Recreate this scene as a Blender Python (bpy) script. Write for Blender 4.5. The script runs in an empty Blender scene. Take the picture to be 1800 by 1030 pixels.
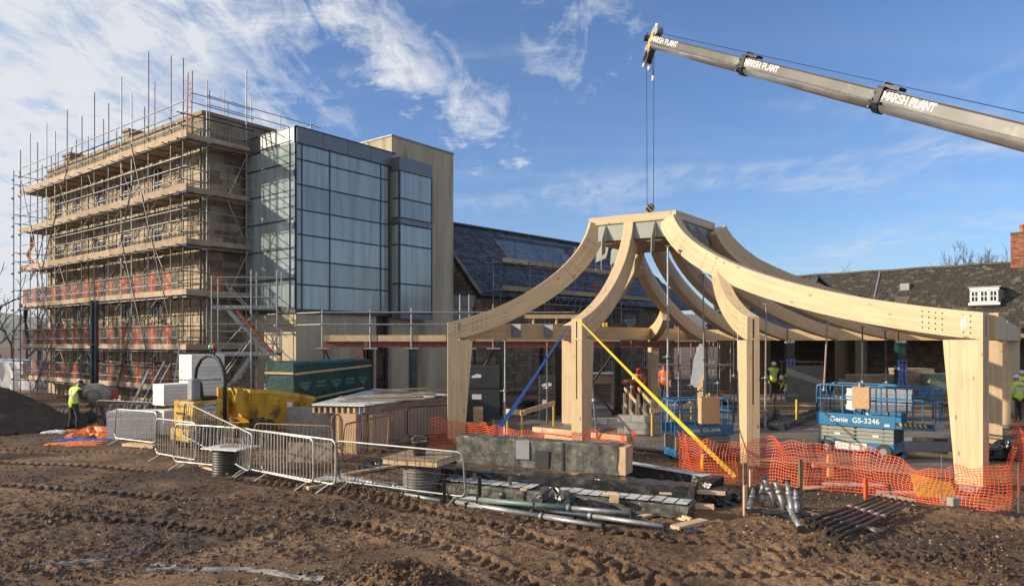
import bpy, bmesh, math, random
import numpy as np
from mathutils import Vector, Matrix, Euler
random.seed(7); rng = np.random.RandomState(7)
scene = bpy.context.scene
COL = scene.collection
R = math.radians

# ------------------------------------------------------------------ camera
FOC, HOR, CX, CH = 1254.0, 602.0, 900.0, 3.0
cam_d = bpy.data.cameras.new('camera'); cam = bpy.data.objects.new('camera', cam_d); COL.objects.link(cam)
cam_d.sensor_width = 36; cam_d.lens = 36*FOC/1800; cam_d.shift_y = 87/1800
cam_d.clip_start = .1; cam_d.clip_end = 9000
cam.location = (0, 0, CH); cam.rotation_euler = (R(90), 0, 0)
scene.camera = cam

# ------------------------------------------------------------------ sun, sky, exposure
SUN_AZ = math.atan2(-.985, -.175)      # measured from +Y towards +X
SUN_EL = R(19)
sd = bpy.data.lights.new('sun', 'SUN'); sd.energy = 5.0; sd.angle = R(.5); sd.color = (1, .86, .66)
sun = bpy.data.objects.new('sun', sd); COL.objects.link(sun)
sv = Vector((math.sin(SUN_AZ)*math.cos(SUN_EL), math.cos(SUN_AZ)*math.cos(SUN_EL), math.sin(SUN_EL)))
sun.rotation_euler = sv.to_track_quat('Z', 'Y').to_euler()
world = bpy.data.worlds.new('World'); scene.world = world; world.use_nodes = True
wt = world.node_tree; wt.nodes.clear()
def wn(t, **k):
    n = wt.nodes.new(t)
    for a, b in k.items(): setattr(n, a, b)
    return n
def wm(op, a, b=None, c=None):
    n = wn('ShaderNodeMath', operation=op)
    for i, v in enumerate((a, b, c)):
        if v is None: continue
        if isinstance(v, (int, float)): n.inputs[i].default_value = v
        else: wt.links.new(v, n.inputs[i])
    return n.outputs[0]
def wr(v, a, b, c=0., d=1.):
    n = wn('ShaderNodeMapRange', interpolation_type='SMOOTHSTEP')
    wt.links.new(v, n.inputs[0])
    for i, x in zip((1, 2, 3, 4), (a, b, c, d)): n.inputs[i].default_value = x
    return n.outputs[0]
def wnoise(vec, sc, det=4, ro=.55, dist=0., stretch=(1, 1, 1), rot=0., loc=(0, 0, 0)):
    m = wn('ShaderNodeMapping'); wt.links.new(vec, m.inputs[0])
    m.inputs['Scale'].default_value = stretch; m.inputs['Rotation'].default_value = (0, 0, rot); m.inputs['Location'].default_value = loc
    n = wn('ShaderNodeTexNoise'); wt.links.new(m.outputs[0], n.inputs['Vector'])
    n.inputs['Scale'].default_value = sc; n.inputs['Detail'].default_value = det
    n.inputs['Roughness'].default_value = ro; n.inputs['Distortion'].default_value = dist
    return n.outputs[0]
sky = wn('ShaderNodeTexSky', sky_type='NISHITA', sun_disc=False, sun_elevation=SUN_EL, sun_rotation=SUN_AZ,
         altitude=100, air_density=1.0, dust_density=.35, ozone_density=2.2)
tc = wn('ShaderNodeTexCoord'); sep = wn('ShaderNodeSeparateXYZ'); wt.links.new(tc.outputs['Generated'], sep.inputs[0])
X, Y, Z = sep.outputs
az = wm('ARCTAN2', X, Y)
zc = wm('ADD', wm('MAXIMUM', Z, 0.), .10)
comb = wn('ShaderNodeCombineXYZ'); wt.links.new(wm('DIVIDE', X, zc), comb.inputs[0]); wt.links.new(wm('DIVIDE', Y, zc), comb.inputs[1])
pl = comb.outputs[0]
big = wnoise(pl, .55, 5, .6, .4)
rip = wnoise(pl, 9.5, 5, .62, .7, (1, .36, 1), R(30))
fine = wnoise(pl, 3.0, 9, .74, .6, (.75, 1.15, 1), R(-24), (3.1, 0, 0))
tex = wm('SUBTRACT', wm('ADD', wm('MULTIPLY', rip, .75), wm('MULTIPLY', fine, .60)), .675)      # about -.3 to .3
def dens(mask, k, off): 
    n = wn('ShaderNodeClamp'); wt.links.new(wm('SUBTRACT', wm('ADD', mask, wm('MULTIPLY', tex, k)), off), n.inputs[0]); return wm('MULTIPLY', n.outputs[0], wr(mask, 0., .25))
# heavy rippled bank to the left, broken streaks through the middle, thin veil on the right
azl = wm('ADD', az, wm('MULTIPLY', wm('SUBTRACT', big, .5), .45))
bank = wm('MAXIMUM', wr(azl, -.12, -.56), wr(wm('ABSOLUTE', az), 1.2, 2.2, 0, .55))
bankc = dens(bank, 2.6, .12)
dg = wm('ADD', wm('MULTIPLY', az, .62), Z)
streak = wm('SUBTRACT', 1., wr(wm('ABSOLUTE', wm('SUBTRACT', wm('ADD', dg, wm('MULTIPLY', wm('SUBTRACT', fine, .5), .16)), .275)), .0, .095))
streak = wm('MULTIPLY', streak, wm('MULTIPLY', wr(az, -.55, -.30), wr(az, .12, -.12)))
streakc = dens(wm('MULTIPLY', streak, .9), 3.4, .30)
puff = wm('MULTIPLY', wm('MULTIPLY', wr(az, -.02, .06), wr(az, .24, .12)), wm('MULTIPLY', wr(Z, .30, .36), wr(Z, .48, .42)))
puffc = dens(wm('MULTIPLY', puff, .42), 2.8, .32)
veil = wm('MULTIPLY', wr(wnoise(pl, 1.1, 6, .6, .7, (.6, 1, 1), R(15), (5, 2, 0)), .47, .74), wr(tex, -.14, .12, .05, .5))
low = wm('MULTIPLY', wr(Z, .42, .06), wm('MULTIPLY', wr(wnoise(pl, .9, 4, .55, .3, (.25, 1.6, 1), 0., (9, 1, 0)), .52, .70), .42))
cl = wm('MINIMUM', wm('ADD', wm('ADD', wm('MAXIMUM', wm('MAXIMUM', bankc, streakc), puffc), veil), low), .95)
mixc = wn('ShaderNodeMix', data_type='RGBA'); wt.links.new(cl, mixc.inputs[0])
tint = wn('ShaderNodeMix', data_type='RGBA', blend_type='MULTIPLY'); tint.inputs[0].default_value = 1
wt.links.new(sky.outputs[0], tint.inputs[6]); tint.inputs[7].default_value = (.82, 1.03, 1.37, 1)
wt.links.new(tint.outputs[2], mixc.inputs[6]); mixc.inputs[7].default_value = (6.4, 6.6, 6.9, 1)
bg = wn('ShaderNodeBackground'); wt.links.new(mixc.outputs[2], bg.inputs[0]); bg.inputs[1].default_value = .092
out = wn('ShaderNodeOutputWorld'); wt.links.new(bg.outputs[0], out.inputs[0])
vs = scene.view_settings; vs.view_transform = 'Standard'; vs.look = 'None'; vs.exposure = 0.42; vs.gamma = 1; vs.use_curve_mapping = False
scene.cycles.max_bounces = 5; scene.cycles.transparent_max_bounces = 6; scene.cycles.use_denoising = True

# ------------------------------------------------------------------ helpers
def P(px, py, y): return Vector(((px-CX)/FOC*y, y, CH-(py-HOR)/FOC*y))
def G(px, py, z=0.):
    y = (CH-z)*FOC/(py-HOR); return Vector(((px-CX)/FOC*y, y, z))
dL = Vector((-.787, .617, 0)).normalized(); dR = Vector((.617, .787, 0)).normalized(); UP = Vector((0, 0, 1))
PW = {}
def pw(o): return PW.get(o.name, (Vector((0, 0, 0)), 0.)) if o else (Vector((0, 0, 0)), 0.)
def thing(name, label, cat, loc=(0, 0, 0), rot=0., group=None):
    o = bpy.data.objects.new(name, None); COL.objects.link(o); o.empty_display_size = .2
    o.location = loc; o.rotation_euler = (0, 0, rot); PW[o.name] = (Vector(loc), rot)
    o['label'] = label; o['category'] = cat
    if group: o['group'] = group
    return o
def tag(o, label, cat, group=None):
    o['label'] = label; o['category'] = cat
    if group: o['group'] = group
    return o
def inv(parent):
    l, r = pw(parent); return Matrix.Rotation(-r, 4, 'Z') @ Matrix.Translation(-l)
def link(name, me, parent, M=None, kind=None, label=None):
    o = bpy.data.objects.new(name, me); COL.objects.link(o)
    if parent is not None:
        o.parent = parent; PW[o.name] = pw(parent)
        if M is not None: o.matrix_basis = inv(parent) @ M
    elif M is not None: o.matrix_basis = M
    if kind: o['kind'] = kind
    if label: o['label'] = label
    return o
class MB:
    def __init__(s, uv=False): s.v = []; s.f = []; s.m = []; s.sm = []; s.uv = [] if uv else None
    def face(s, idx, m=0, sm=False, uv=None):
        s.f.append(tuple(idx)); s.m.append(m); s.sm.append(sm)
        if s.uv is not None: s.uv.extend(uv or [(0, 0)]*len(idx))
    def quad(s, a, b, c, d, m=0, uv=None):
        n = len(s.v); s.v += [tuple(a), tuple(b), tuple(c), tuple(d)]; s.face((n, n+1, n+2, n+3), m, uv=uv)
    def hexa(s, p, m=0):       # 8 corners: bottom 4 (ccw), top 4
        n = len(s.v); s.v += [tuple(q) for q in p]
        for f in ((3, 2, 1, 0), (4, 5, 6, 7), (0, 1, 5, 4), (1, 2, 6, 5), (2, 3, 7, 6), (3, 0, 4, 7)): s.face([n+i for i in f], m)
    def box(s, c, size, rz=0., m=0, M=None):
        x, y, z = [q/2 for q in size]; c = Vector(c)
        Q = M if M is not None else Matrix.Rotation(rz, 3, 'Z')
        s.hexa([c+Q@Vector(q) for q in ((-x, -y, -z), (x, -y, -z), (x, y, -z), (-x, y, -z), (-x, -y, z), (x, -y, z), (x, y, z), (-x, y, z))], m)
    def slab(s, o, a, b, c, m=0):    # parallelepiped from corner o with edge vectors
        o = Vector(o); a = Vector(a); b = Vector(b); c = Vector(c)
        if a.cross(b).dot(c) < 0: a, b = b, a
        s.hexa([o, o+a, o+a+b, o+b, o+c, o+a+c, o+a+b+c, o+b+c], m)
    def bar(s, p, q, w, h, m=0, up=UP, uvs=False):   # rectangular bar
        p = Vector(p); q = Vector(q); d = (q-p); d.normalize()
        sd_ = d.cross(up)
        if sd_.length < 1e-4: sd_ = Vector((1, 0, 0))
        sd_.normalize(); u = sd_.cross(d).normalized()
        s.slab(p-sd_*w/2-u*h/2, q-p, sd_*w, u*h, m)
    def tube(s, p, q, r, n=6, m=0, r2=None, caps=True):
        p = Vector(p); q = Vector(q); d = (q-p).normalized(); r2 = r if r2 is None else r2
        a = d.cross(UP if abs(d.z) < .95 else Vector((1, 0, 0))).normalized(); b = d.cross(a)
        k = len(s.v)
        for i in range(n):
            t = 2*math.pi*i/n; w = a*math.cos(t)+b*math.sin(t)
            s.v.append(tuple(p+w*r)); s.v.append(tuple(q+w*r2))
        for i in range(n):
            j = (i+1) % n; s.face((k+2*i, k+2*i+1, k+2*j+1, k+2*j), m, True)
        if caps:
            s.face([k+2*i for i in range(n)], m); s.face([k+2*i+1 for i in reversed(range(n))], m)
    def path(s, pts, r, n=6, m=0):    # swept round bar
        pts = [Vector(p) for p in pts]; k = len(s.v); ref = None; L = len(pts)
        for i, p in enumerate(pts):
            d = (pts[min(i+1, L-1)]-pts[max(i-1, 0)]).normalized()
            if ref is None: ref = d.cross(UP if abs(d.z) < .9 else Vector((1, 0, 0)))
            a = (ref-d*ref.dot(d)).normalized(); ref = a; b = d.cross(a)
            rr = r[i] if isinstance(r, (list, tuple)) else r
            for j in range(n):
                t = 2*math.pi*j/n; s.v.append(tuple(p+(a*math.cos(t)+b*math.sin(t))*rr))
        for i in range(L-1):
            for j in range(n):
                jj = (j+1) % n; s.face((k+i*n+j, k+i*n+jj, k+(i+1)*n+jj, k+(i+1)*n+j), m, True)
        s.face([k+j for j in reversed(range(n))], m); s.face([k+(L-1)*n+j for j in range(n)], m)
    def disc(s, c, nrm, r, n=8, m=0, thick=.01):
        nrm = Vector(nrm).normalized(); s.tube(Vector(c), Vector(c)+nrm*thick, r, n, m)
    def lathe(s, c, prof, n=16, m=0, axis=UP, cap=True):
        axis = Vector(axis).normalized(); a = axis.cross(Vector((1, 0, 0)) if abs(axis.x) < .9 else UP).normalized(); b = axis.cross(a)
        k = len(s.v); c = Vector(c)
        for (r, h) in prof:
            for i in range(n):
                t = 2*math.pi*i/n; s.v.append(tuple(c+axis*h+(a*math.cos(t)+b*math.sin(t))*r))
        for j in range(len(prof)-1):
            for i in range(n):
                ii = (i+1) % n; s.face((k+j*n+i, k+j*n+ii, k+(j+1)*n+ii, k+(j+1)*n+i), m, True)
        if cap:
            s.face([k+i for i in reversed(range(n))], m); s.face([k+(len(prof)-1)*n+i for i in range(n)], m)
    def prism(s, pts, ext, m=0):      # polygon extruded by vector
        n = len(pts); k = len(s.v); ext = Vector(ext)
        s.v += [tuple(p) for p in pts]+[tuple(Vector(p)+ext) for p in pts]
        nr = Vector((0, 0, 0))
        for i in range(n): nr += Vector(pts[i]).cross(Vector(pts[(i+1) % n]))
        flip = nr.dot(ext) > 0
        def F(ix): s.face(list(reversed(ix)) if flip else ix, m)
        F(list(range(k, k+n))); F(list(reversed(range(k+n, k+2*n))))
        for i in range(n):
            j = (i+1) % n; F([k+i, k+n+i, k+n+j, k+j])
    def build(s, name, mats, parent=None, kind=None, label=None, local=False, bevel=0.):
        me = bpy.data.meshes.new(name)
        v = s.v
        if parent is not None and not local:
            A = inv(parent); v = [tuple(A@Vector(p)) for p in v]
        me.from_pydata(v, [], s.f)
        if not isinstance(mats, (list, tuple)): mats = [mats]
        for m_ in mats: me.materials.append(m_)
        me.polygons.foreach_set('material_index', s.m); me.polygons.foreach_set('use_smooth', s.sm)
        if s.uv is not None:
            l = me.uv_layers.new(name='UVMap'); l.data.foreach_set('uv', [c for t in s.uv for c in t])
        me.update()
        if bevel:
            bm = bmesh.new(); bm.from_mesh(me)
            bmesh.ops.bevel(bm, geom=[e for e in bm.edges if len(e.link_faces) == 2 and e.calc_face_angle(0) > .6], offset=bevel, segments=1, affect='EDGES')
            bm.to_mesh(me); bm.free()
        o = link(name, me, parent, None, kind, label)
        return o
_unit = {}
def unit(kind, m):
    k = (kind, m.name)
    if k not in _unit:
        b = MB()
        if kind == 'box': b.box((0, 0, 0), (1, 1, 1))
        else: b.tube((0, 0, 0), (0, 0, 1), 1, 8)
        me = bpy.data.meshes.new(kind); me.from_pydata(b.v, [], b.f); me.materials.append(m)
        me.polygons.foreach_set('use_smooth', b.sm); me.update(); _unit[k] = me
    return _unit[k]
def rod(parent, name, p, q, r, m, label=None):
    p = Vector(p); q = Vector(q); d = q-p
    M = Matrix.Translation(p) @ d.to_track_quat('Z', 'Y').to_matrix().to_4x4() @ Matrix.Diagonal((r, r, d.length, 1))
    return link(name, unit('rod', m), parent, M, None, label)
def basis(c, a, b, n):
    M = Matrix((a.to_4d(), b.to_4d(), n.to_4d(), c.to_4d())).transposed()
    M[3][0] = M[3][1] = M[3][2] = 0; M[3][3] = 1; return M
def block(parent, name, c, size, m, rz=0., axes=None):
    if axes is None: Q = Matrix.Translation(Vector(c)) @ Matrix.Rotation(rz, 4, 'Z')
    else: Q = basis(Vector(c), *axes)
    return link(name, unit('box', m), parent, Q @ Matrix.Diagonal((size[0], size[1], size[2], 1)))
def pieces(items, name, parent, most=300):
    """items: (centre, size, axes, material). The ones that show largest are parts, the rest one mesh."""
    items = sorted(items, key=lambda t: t[0][1]/max(.05, t[1][0]))
    for c, s, ax, m in items[:most]: block(parent, name, c, s, m, axes=ax)
    rest = items[most:]
    if rest:
        ms = []; b = MB()
        for c, s, ax, m in rest:
            if m not in ms: ms.append(m)
            Q = Matrix((ax[0], ax[1], ax[2])).transposed()
            b.box(c, s, m=ms.index(m), M=Q)
        b.build(name+'_remainder', ms, parent, kind='stuff')
def copy_tree(o, parent=None):
    c = o.copy(); COL.objects.link(c); c.parent = parent
    for ch in list(o.children): copy_tree(ch, c)
    return c

# ------------------------------------------------------------------ materials
MATS = {}
def nodes(name):
    m = bpy.data.materials.new(name); m.use_nodes = True; return m, m.node_tree, m.node_tree.nodes['Principled BSDF']
def mat(name, c1, c2=None, rough=.7, metal=0., scale=3., bump=.0, bscale=20., detail=5, spec=.5, lo=.35, hi=.65, stretch=(1, 1, 1), c3=None, s3=.7, coat=0., coords='Object', t3=(.55, .68), vary=0.):
    if name in MATS: return MATS[name]
    m, t, b = nodes(name); N = t.nodes; L = t.links
    tc_ = N.new('ShaderNodeTexCoord'); mp = N.new('ShaderNodeMapping'); L.new(tc_.outputs[coords], mp.inputs[0]); mp.inputs['Scale'].default_value = stretch
    src = mp.outputs[0]
    if coords == 'Object':      # unit boxes and rods are scaled: read the place in the world instead
        ge = N.new('ShaderNodeNewGeometry'); L.new(ge.outputs['Position'], mp.inputs[0])
    def noise(sc, det=detail, ro=.6):
        n = N.new('ShaderNodeTexNoise'); L.new(src, n.inputs['Vector']); n.inputs['Scale'].default_value = sc; n.inputs['Detail'].default_value = det; n.inputs['Roughness'].default_value = ro; return n.outputs[0]
    c2 = c2 or tuple(x*.72 for x in c1)
    r = N.new('ShaderNodeValToRGB'); r.color_ramp.elements[0].position = lo; r.color_ramp.elements[1].position = hi
    r.color_ramp.elements[0].color = (*c1, 1); r.color_ramp.elements[1].color = (*c2, 1)
    L.new(noise(scale), r.inputs[0]); col = r.outputs[0]
    if c3:
        mr = N.new('ShaderNodeMapRange'); L.new(noise(s3), mr.inputs[0]); mr.inputs[1].default_value = t3[0]; mr.inputs[2].default_value = t3[1]
        mx = N.new('ShaderNodeMix'); mx.data_type = 'RGBA'; L.new(mr.outputs[0], mx.inputs[0]); L.new(col, mx.inputs[6]); mx.inputs[7].default_value = (*c3, 1); col = mx.outputs[2]
    if vary:
        oi = N.new('ShaderNodeObjectInfo'); mr = N.new('ShaderNodeMapRange'); L.new(oi.outputs['Random'], mr.inputs[0]); mr.inputs[3].default_value = 1-vary; mr.inputs[4].default_value = 1+vary
        hs = N.new('ShaderNodeHueSaturation'); L.new(mr.outputs[0], hs.inputs['Value']); L.new(col, hs.inputs['Color']); col = hs.outputs[0]
    L.new(col, b.inputs['Base Color'])
    b.inputs['Roughness'].default_value = rough; b.inputs['Metallic'].default_value = metal; b.inputs['Specular IOR Level'].default_value = spec
    if coat: b.inputs['Coat Weight'].default_value = coat; b.inputs['Coat Roughness'].default_value = .15
    if bump:
        bp = N.new('ShaderNodeBump'); bp.inputs['Strength'].default_value = bump; bp.inputs['Distance'].default_value = .02
        L.new(noise(bscale, 6), bp.inputs['Height']); L.new(bp.outputs[0], b.inputs['Normal'])
    MATS[name] = m; return m
def glulam(name, ca, cb, knot=(.22, .11, .05)):
    m, t, b = nodes(name); N = t.nodes; L = t.links
    uv = N.new('ShaderNodeUVMap')
    def nz(sx, sy, sc, det=5, ro=.6, dist=0):
        mp = N.new('ShaderNodeMapping'); L.new(uv.outputs[0], mp.inputs[0]); mp.inputs['Scale'].default_value = (sx, sy, 1)
        n = N.new('ShaderNodeTexNoise'); L.new(mp.outputs[0], n.inputs[0]); n.inputs['Scale'].default_value = sc; n.inputs['Detail'].default_value = det; n.inputs['Roughness'].default_value = ro; n.inputs['Distortion'].default_value = dist; return n.outputs[0]
    def mix(f, a, c, bt='MIX'):
        x = N.new('ShaderNodeMix'); x.data_type = 'RGBA'; x.blend_type = bt
        for i, q in ((0, f), (6, a), (7, c)):
            if isinstance(q, (float, int)): x.inputs[i].default_value = q
            elif isinstance(q, tuple): x.inputs[i].default_value = (*q, 1)
            else: L.new(q, x.inputs[i])
        return x.outputs[2]
    def rng_(v, a, c, d=0., e=1.):
        x = N.new('ShaderNodeMapRange'); L.new(v, x.inputs[0])
        for i, q in zip((1, 2, 3, 4), (a, c, d, e)): x.inputs[i].default_value = q
        return x.outputs[0]
    base = mix(rng_(nz(.35, 14, 2.), .35, .65), ca, cb)
    base = mix(rng_(nz(1.2, 60, 2., 3), .4, .75, 0, .35), base, tuple(x*.6 for x in cb))
    sp = N.new('ShaderNodeSeparateXYZ'); L.new(uv.outputs[0], sp.inputs[0])
    def mth(op, a, c=None):
        x = N.new('ShaderNodeMath'); x.operation = op
        for i, q in enumerate((a, c)):
            if q is None: continue
            if isinstance(q, (float, int)): x.inputs[i].default_value = q
            else: L.new(q, x.inputs[i])
        return x.outputs[0]
    lam = mth('FRACT', mth('MULTIPLY', sp.outputs[1], 1/.045)); li = mth('FLOOR', mth('MULTIPLY', sp.outputs[1], 1/.045))
    wn_ = N.new('ShaderNodeTexWhiteNoise'); wn_.noise_dimensions = '2D'
    cb_ = N.new('ShaderNodeCombineXYZ'); L.new(li, cb_.inputs[0]); L.new(mth('FLOOR', mth('ADD', mth('MULTIPLY', sp.outputs[0], .45), mth('MULTIPLY', li, .37))), cb_.inputs[1]); L.new(cb_.outputs[0], wn_.inputs[0])
    base = mix(rng_(wn_.outputs[0], 0, 1, 0, .42), base, tuple(x*.66 for x in cb))
    line = mth('LESS_THAN', lam, .07); base = mix(mth('MULTIPLY', line, .62), base, tuple(x*.45 for x in cb))
    vo = N.new('ShaderNodeTexVoronoi'); mp = N.new('ShaderNodeMapping'); L.new(uv.outputs[0], mp.inputs[0]); mp.inputs['Scale'].default_value = (2.6, 7, 1); L.new(mp.outputs[0], vo.inputs['Vector']); vo.inputs['Scale'].default_value = 1.
    kn = rng_(vo.outputs['Distance'], .19, .11); sv_c = N.new('ShaderNodeSeparateXYZ'); L.new(vo.outputs['Color'], sv_c.inputs[0]); base = mix(mth('MULTIPLY', mth('MULTIPLY', kn, mth('GREATER_THAN', sv_c.outputs[0], .55)), .85), base, knot)
    base = mix(rng_(nz(.5, .7, 1.3, 6), .48, .72, 0, .38), base, (.32, .22, .13))
    base = mix(rng_(nz(.25, 22, 1.4, 3, .5), .56, .66, 0, .3), base, (.42, .27, .14))
    L.new(base, b.inputs['Base Color']); b.inputs['Roughness'].default_value = .6
    bp = N.new('ShaderNodeBump'); bp.inputs['Strength'].default_value = .25; bp.inputs['Distance'].default_value = .004; L.new(nz(1, 30, 3.), bp.inputs['Height']); L.new(bp.outputs[0], b.inputs['Normal'])
    MATS[name] = m; return m
M_glu = glulam('glulam_spruce', (.70, .545, .345), (.60, .43, .25))
M_ply = mat('weathered_plywood', (.38, .27, .17), (.26, .18, .11), .8, scale=4, bump=.2, c3=(.2, .16, .12), s3=1.2)
M_board = mat('scaffold_board', (.42, .32, .22), (.30, .22, .15), .85, scale=3, bump=.2, vary=.18)
M_newwood = mat('sawn_timber', (.62, .45, .27), (.5, .34, .19), .7, scale=5, bump=.15, vary=.12)
M_greywood = mat('dirty_or_shaded_timber', (.33, .26, .19), (.2, .15, .11), .85, scale=4, bump=.3, vary=.15)
M_osb = mat('osb_sheet', (.56, .38, .22), (.38, .23, .12), .8, scale=38, detail=2, bump=.2)
M_galv = mat('galvanised_tube', (.36, .365, .37), (.24, .245, .25), .5, .6, scale=7, vary=.15)
M_dtube = mat('weathered_tube', (.13, .13, .135), (.075, .075, .08), .45, .6, scale=6, c3=(.2, .12, .08), s3=2.5, vary=.2)
M_wtube = mat('pale_barrier_steel', (.60, .58, .54), (.44, .42, .39), .42, .5, scale=9, c3=(.35, .25, .17), s3=3.)
M_rust = mat('rusty_barrier_steel', (.30, .20, .13), (.20, .13, .09), .6, .4, scale=9)
M_dark = mat('black_steel', (.02, .02, .022), (.035, .033, .03), .5, .3, scale=5)
M_dsteel = mat('dark_steel_section', (.07, .08, .09), (.045, .05, .055), .5, .5, scale=3, c3=(.12, .1, .09), s3=2)
M_red = mat('red_primer', (.24, .065, .042), (.17, .05, .035), .6, scale=3)
M_guard = mat('orange_plastic_guard', (.44, .075, .03), (.33, .055, .025), .6, scale=5, vary=.15)
M_guardk = mat('black_plastic_guard', (.03, .03, .032), (.05, .05, .05), .6)
M_net = mat('orange_net', (.80, .115, .025), (.66, .09, .02), .6, scale=4)
M_stone = mat('pale_ashlar', (.46, .38, .27), (.34, .275, .19), .9, scale=1.4, bump=.4, bscale=14, c3=(.27, .21, .14), s3=.9, vary=.16)  # paler of two stone colours mixed through the walls
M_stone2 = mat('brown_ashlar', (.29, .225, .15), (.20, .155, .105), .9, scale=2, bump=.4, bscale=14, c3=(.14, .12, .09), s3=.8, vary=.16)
M_mortar = mat('lime_mortar', (.42, .35, .25), (.33, .27, .19), .95, scale=3, bump=.3)
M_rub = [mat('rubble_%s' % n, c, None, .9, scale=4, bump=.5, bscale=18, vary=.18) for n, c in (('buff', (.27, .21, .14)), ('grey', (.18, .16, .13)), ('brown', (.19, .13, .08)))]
M_conc = mat('render_concrete', (.48, .41, .29), (.36, .30, .21), .9, scale=.9, bump=.2, c3=(.17, .145, .085), s3=.8, stretch=(1.6, 1.6, .22), t3=(.52, .74))
M_block = mat('concrete_block', (.34, .33, .31), (.25, .24, .22), .9, scale=5, bump=.35, vary=.12)
M_slate = [mat('slate_%s' % n, c, None, .42, scale=6, bump=.3, bscale=12, c3=tuple(x*1.6 for x in c), s3=1.4, spec=.6) for n, c in (('blue', (.052, .054, .064)), ('grey', (.088, .086, .088)), ('dark', (.034, .033, .036)))]
M_tile = [mat('stone_tile_%s' % n, c, d, .85, scale=2.5, bump=.4, bscale=14, c3=(.17, .15, .085), s3=1.3, t3=(.60, .66)) for n, c, d in (('black', (.030, .025, .021), (.052, .043, .035)), ('brown', (.058, .046, .034), (.040, .033, .026)), ('grey', (.10, .09, .07), (.07, .064, .052)))]
M_brick = [mat('brick_%s' % n, c, None, .85, scale=9, bump=.3, vary=.1) for n, c in (('red', (.34, .12, .07)), ('dark', (.22, .09, .06)), ('orange', (.42, .17, .085)))]
M_lead = mat('lead_sheet', (.28, .29, .31), (.2, .21, .23), .6, .3, scale=3)
M_panel = mat('grey_metal_panel', (.17, .18, .19), (.14, .15, .16), .4, .4, scale=1.5)
M_frame = mat('dark_mullion', (.035, .045, .06), (.05, .06, .075), .4, .4)
def glassmat(name, base, rough=.12, trans=0.):
    m, t, b = nodes(name); N = t.nodes; L = t.links
    g = N.new('ShaderNodeNewGeometry'); mp = N.new('ShaderNodeMapping'); L.new(g.outputs['Position'], mp.inputs[0]); mp.inputs['Scale'].default_value = (3, 3, .22)
    n = N.new('ShaderNodeTexNoise'); L.new(mp.outputs[0], n.inputs[0]); n.inputs['Scale'].default_value = 1.2; n.inputs['Detail'].default_value = 6
    r = N.new('ShaderNodeValToRGB'); r.color_ramp.elements[0].position = .42; r.color_ramp.elements[1].position = .7
    r.color_ramp.elements[0].color = (*base, 1); r.color_ramp.elements[1].color = (base[0]*.62, base[1]*.64, base[2]*.5, 1); L.new(n.outputs[0], r.inputs[0])
    oi = N.new('ShaderNodeObjectInfo'); mr = N.new('ShaderNodeMapRange'); L.new(oi.outputs['Random'], mr.inputs[0]); mr.inputs[3].default_value = .82; mr.inputs[4].default_value = 1.15
    hs = N.new('ShaderNodeHueSaturation'); L.new(mr.outputs[0], hs.inputs['Value']); L.new(r.outputs[0], hs.inputs['Color']); L.new(hs.outputs[0], b.inputs['Base Color'])
    b.inputs['Roughness'].default_value = rough; b.inputs['Specular IOR Level'].default_value = .9; b.inputs['IOR'].default_value = 1.55
    n2 = N.new('ShaderNodeTexNoise'); L.new(g.outputs['Position'], n2.inputs[0]); n2.inputs['Scale'].default_value = .8
    bp = N.new('ShaderNodeBump'); bp.inputs['Strength'].default_value = .12; bp.inputs['Distance'].default_value = .03; L.new(n2.outputs[0], bp.inputs['Height']); L.new(bp.outputs[0], b.inputs['Normal'])
    if trans: b.inputs['Transmission Weight'].default_value = trans
    MATS[name] = m; return m
M_glass = glassmat('opal_curtain_glass', (.285, .345, .37), .12)
M_wglass = glassmat('window_glass', (.03, .035, .04), .05)
M_skyl = glassmat('rooflight_glass', (.10, .16, .22), .1)
M_white = mat('white_paint', (.74, .73, .70), (.66, .65, .61), .5, scale=4)
M_foam = mat('insulation_board', (.78, .77, .72), (.70, .69, .63), .8, scale=3, vary=.08)
M_film = mat('white_shrink_film', (.76, .77, .78), (.66, .67, .68), .3, scale=5, bump=.6, bscale=7, spec=.6)
M_yel = mat('dumper_yellow', (.62, .40, .035), (.52, .32, .03), .5, scale=2.5, c3=(.17, .085, .035), s3=2.4, bump=.15, t3=(.50, .64))
M_yel2 = mat('yellow_paint', (.70, .46, .03), (.6, .38, .03), .45, scale=4)
M_blue = mat('lift_blue', (.02, .17, .36), (.02, .13, .28), .4, scale=4, c3=(.10, .16, .2), s3=4., coat=.2)
M_tyre = mat('muddy_tyre', (.05, .04, .03), (.14, .10, .06), .95, scale=6, bump=.5)
M_rubber = mat('black_rubber', (.02, .02, .02), (.03, .03, .03), .6)
M_wrap = mat('dusty_black_wrap', (.035, .034, .032), (.15, .145, .125), .5, scale=5, detail=9, lo=.36, hi=.68, bump=.7, bscale=5, c3=(.33, .32, .27), s3=11, t3=(.58, .80), spec=.45)
M_wrap2 = mat('glossy_black_wrap', (.018, .018, .02), (.03, .03, .03), .22, scale=3, bump=1., bscale=7, c3=(.12, .11, .09), s3=2, t3=(.58, .75), spec=.7)
M_frost = mat('frosted_sheet', (.55, .55, .54), (.36, .36, .35), .7, scale=3, bump=.2, c3=(.12, .12, .11), s3=1.5, t3=(.55, .7))
M_green = mat('green_printed_wrap', (.007, .045, .035), (.010, .062, .047), .38, scale=3, bump=.8, bscale=4, spec=.55)
M_blueS = mat('blue_webbing', (.03, .10, .42), (.04, .12, .5), .6)
M_yelS = mat('yellow_webbing', (.80, .62, .03), (.7, .5, .03), .6)
M_tarpO = mat('orange_tarpaulin', (.62, .14, .03), (.75, .2, .05), .5, bump=.4)
M_tarpB = mat('blue_tarpaulin', (.03, .12, .5), (.02, .08, .36), .4, bump=.4)
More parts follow.
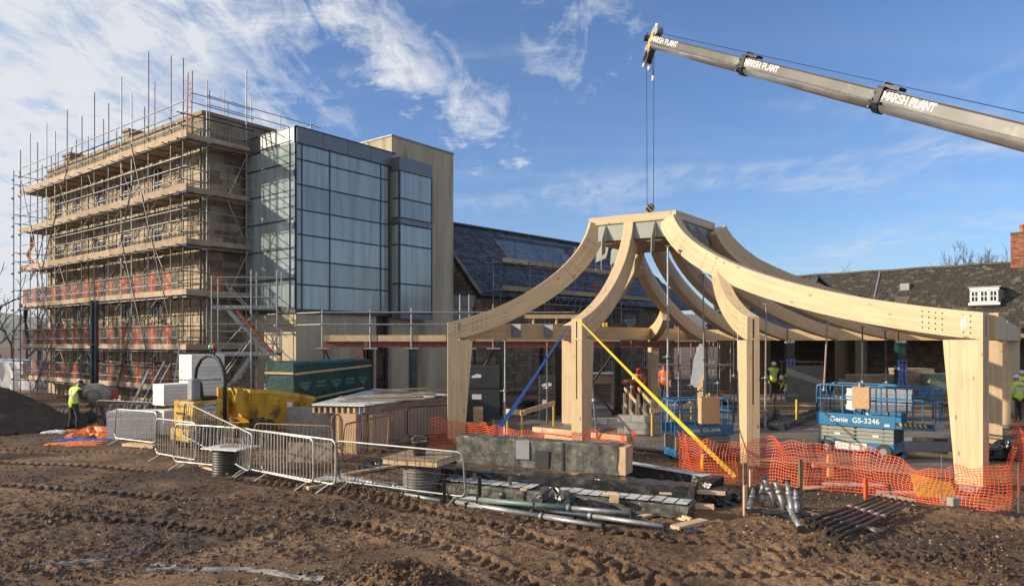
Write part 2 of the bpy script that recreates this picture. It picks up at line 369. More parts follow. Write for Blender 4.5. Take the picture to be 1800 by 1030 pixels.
M_corr = mat('corrugated_pipe', (.19, .18, .16), (.11, .10, .09), .6, scale=5, c3=(.3, .26, .2), s3=2)
M_soil = mat('dark_soil', (.075, .050, .036), (.045, .031, .023), .95, scale=4, bump=1., bscale=22)
M_mound = mat('brown_clod_soil', (.17, .10, .055), (.09, .055, .032), .95, scale=6, bump=1., bscale=25)
M_geo = mat('geotextile', (.30, .295, .28), (.17, .165, .155), .9, scale=30, bump=.4, bscale=50, detail=3, c3=(.12, .1, .08), s3=1.6)
M_boomL = mat('crane_boom_belly', (.62, .61, .59), (.42, .415, .40), .32, .8, scale=1.5)  # bright ground reflection of the boom's underside put into its colour
M_boom = mat('crane_boom', (.10, .098, .095), (.07, .068, .066), .45, .3, scale=1.2, c3=(.26, .25, .23), s3=1.1, t3=(.52, .75))
M_boomd = mat('crane_black', (.012, .018, .022), (.03, .03, .03), .45, .2)
M_skin = mat('skin', (.45, .25, .18), (.4, .22, .16), .5)
M_hiY = mat('hi_vis_yellow', (.62, .80, .04), (.52, .68, .04), .7)
M_hiO = mat('hi_vis_orange', (.85, .13, .02), (.72, .1, .02), .7)
M_navy = mat('dark_clothing', (.015, .02, .035), (.03, .03, .04), .8)
M_trou = mat('work_trousers', (.022, .022, .024), (.04, .037, .033), .85)
M_refl = mat('reflective_tape', (.6, .6, .6), (.5, .5, .5), .3, .2)
M_hred = mat('red_helmet', (.62, .05, .02), None, .35)
M_hwht = mat('white_helmet', (.75, .75, .75), None, .35)
M_steelg = mat('grey_green_steel', (.27, .29, .26), (.24, .26, .235), .45, .2, scale=2)
M_hole = mat('hole_shade', (.02, .012, .008), None, .9)  # dark discs and plates drawn for the shade inside holes and slots
M_bark = mat('bark', (.10, .075, .055), (.07, .05, .04), .9, scale=6)
M_terra = mat('terracotta', (.48, .17, .08), (.4, .14, .07), .8)
# ------------------------------------------------------------------ ground
def vnoise(x, y, seed):
    r = np.random.RandomState(seed); T = r.rand(256, 256)
    xi = np.floor(x).astype(int); yi = np.floor(y).astype(int); fx = x-xi; fy = y-yi
    fx = fx*fx*(3-2*fx); fy = fy*fy*(3-2*fy)
    a = T[xi & 255, yi & 255]; b = T[(xi+1) & 255, yi & 255]; c = T[xi & 255, (yi+1) & 255]; d = T[(xi+1) & 255, (yi+1) & 255]
    return (a*(1-fx)+b*fx)*(1-fy)+(c*(1-fx)+d*fx)*fy
def fbm(x, y, o, seed, g=.5):
    s = 0; a = 1; n = 0
    for i in range(o): s = s+a*vnoise(x*2**i+i*17.3, y*2**i-i*9.1, seed+i); n += a; a *= g
    return s/n
def sstep(v, a, b):
    t = np.clip((v-a)/(b-a), 0, 1); return t*t*(3-2*t)
TRACKS = []
def track(pts, w=.46, depth=.06, pitch=.23, lug=.065):
    TRACKS.append(([G(*p) for p in pts], w, depth, pitch, lug))
track([(-60, 812), (180, 822), (420, 842), (640, 878), (860, 925), (1050, 985), (1200, 1060)])
track([(-60, 850), (200, 866), (430, 890), (640, 925), (820, 975), (960, 1050)])
track([(420, 832), (640, 868), (900, 912), (1150, 950), (1400, 972), (1800, 985), (1900, 990)])
track([(1250, 990), (1450, 975), (1850, 968)], .45, .06, .17, .05)
track([(-60, 905), (250, 915), (430, 945), (600, 985)])
track([(900, 1000), (1150, 1008), (1500, 1010), (1850, 1030)], .5, .05)
track([(-60, 790), (250, 796), (420, 815)], .4, .03, .2, .03)
track([(1500, 945), (1650, 930), (1850, 925)], .5, .04)
def ground_h(x, y):
    h = (fbm(x*.35, y*.35, 4, 3)-.5)*.10
    near = sstep(y, 17.0, 11.5)
    h = h*(.35+.65*near)
    h += (fbm(x*1.6+5, y*1.6, 4, 21)-.5)*.09*(.35+.65*near)
    h += (fbm(x*6, y*6, 5, 40, .6)-.5)*.10*(.4+.6*near)
    cl = fbm(x*14, y*14, 2, 60); h += np.clip(cl-.58, 0, 1)*.16*sstep(fbm(x*.8, y*.8, 2, 77), .4, .6)*(.35+.65*near)
    for pts, w, dep, pitch, lug in TRACKS:
        L0 = 0; best = np.full(x.shape, 9.); al = np.zeros(x.shape)
        for a, b in zip(pts[:-1], pts[1:]):
            ax, ay, bx, by = a.x, a.y, b.x, b.y; dx, dy = bx-ax, by-ay; Ls = math.hypot(dx, dy)
            t = np.clip(((x-ax)*dx+(y-ay)*dy)/Ls**2, 0, 1); qx = x-ax-t*dx; qy = y-ay-t*dy
            d = np.hypot(qx, qy)*np.sign(qx*dy-qy*dx+1e-9); m = np.abs(d) < np.abs(best)
            best = np.where(m, d, best); al = np.where(m, L0+t*Ls, al); L0 += Ls
        dd = np.abs(best)+(fbm(x*3, y*3, 2, 9)-.5)*.1
        fade = sstep(fbm(al*.35, al*0+best*.3, 2, 33), .25, .5)
        inside = sstep(dd, w*.5, w*.38)*fade
        ridge = np.exp(-((dd-w*.58)/.07)**2)*fade
        ch = np.abs(((al+np.abs(best)*.55+(fbm(x*5, y*5, 2, 4)-.5)*.06)/pitch) % 1-.5)*2
        h = h+inside*(-dep*.6+lug*(sstep(ch, .42, .58)-.4))+ridge*dep*.6
    flat = sstep(fbm(x*.55+3, y*.9, 3, 120), .55, .66)*sstep(y, 11.5, 9.8)*sstep(x, .5, -1.5); h = h*(1-.85*flat)
    # low bank at the very front
    m = G(735, 1010); h += .34*np.exp(-(((x-m.x)/.62)**2+((y-8.25)/.30)**2)**1.5)*(.75+.7*fbm(x*5, y*5, 3, 91))
    # low ledges under the membrane on the left
    h += .10*sstep(y+.25*x+fbm(x*1.2, y*1.2, 3, 5)*.8, 9.0, 8.2)*sstep(x, 1., -1.)
    # heap of dark soil at the far left
    hx, hy = -21.2, 27.0
    return h
NX, NY = 800, 900
ys = np.concatenate([6.2*np.exp(np.linspace(0, 1, 760)*math.log(19/6.2)), 19*np.exp(np.linspace(0, 1, 141)[1:]*math.log(46/19))]); us = np.linspace(-.86, .86, NX)
YY, UU = np.meshgrid(ys, us, indexing='ij'); XX = YY*UU
ZZ = ground_h(XX, YY)
edge = sstep(YY, 46, 38); ZZ = ZZ*edge
def gz(x, y): return float(ground_h(np.array([float(x)]), np.array([float(y)]))[0])
verts = np.stack([XX, YY, ZZ], -1).reshape(-1, 3)
i = np.arange(NY-1)[:, None]*NX+np.arange(NX-1)[None, :]
faces = np.stack([i, i+1, i+NX+1, i+NX], -1).reshape(-1, 4)
def npmesh(name, v, f, mats, smooth=True):
    me = bpy.data.meshes.new(name); me.vertices.add(len(v)); me.vertices.foreach_set('co', v.astype(np.float32).ravel())
    k = f.shape[1]; me.loops.add(f.size); me.loops.foreach_set('vertex_index', f.astype(np.int32).ravel())
    me.polygons.add(len(f)); me.polygons.foreach_set('loop_start', (np.arange(len(f))*k).astype(np.int32))
    me.polygons.foreach_set('loop_total', np.full(len(f), k, np.int32)); me.polygons.foreach_set('use_smooth', np.full(len(f), smooth))
    for m_ in mats: me.materials.append(m_)
    me.update(calc_edges=True); return me
def soilmat():
    m, t, b = nodes('site_earth'); N = t.nodes; L = t.links
    g = N.new('ShaderNodeNewGeometry')
    def nz(sc, det=6, ro=.6, st=(1, 1, 1)):
        mp = N.new('ShaderNodeMapping'); L.new(g.outputs['Position'], mp.inputs[0]); mp.inputs['Scale'].default_value = st
        n = N.new('ShaderNodeTexNoise'); L.new(mp.outputs[0], n.inputs[0]); n.inputs['Scale'].default_value = sc; n.inputs['Detail'].default_value = det; n.inputs['Roughness'].default_value = ro; return n.outputs[0]
    def rmp(v, *st):
        r = N.new('ShaderNodeValToRGB'); L.new(v, r.inputs[0]); e = r.color_ramp.elements
        while len(e) < len(st): e.new(.5)
        for k, (p_, c_) in enumerate(st): e[k].position = p_; e[k].color = (*c_, 1)
        return r.outputs[0]
    def mix(f, a, c, bt='MIX'):
        x = N.new('ShaderNodeMix'); x.data_type = 'RGBA'; x.blend_type = bt
        for i_, q in ((0, f), (6, a), (7, c)):
            if isinstance(q, (float, int)): x.inputs[i_].default_value = q
            elif isinstance(q, tuple): x.inputs[i_].default_value = (*q, 1)
            else: L.new(q, x.inputs[i_])
        return x.outputs[2]
    base = rmp(nz(.35, 5), (.36, (.078, .047, .030)), (.49, (.160, .099, .058)), (.62, (.275, .180, .106)))
    grit = rmp(nz(26, 4, .7), (.35, (.28, .22, .19)), (.5, (.8, .76, .7)), (.68, (1.7, 1.5, 1.3)))
    col = mix(.8, base, grit, 'MULTIPLY')
    mr = N.new('ShaderNodeMapRange'); L.new(nz(.22, 4), mr.inputs[0]); mr.inputs[1].default_value = .50; mr.inputs[2].default_value = .60
    col = mix(mr.outputs[0], col, mix(.6, (.065, .045, .034), grit, 'MULTIPLY'))
    vo = N.new('ShaderNodeTexVoronoi'); L.new(g.outputs['Position'], vo.inputs['Vector']); vo.inputs['Scale'].default_value = 20
    st = N.new('ShaderNodeMapRange'); L.new(vo.outputs['Distance'], st.inputs[0]); st.inputs[1].default_value = .22; st.inputs[2].default_value = .12
    pk = N.new('ShaderNodeMath'); pk.operation = 'GREATER_THAN'; sc_ = N.new('ShaderNodeSeparateXYZ'); L.new(vo.outputs['Color'], sc_.inputs[0]); L.new(sc_.outputs[0], pk.inputs[0]); pk.inputs[1].default_value = .78
    mm = N.new('ShaderNodeMath'); mm.operation = 'MULTIPLY'; L.new(st.outputs[0], mm.inputs[0]); L.new(pk.outputs[0], mm.inputs[1])
    col = mix(mm.outputs[0], col, (.26, .20, .16))
    L.new(col, b.inputs['Base Color'])
    rr = N.new('ShaderNodeMapRange'); L.new(nz(.5, 4), rr.inputs[0]); rr.inputs[1].default_value = .35; rr.inputs[2].default_value = .65; rr.inputs[3].default_value = .62; rr.inputs[4].default_value = .95
    L.new(rr.outputs[0], b.inputs['Roughness']); b.inputs['Specular IOR Level'].default_value = .35
    bp = N.new('ShaderNodeBump'); bp.inputs['Strength'].default_value = .9; bp.inputs['Distance'].default_value = .035; L.new(nz(18, 9, .78), bp.inputs['Height'])
    L.new(bp.outputs[0], b.inputs['Normal']); return m
M_earth = soilmat()
gme = npmesh('ground', verts, faces, [M_earth]); link('ground', gme, None, kind='structure')
# the land beyond and around the worked ground, one sheet with a hole where the site grid lies
b = MB(); far = 4000
ga = [(-.86*6.2, 6.2), (.86*6.2, 6.2), (.86*46, 46), (-.86*46, 46)]
fa = [(-far, -150), (far, -150), (far, far), (-far, far)]
for k in range(4):
    j = (k+1) % 4
    b.quad((*fa[k], -.01), (*fa[j], -.01), (*ga[j], 0), (*ga[k], 0))
b.build('surrounding_ground', M_earth, None, kind='structure')
# concrete slab under the frame
M_slab = mat('wet_concrete_slab', (.21, .175, .14), (.13, .11, .09), .55, scale=.8, bump=.2, bscale=9, c3=(.07, .06, .05), s3=.5, t3=(.52, .62))
b = MB(); s0 = [(-.6, 22.6), (9.7, 15.6), (21.5, 31.0), (9.3, 37.8), (-1., 31.)]
b.prism([(x, y, .028) for x, y in s0], (0, 0, .045)); b.build('floor_slab', M_slab, None, kind='structure')
M_pud = mat('puddle_water', (.03, .027, .024), None, .04, spec=.7)
b = MB()
for (px, py, a, c) in ((1655, 800, 2.0, .38), (1250, 790, 1.0, .2), (1600, 772, 1.4, .25)):
    c0 = G(px, py, .08); n = 22; pts = []
    for k in range(n):
        t = 2*math.pi*k/n; q = 1+.25*math.sin(3*t+px)+.12*math.sin(7*t); pts.append((c0.x+a*q*math.cos(t), c0.y+c*q*math.sin(t)*1.6, .0775))
    k0 = len(b.v); b.v += pts; b.face(range(k0, k0+n))
b.build('puddle_water', M_pud, None, kind='structure')
# gravel and clods lying on the ground
def stones(n, fx, name, m, smin, smax):
    ico = np.array([(-1, 0, 0), (1, 0, 0), (0, -1, 0), (0, 1, 0), (0, 0, -1), (0, 0, 1)], float)
    tf = np.array([(1, 3, 5), (3, 0, 5), (0, 2, 5), (2, 1, 5), (3, 1, 4), (0, 3, 4), (2, 0, 4), (1, 2, 4)])
    y, x = fx(n); s = smin+(smax-smin)*rng.rand(len(x))**3; z = ground_h(x, y)
    sc = s[:, None]*(.6+.7*rng.rand(len(x), 3)); a = rng.rand(len(x))*6.28
    p = ico[None]*(.75+.5*rng.rand(len(x), 6, 1))*sc[:, None, :]
    ca, sa = np.cos(a)[:, None], np.sin(a)[:, None]
    X_ = p[..., 0]*ca-p[..., 1]*sa+x[:, None]; Y_ = p[..., 0]*sa+p[..., 1]*ca+y[:, None]; Z_ = p[..., 2]*.8+z[:, None]+s[:, None]*.2
    v = np.stack([X_, Y_, Z_], -1).reshape(-1, 3); f = (tf[None]+(np.arange(len(x))*6)[:, None, None]).reshape(-1, 3)
    link(name, npmesh(name, v, f, [m], False), None, kind='stuff')
def scat(n):
    y = 7+rng.rand(n)**1.3*17; x = (rng.rand(n)*2-1)*.78*y; k = fbm(x*.6, y*.6, 3, 50)+.25*rng.rand(n) > .56; return y[k], x[k]
M_peb = mat('gravel', (.13, .078, .052), (.075, .046, .032), .9, scale=40)
M_peb2 = mat('pale_gravel', (.36, .29, .23), (.24, .19, .15), .9, scale=30)
stones(36000, scat, 'gravel', M_peb, .006, .045)
stones(5000, scat, 'gravel', M_peb2, .008, .03)
def heapscat(n):
    k = n; x = .1+(rng.rand(k)-.5)*5.2-1.6; y = 14.3-.25*(x)+rng.randn(k)*.35-.5; return y, x
stones(7000, heapscat, 'gravel', M_peb, .012, .045)
# clods thrown up along the front bank
def bank(n): m_ = G(735, 1010); return 8.25+rng.randn(n)*.16, m_.x+rng.randn(n)*.42
stones(900, bank, 'soil_clods', M_mound, .012, .05)
# dark soil heap at the left edge
def heap(name, c, rx, ry, h, m, label, seed, n=70):
    g = np.linspace(-1.15, 1.15, n); A, B = np.meshgrid(g, g, indexing='ij'); r = np.hypot(A, B)
    z = h*np.clip(1-r, -.05, 1)**.95+(fbm(A*4+9, B*4, 4, seed)-.5)*h*.28*np.clip(1.2-r, 0, 1)+(fbm(A*16+3, B*16, 3, seed+5)-.5)*h*.10
    z = np.where(r > 1.1, -.1, z)
    v = np.stack([c[0]+A*rx, c[1]+B*ry, c[2]+z], -1).reshape(-1, 3); ii = np.arange(n-1)[:, None]*n+np.arange(n-1)[None]
    f = np.stack([ii, ii+n, ii+n+1, ii+1], -1).reshape(-1, 4)
    o = link(name, npmesh(name, v, f, [m]), None); return tag(o, label, 'soil heap')
heap('soil_heap', (-20.6, 25.0, 0), 5.2, 3.6, 2.5, M_soil, 'big heap of dark brown soil at the left edge beside the worker', 12)
# unseen heaps added left of the picture to throw shade across the near ground
heap('soil_heap', (-20.0, 17.6, 0), 3.6, 2.0, 3.0, M_mound, 'added brown earth heap out of view left of the picture, beside the dark heap', 14, 40)
heap('soil_heap', (-15.2, 12.2, 0), 2.6, 1.1, 1.9, M_mound, 'smaller added brown earth heap out of view left of the picture, near the camera', 15, 40)
heap('soil_heap', (-13.5, 9.2, 0), 2.6, .8, 1.5, M_mound, 'lowest added brown earth heap out of view left of the picture, closest to the camera', 16, 40)
# distant hills
def hills(name, y0, z0, z1, m, seed, x0=-2600, x1=2600, s=.002):
    n = 160; xs = np.linspace(x0, x1, n); prof = z0+(z1-z0)*fbm(xs*s+seed, xs*0+.3, 4, seed)
    v = []; f = []
    for k_, (dy, q) in enumerate(((0, -.02), (120, .55), (320, 1.), (900, .3))):
        for x_, p_ in zip(xs, prof): v.append((x_, y0+dy, p_*q if q > 0 else -5))
    for r_ in range(3):
        for k_ in range(n-1): a_ = r_*n+k_; f.append((a_, a_+1, a_+n+1, a_+n))
    link(name, npmesh(name, np.array(v), np.array(f), [m]), None, kind='structure')
M_hill = mat('wooded_hill', (.075, .08, .05), (.05, .055, .035), .95, scale=.02, detail=8, bump=.5, bscale=.05)
hills('hills', 1500, 45, 110, M_hill, 5)
hills('hill_fields', 700, 8, 34, M_hill, 9, -1500, 1500, .004)
# ------------------------------------------------------------------ timber pavilion frame
def v2(x, y, z=0): return Vector((x, y, z))
C1 = v2(-1.94, 21.5); C4 = v2(9.5, 14.3); BL = v2(9.0, 33.6); BR = v2(21.2, 30.0)
CA = v2(2.42, 22.1); CB = v2(4.74, 20.7); CC = v2(6.50, 22.98); CD = CA+CC-CB
Z0, Z1 = 3.6, 6.7
pav = thing('timber_pavilion_frame', 'new pale curved glulam timber frame of columns and sweeping ribs rising to the crown', 'timber frame', (5, 22, 0))
def prof(u): return .3*u+.7*(1-math.sqrt(max(0, 1-u*u)))
def member(quads, name, parent, halves=1, m=M_glu, label=None):
    """quads: list of (outer/top point, inner/bottom point, side vector) sections; width along side"""
    b = MB(uv=True); k = len(quads); S = 0; Ls = [0]
    for a, c in zip(quads[:-1], quads[1:]): S += ((a[0]+a[1])/2-(c[0]+c[1])/2).length; Ls.append(S)
    for hs, he in halves if isinstance(halves, list) else [(-1, 1)]:
        n0 = len(b.v)
        for (t, q, sv_) in quads: b.v += [tuple(t+sv_*hs), tuple(t+sv_*he), tuple(q+sv_*he), tuple(q+sv_*hs)]
        for i in range(k-1):
            A = n0+4*i; B = A+4; u0, u1 = Ls[i], Ls[i+1]; d0 = (quads[i][0]-quads[i][1]).length; d1 = (quads[i+1][0]-quads[i+1][1]).length; w = quads[i][2].length*2
            ju = random.random()*.0+n0*.37
            for (p, q, c0, c1, e0, e1) in ((0, 1, 0, w, 0, w), (1, 2, w, w+d0, w, w+d1), (2, 3, 2*w+d0, 3*w+d0, 2*w+d0, 3*w+d0), (3, 0, w+d0, w, w+d1, w)):
                b.face((A+p, A+q, B+q, B+p), 0, False, [(u0+ju, c0), (u0+ju, c1), (u1+ju, e1), (u1+ju, e0)])
        b.face((n0+3, n0+2, n0+1, n0), 0, False, [(0, 0), (0, .3), (.3, .3), (.3, 0)])
        e = n0+4*(k-1); b.face((e, e+1, e+2, e+3), 0, False, [(0, 0), (0, .3), (.3, .3), (.3, 0)])
    o = b.build(name, m, parent, label=label)
    return o
def fix_normals(o):
    bm = bmesh.new(); bm.from_mesh(o.data); bmesh.ops.recalc_face_normals(bm, faces=bm.faces); bm.to_mesh(o.data); bm.free()
holes = MB()
def hole_grid(org, ax, ay, nrm, nx, ny, sx, sy, r=.016):
    for i in range(nx):
        for j in range(ny):
            holes.disc(org+ax*(i*sx)+ay*(j*sy)+nrm*.001, nrm, r, 6, 0, .003)
def rib(pf, pt, name='rib', z0=Z0, z1=Z1, w=.15, th=.55, N=22, slots=True, endt=1., bolts=True, grow=0):
    d = (pt-pf); Lh = d.length; d = d.normalized(); side = d.cross(UP).normalized()
    qs = []; ths = []
    for i in range(N+1):
        a = math.pi/2*i/N; u = math.sin(a)*.995*endt if endt == 1 else endt*math.sin(a)
        x = u*Lh; z = z0+(z1-z0)*prof(u)/(prof(.995) if endt == 1 else 1)
        sl = (z1-z0)/Lh*(.3+.7*u/math.sqrt(max(.01, 1-u*u)))
        t = Vector((d.x, d.y, sl)).normalized(); nn = Vector((-t.z*d.x, -t.z*d.y, math.hypot(t.x, t.y)))
        tp = pf+d*x+UP*z; bt = tp-nn*th
        if i == 0: bt = pf+UP*(z0-th*.98)
        ox = (bt-pf).dot(d)
        if ox < 0 and i > 0: bt = bt
        qs.append((tp, bt, side*w))
    # keep the lower edge from folding back at the foot
    o = member(qs, name, pav, halves=[(-1, -.14), (.14, 1)] if False else None or 1); fix_normals(o)
    if bolts:
        sgn = 1 if (side.dot(Vector((0, 0, 0))-pf) > 0) else -1
        sd_ = side*sgn
        for k in range(4):
            for j in range(4):
                for base in ((.16, .30) if k < 2 else (.62, .7)):
                    pass
        for (x0_, nx) in ((.22, 2), (.75, 4)):
            for i in range(nx):
                for j in range(4):
                    xx = x0_+i*.13; u = xx/Lh; z = z0+(z1-z0)*prof(u)-.09-j*.115
                    holes.disc(pf+d*xx+UP*z+sd_*(w+.0005), sd_, .017, 6, 0, .003)
        for i in range(4, 8):
            k = N-6+i-3 if False else None
        for fr in (.80, .84, .93, .955):
            a = math.asin(fr); sl = (z1-z0)/Lh*(.3+.7*fr/math.sqrt(1-fr*fr)); t = Vector((d.x, d.y, sl)).normalized(); nn = Vector((-t.z*d.x, -t.z*d.y, math.hypot(t.x, t.y)))
            tp = pf+d*(fr*Lh)+UP*(z0+(z1-z0)*prof(fr)/prof(.995))
            for j in range(5): holes.disc(tp-nn*(.09+j*.095)+sd_*(w+.0005), sd_, .015, 6, 0, .003)
    return o
def column(pf, toward, top=3.6, wtop=.74, wbot=.5, w=.15, slot=True, name='column', rbot=.12):
    d = (toward-pf).normalized(); side = d.cross(UP).normalized(); zt = top-.545
    b = MB(uv=True)
    def slab_(s0, s1, z0, z1, off):
        def at(z): return wbot+(wtop-wbot)*(z-rbot)/(zt-rbot)
        c = [pf+d*off+side*s0+UP*z0, pf+d*off+side*s1+UP*z0, pf+d*at(z0)+side*s1+UP*z0, pf+d*at(z0)+side*s0+UP*z0,
             pf+d*off+side*s0+UP*z1, pf+d*off+side*s1+UP*z1, pf+d*at(z1)+side*s1+UP*z1, pf+d*at(z1)+side*s0+UP*z1]
        n = len(b.v); b.v += [tuple(q) for q in c]; j = s0*3+off
        for f, kind in (((0, 1, 5, 4), 's'), ((1, 2, 6, 5), 'd'), ((2, 3, 7, 6), 's'), ((3, 0, 4, 7), 'd')):
            uv = []
            for q in f:
                z = z0 if q < 4 else z1
                a_ = (side.dot(Vector(c[q])-pf) if kind == 's' else d.dot(Vector(c[q])-pf)+.4)
                uv.append((z+j, a_))
            b.face([n+q for q in f], 0, False, uv)
        b.face([n+3, n+2, n+1, n], 0, False, [(0, 0)]*4); b.face([n+4, n+5, n+6, n+7], 0, False, [(0, 0)]*4)
    g = .02
    if slot:
        slab_(-w, -g, rbot, zt, 0); slab_(g, w, rbot, zt, 0)
        slab_(-g+.001, g-.001, rbot, 1.55, .002); slab_(-g+.001, g-.001, 1.55, zt-.01, .12)
    else: slab_(-w, w, rbot, zt, 0)
    o = b.build(name, M_glu, pav); fix_normals(o)
    # steel shoe
    s = MB(); s.slab(pf+d*.05-side*w*.8+UP*(-.05), d*(wbot-.1), side*w*1.6, UP*(rbot+.04)); s.build('column_shoe', M_lead, pav)
    # rib end caps: a slot's shade drawn as a dark plate on the head's outer end
    h = MB(); h.slab(pf-d*.003-side*.015+UP*(zt+.05), d*.004, side*.03, UP*.44); h.build('slot', M_hole, pav)
    return d, side
fr1 = C1+(C4-C1)/3; fr2 = C1+(C4-C1)*2/3; fr2 = v2(5.62, 16.62); fr1 = v2(1.66, 18.35)
lf1 = v2(1.85, 25.6); lf2 = v2(5.9, 30.2)
rt1 = C4+(BR-C4)*.345; rt2 = C4+(BR-C4)*.68
bk = lambda s: BL+(BR-BL)*s
# front
hipF = (C4, CB); rib(C1, CA); rib(C4, CB); rib(fr1, CA+(CB-CA)*.47)
jt = C4+(CB-C4)*.80; zj = Z0+(Z1-Z0)*prof(.80)
rib(fr2, jt, z1=zj+.04, w=.14, endt=.985)
column(C1, CA); column(C4, CB); column(fr1, CA+(CB-CA)*.47); column(fr2, jt)
# left side
rib(lf1, CD+(CA-CD)*.06, bolts=False, w=.13); column(lf1, CD+(CA-CD)*.06, wtop=.6, wbot=.42, w=.13)
jb = BL+(CD-BL)*.36; zjb = Z0+(Z1-Z0)*prof(.36)
rib(lf2, v2(6.0, 28.0), z1=4.55, bolts=False, w=.14, endt=.93); column(lf2, v2(6.0, 28.0))
# back
rib(BL, CD, bolts=False); column(BL, CD)
for s, q in ((.145, .28), (.284, .52), (.459, .76), (.639, .95)):
    rib(bk(s), CD+(CC-CD)*q, bolts=False, th=.5)
rib(BR, CC, bolts=False); column(BR, CC)
rib(bk(.82), CC+v2(.12, -.35), bolts=False)
# right side
column(rt1, rt1+v2(-.9, .5)); column(rt2, rt2+v2(-.9, .5))
# ring beams
def beam(a, c, zt=Z0, h=.5, w=.13, name='ring_beam', mgn=.16):
    d = (c-a).normalized(); a = a+d*mgn; c = c-d*mgn; side = d.cross(UP).normalized()
    o = member([(a+UP*zt, a+UP*(zt-h), side*w), (c+UP*zt, c+UP*(zt-h), side*w)], name, pav); fix_normals(o)
inn = lambda p, q, k=.3: p+(q-p).normalized()*k
beam(inn(C1, CA), inn(lf1, CD)); beam(inn(lf1, CD), inn(lf2, CD)); beam(inn(lf2, CD), inn(BL, CD))
for s0_, s1_ in ((0, .284), (.284, .639), (.639, 1)): beam(bk(s0_)+v2(0, -.25), bk(s1_)+v2(0, -.25), mgn=.02)
beam(C4+v2(.18, .12), rt1, h=.54, w=.12, mgn=.05); beam(rt1, rt2, h=.54, mgn=.05); beam(rt2, BR, h=.54, mgn=.05)
holes.build('bolt_holes', M_hole, pav, kind='stuff')
# steel connector plates waiting on the left beam and white tag on the front hip rib
b = MB()
for px in (893, 950):
    t = ((px-900)/FOC); a0 = inn(C1, CA); e0 = inn(lf1, CD)-a0; s_ = (t*a0.y-a0.x)/(e0.x-t*e0.y); q = a0+e0*s_
    nrm = Vector((.8, -.6, 0)); sd_ = e0.normalized()
    b.slab(q+nrm*.14-sd_*.02+UP*3.17, nrm*.34+sd_*.05, sd_*.012, UP*.42)
    b.slab(q+nrm*.14+sd_*.1+UP*3.16, sd_*.36, nrm*.01, UP*.36)
b.build('connector_plate', M_lead, pav)
d4 = (CB-C4).normalized(); s4 = d4.cross(UP).normalized(); s4 = s4 if s4.dot(-C4) > 0 else -s4
b = MB(); b.slab(C4+d4*.30+s4*.151+UP*3.30, d4*.045, s4*.004, UP*.26); b.slab(C4+d4*.36+s4*.151+UP*3.26, d4*.03, s4*.004, UP*.2); b.build('white_tag', M_white, pav)
b = MB(); d1 = (CA-C1).normalized(); s1 = d1.cross(UP).normalized(); s1 = s1 if s1.dot(-C1) > 0 else -s1
b.slab(C1+d1*.30+s1*.151+UP*3.38, d1*.07, s1*.004, UP*.2); b.build('metal_tag', M_lead, pav)

# crown hung from the crane
cen = (CA+CC)/2; crown = thing('crown_frame', 'square timber and grey steel crown ring hung at the top of the ribs', 'crown frame', (cen.x, cen.y, 6.1))
cor = [CA, CB, CC, CD]
def ring(z0, h, inset, th, m, name):
    for k in range(4):
        a, c = cor[k], cor[(k+1) % 4]; dd = (c-a).normalized(); nn = dd.cross(UP)
        if nn.dot(cen-a) < 0: nn = -nn
        b = MB(uv=True); a2 = a+nn*inset+dd*inset; c2 = c+nn*inset-dd*(inset+(th if True else 0))
        q = [a2, c2, c2+nn*th, a2+nn*th]; n = 0
        b.v = [tuple(p+UP*z0) for p in q]+[tuple(p+UP*(z0+h)) for p in q]
        Lk = (c2-a2).length
        for f in ((0, 1, 5, 4), (1, 2, 6, 5), (2, 3, 7, 6), (3, 0, 4, 7), (4, 5, 6, 7), (3, 2, 1, 0)):
            b.face(f, 0, False, [((Vector(b.v[i])-a).dot(dd), (Vector(b.v[i]).z+abs((Vector(b.v[i])-a).dot(nn)))) for i in f])
        o = b.build(name, m, crown); fix_normals(o)
ring(6.60, .235, -.03, .16, M_glu, 'timber_band')
ring(6.10, .50, .02, .03, M_steelg, 'steel_plate')
b = MB(); e1 = (CB-CA); e2 = (CD-CA)
b.slab(CA+e1*.05+e2*.05+UP*6.02, e1*.9, e2*.9, UP*.08); b.build('soffit_panel', M_ply, crown)
b = MB(); b.slab(CA+e1*.02+e2*.02+UP*6.82, e1*.96, e2*.96, UP*.03); b.build('top_panel', M_ply, crown)
nF = e1.cross(UP).normalized(); nF = nF if nF.dot(CA-cen) > 0 else -nF; nR = e2.cross(UP).normalized(); nR = nR if nR.dot(CB-cen) > 0 else -nR
def fin(p, nrm, down=.75, out_=.30, sd_=None):
    b = MB(); s = nrm.cross(UP).normalized()*.012
    pts = [p+UP*6.58, p+UP*6.12, p+nrm*(-.02)+UP*6.02, p+nrm*(out_*.15)+UP*5.72, p+nrm*(out_+.02)+UP*5.60, p+nrm*out_*.95+UP*6.08]
    b.prism([q-s for q in pts], s*2); o = b.build('steel_fin', M_steelg, crown)
    sd2 = s.normalized() if s.dot(-p) > 0 else -s.normalized()
    hb = MB()
    for i in range(5): hb.disc(p+nrm*(.03+i*.06)+UP*(5.78-.02*i)+sd2*.013, sd2, .012, 6, 0, .002)
    hb.build('bolt_holes', M_hole, crown, kind='stuff')
fin(CA+e1*.19, nF); fin(CA+e1*.77, nF)
fin(CB+e2*.28, nR, out_=.36); fin(CB+e2*.52, nR, out_=.4)
for s in (.30, .62):
    q = CD+(CA-CD)*s; nn = (CA-cen).normalized(); nn = -e1.normalized(); fin(q, nn, out_=.4)
# yellow lifting chains
b = MB()
for k in (0, 1, 2, 3): b.tube(cor[k]*.75+cen*.25+UP*6.85, cen+UP*7.0, .012, 5)
b.build('lifting_chain', M_dark, crown)

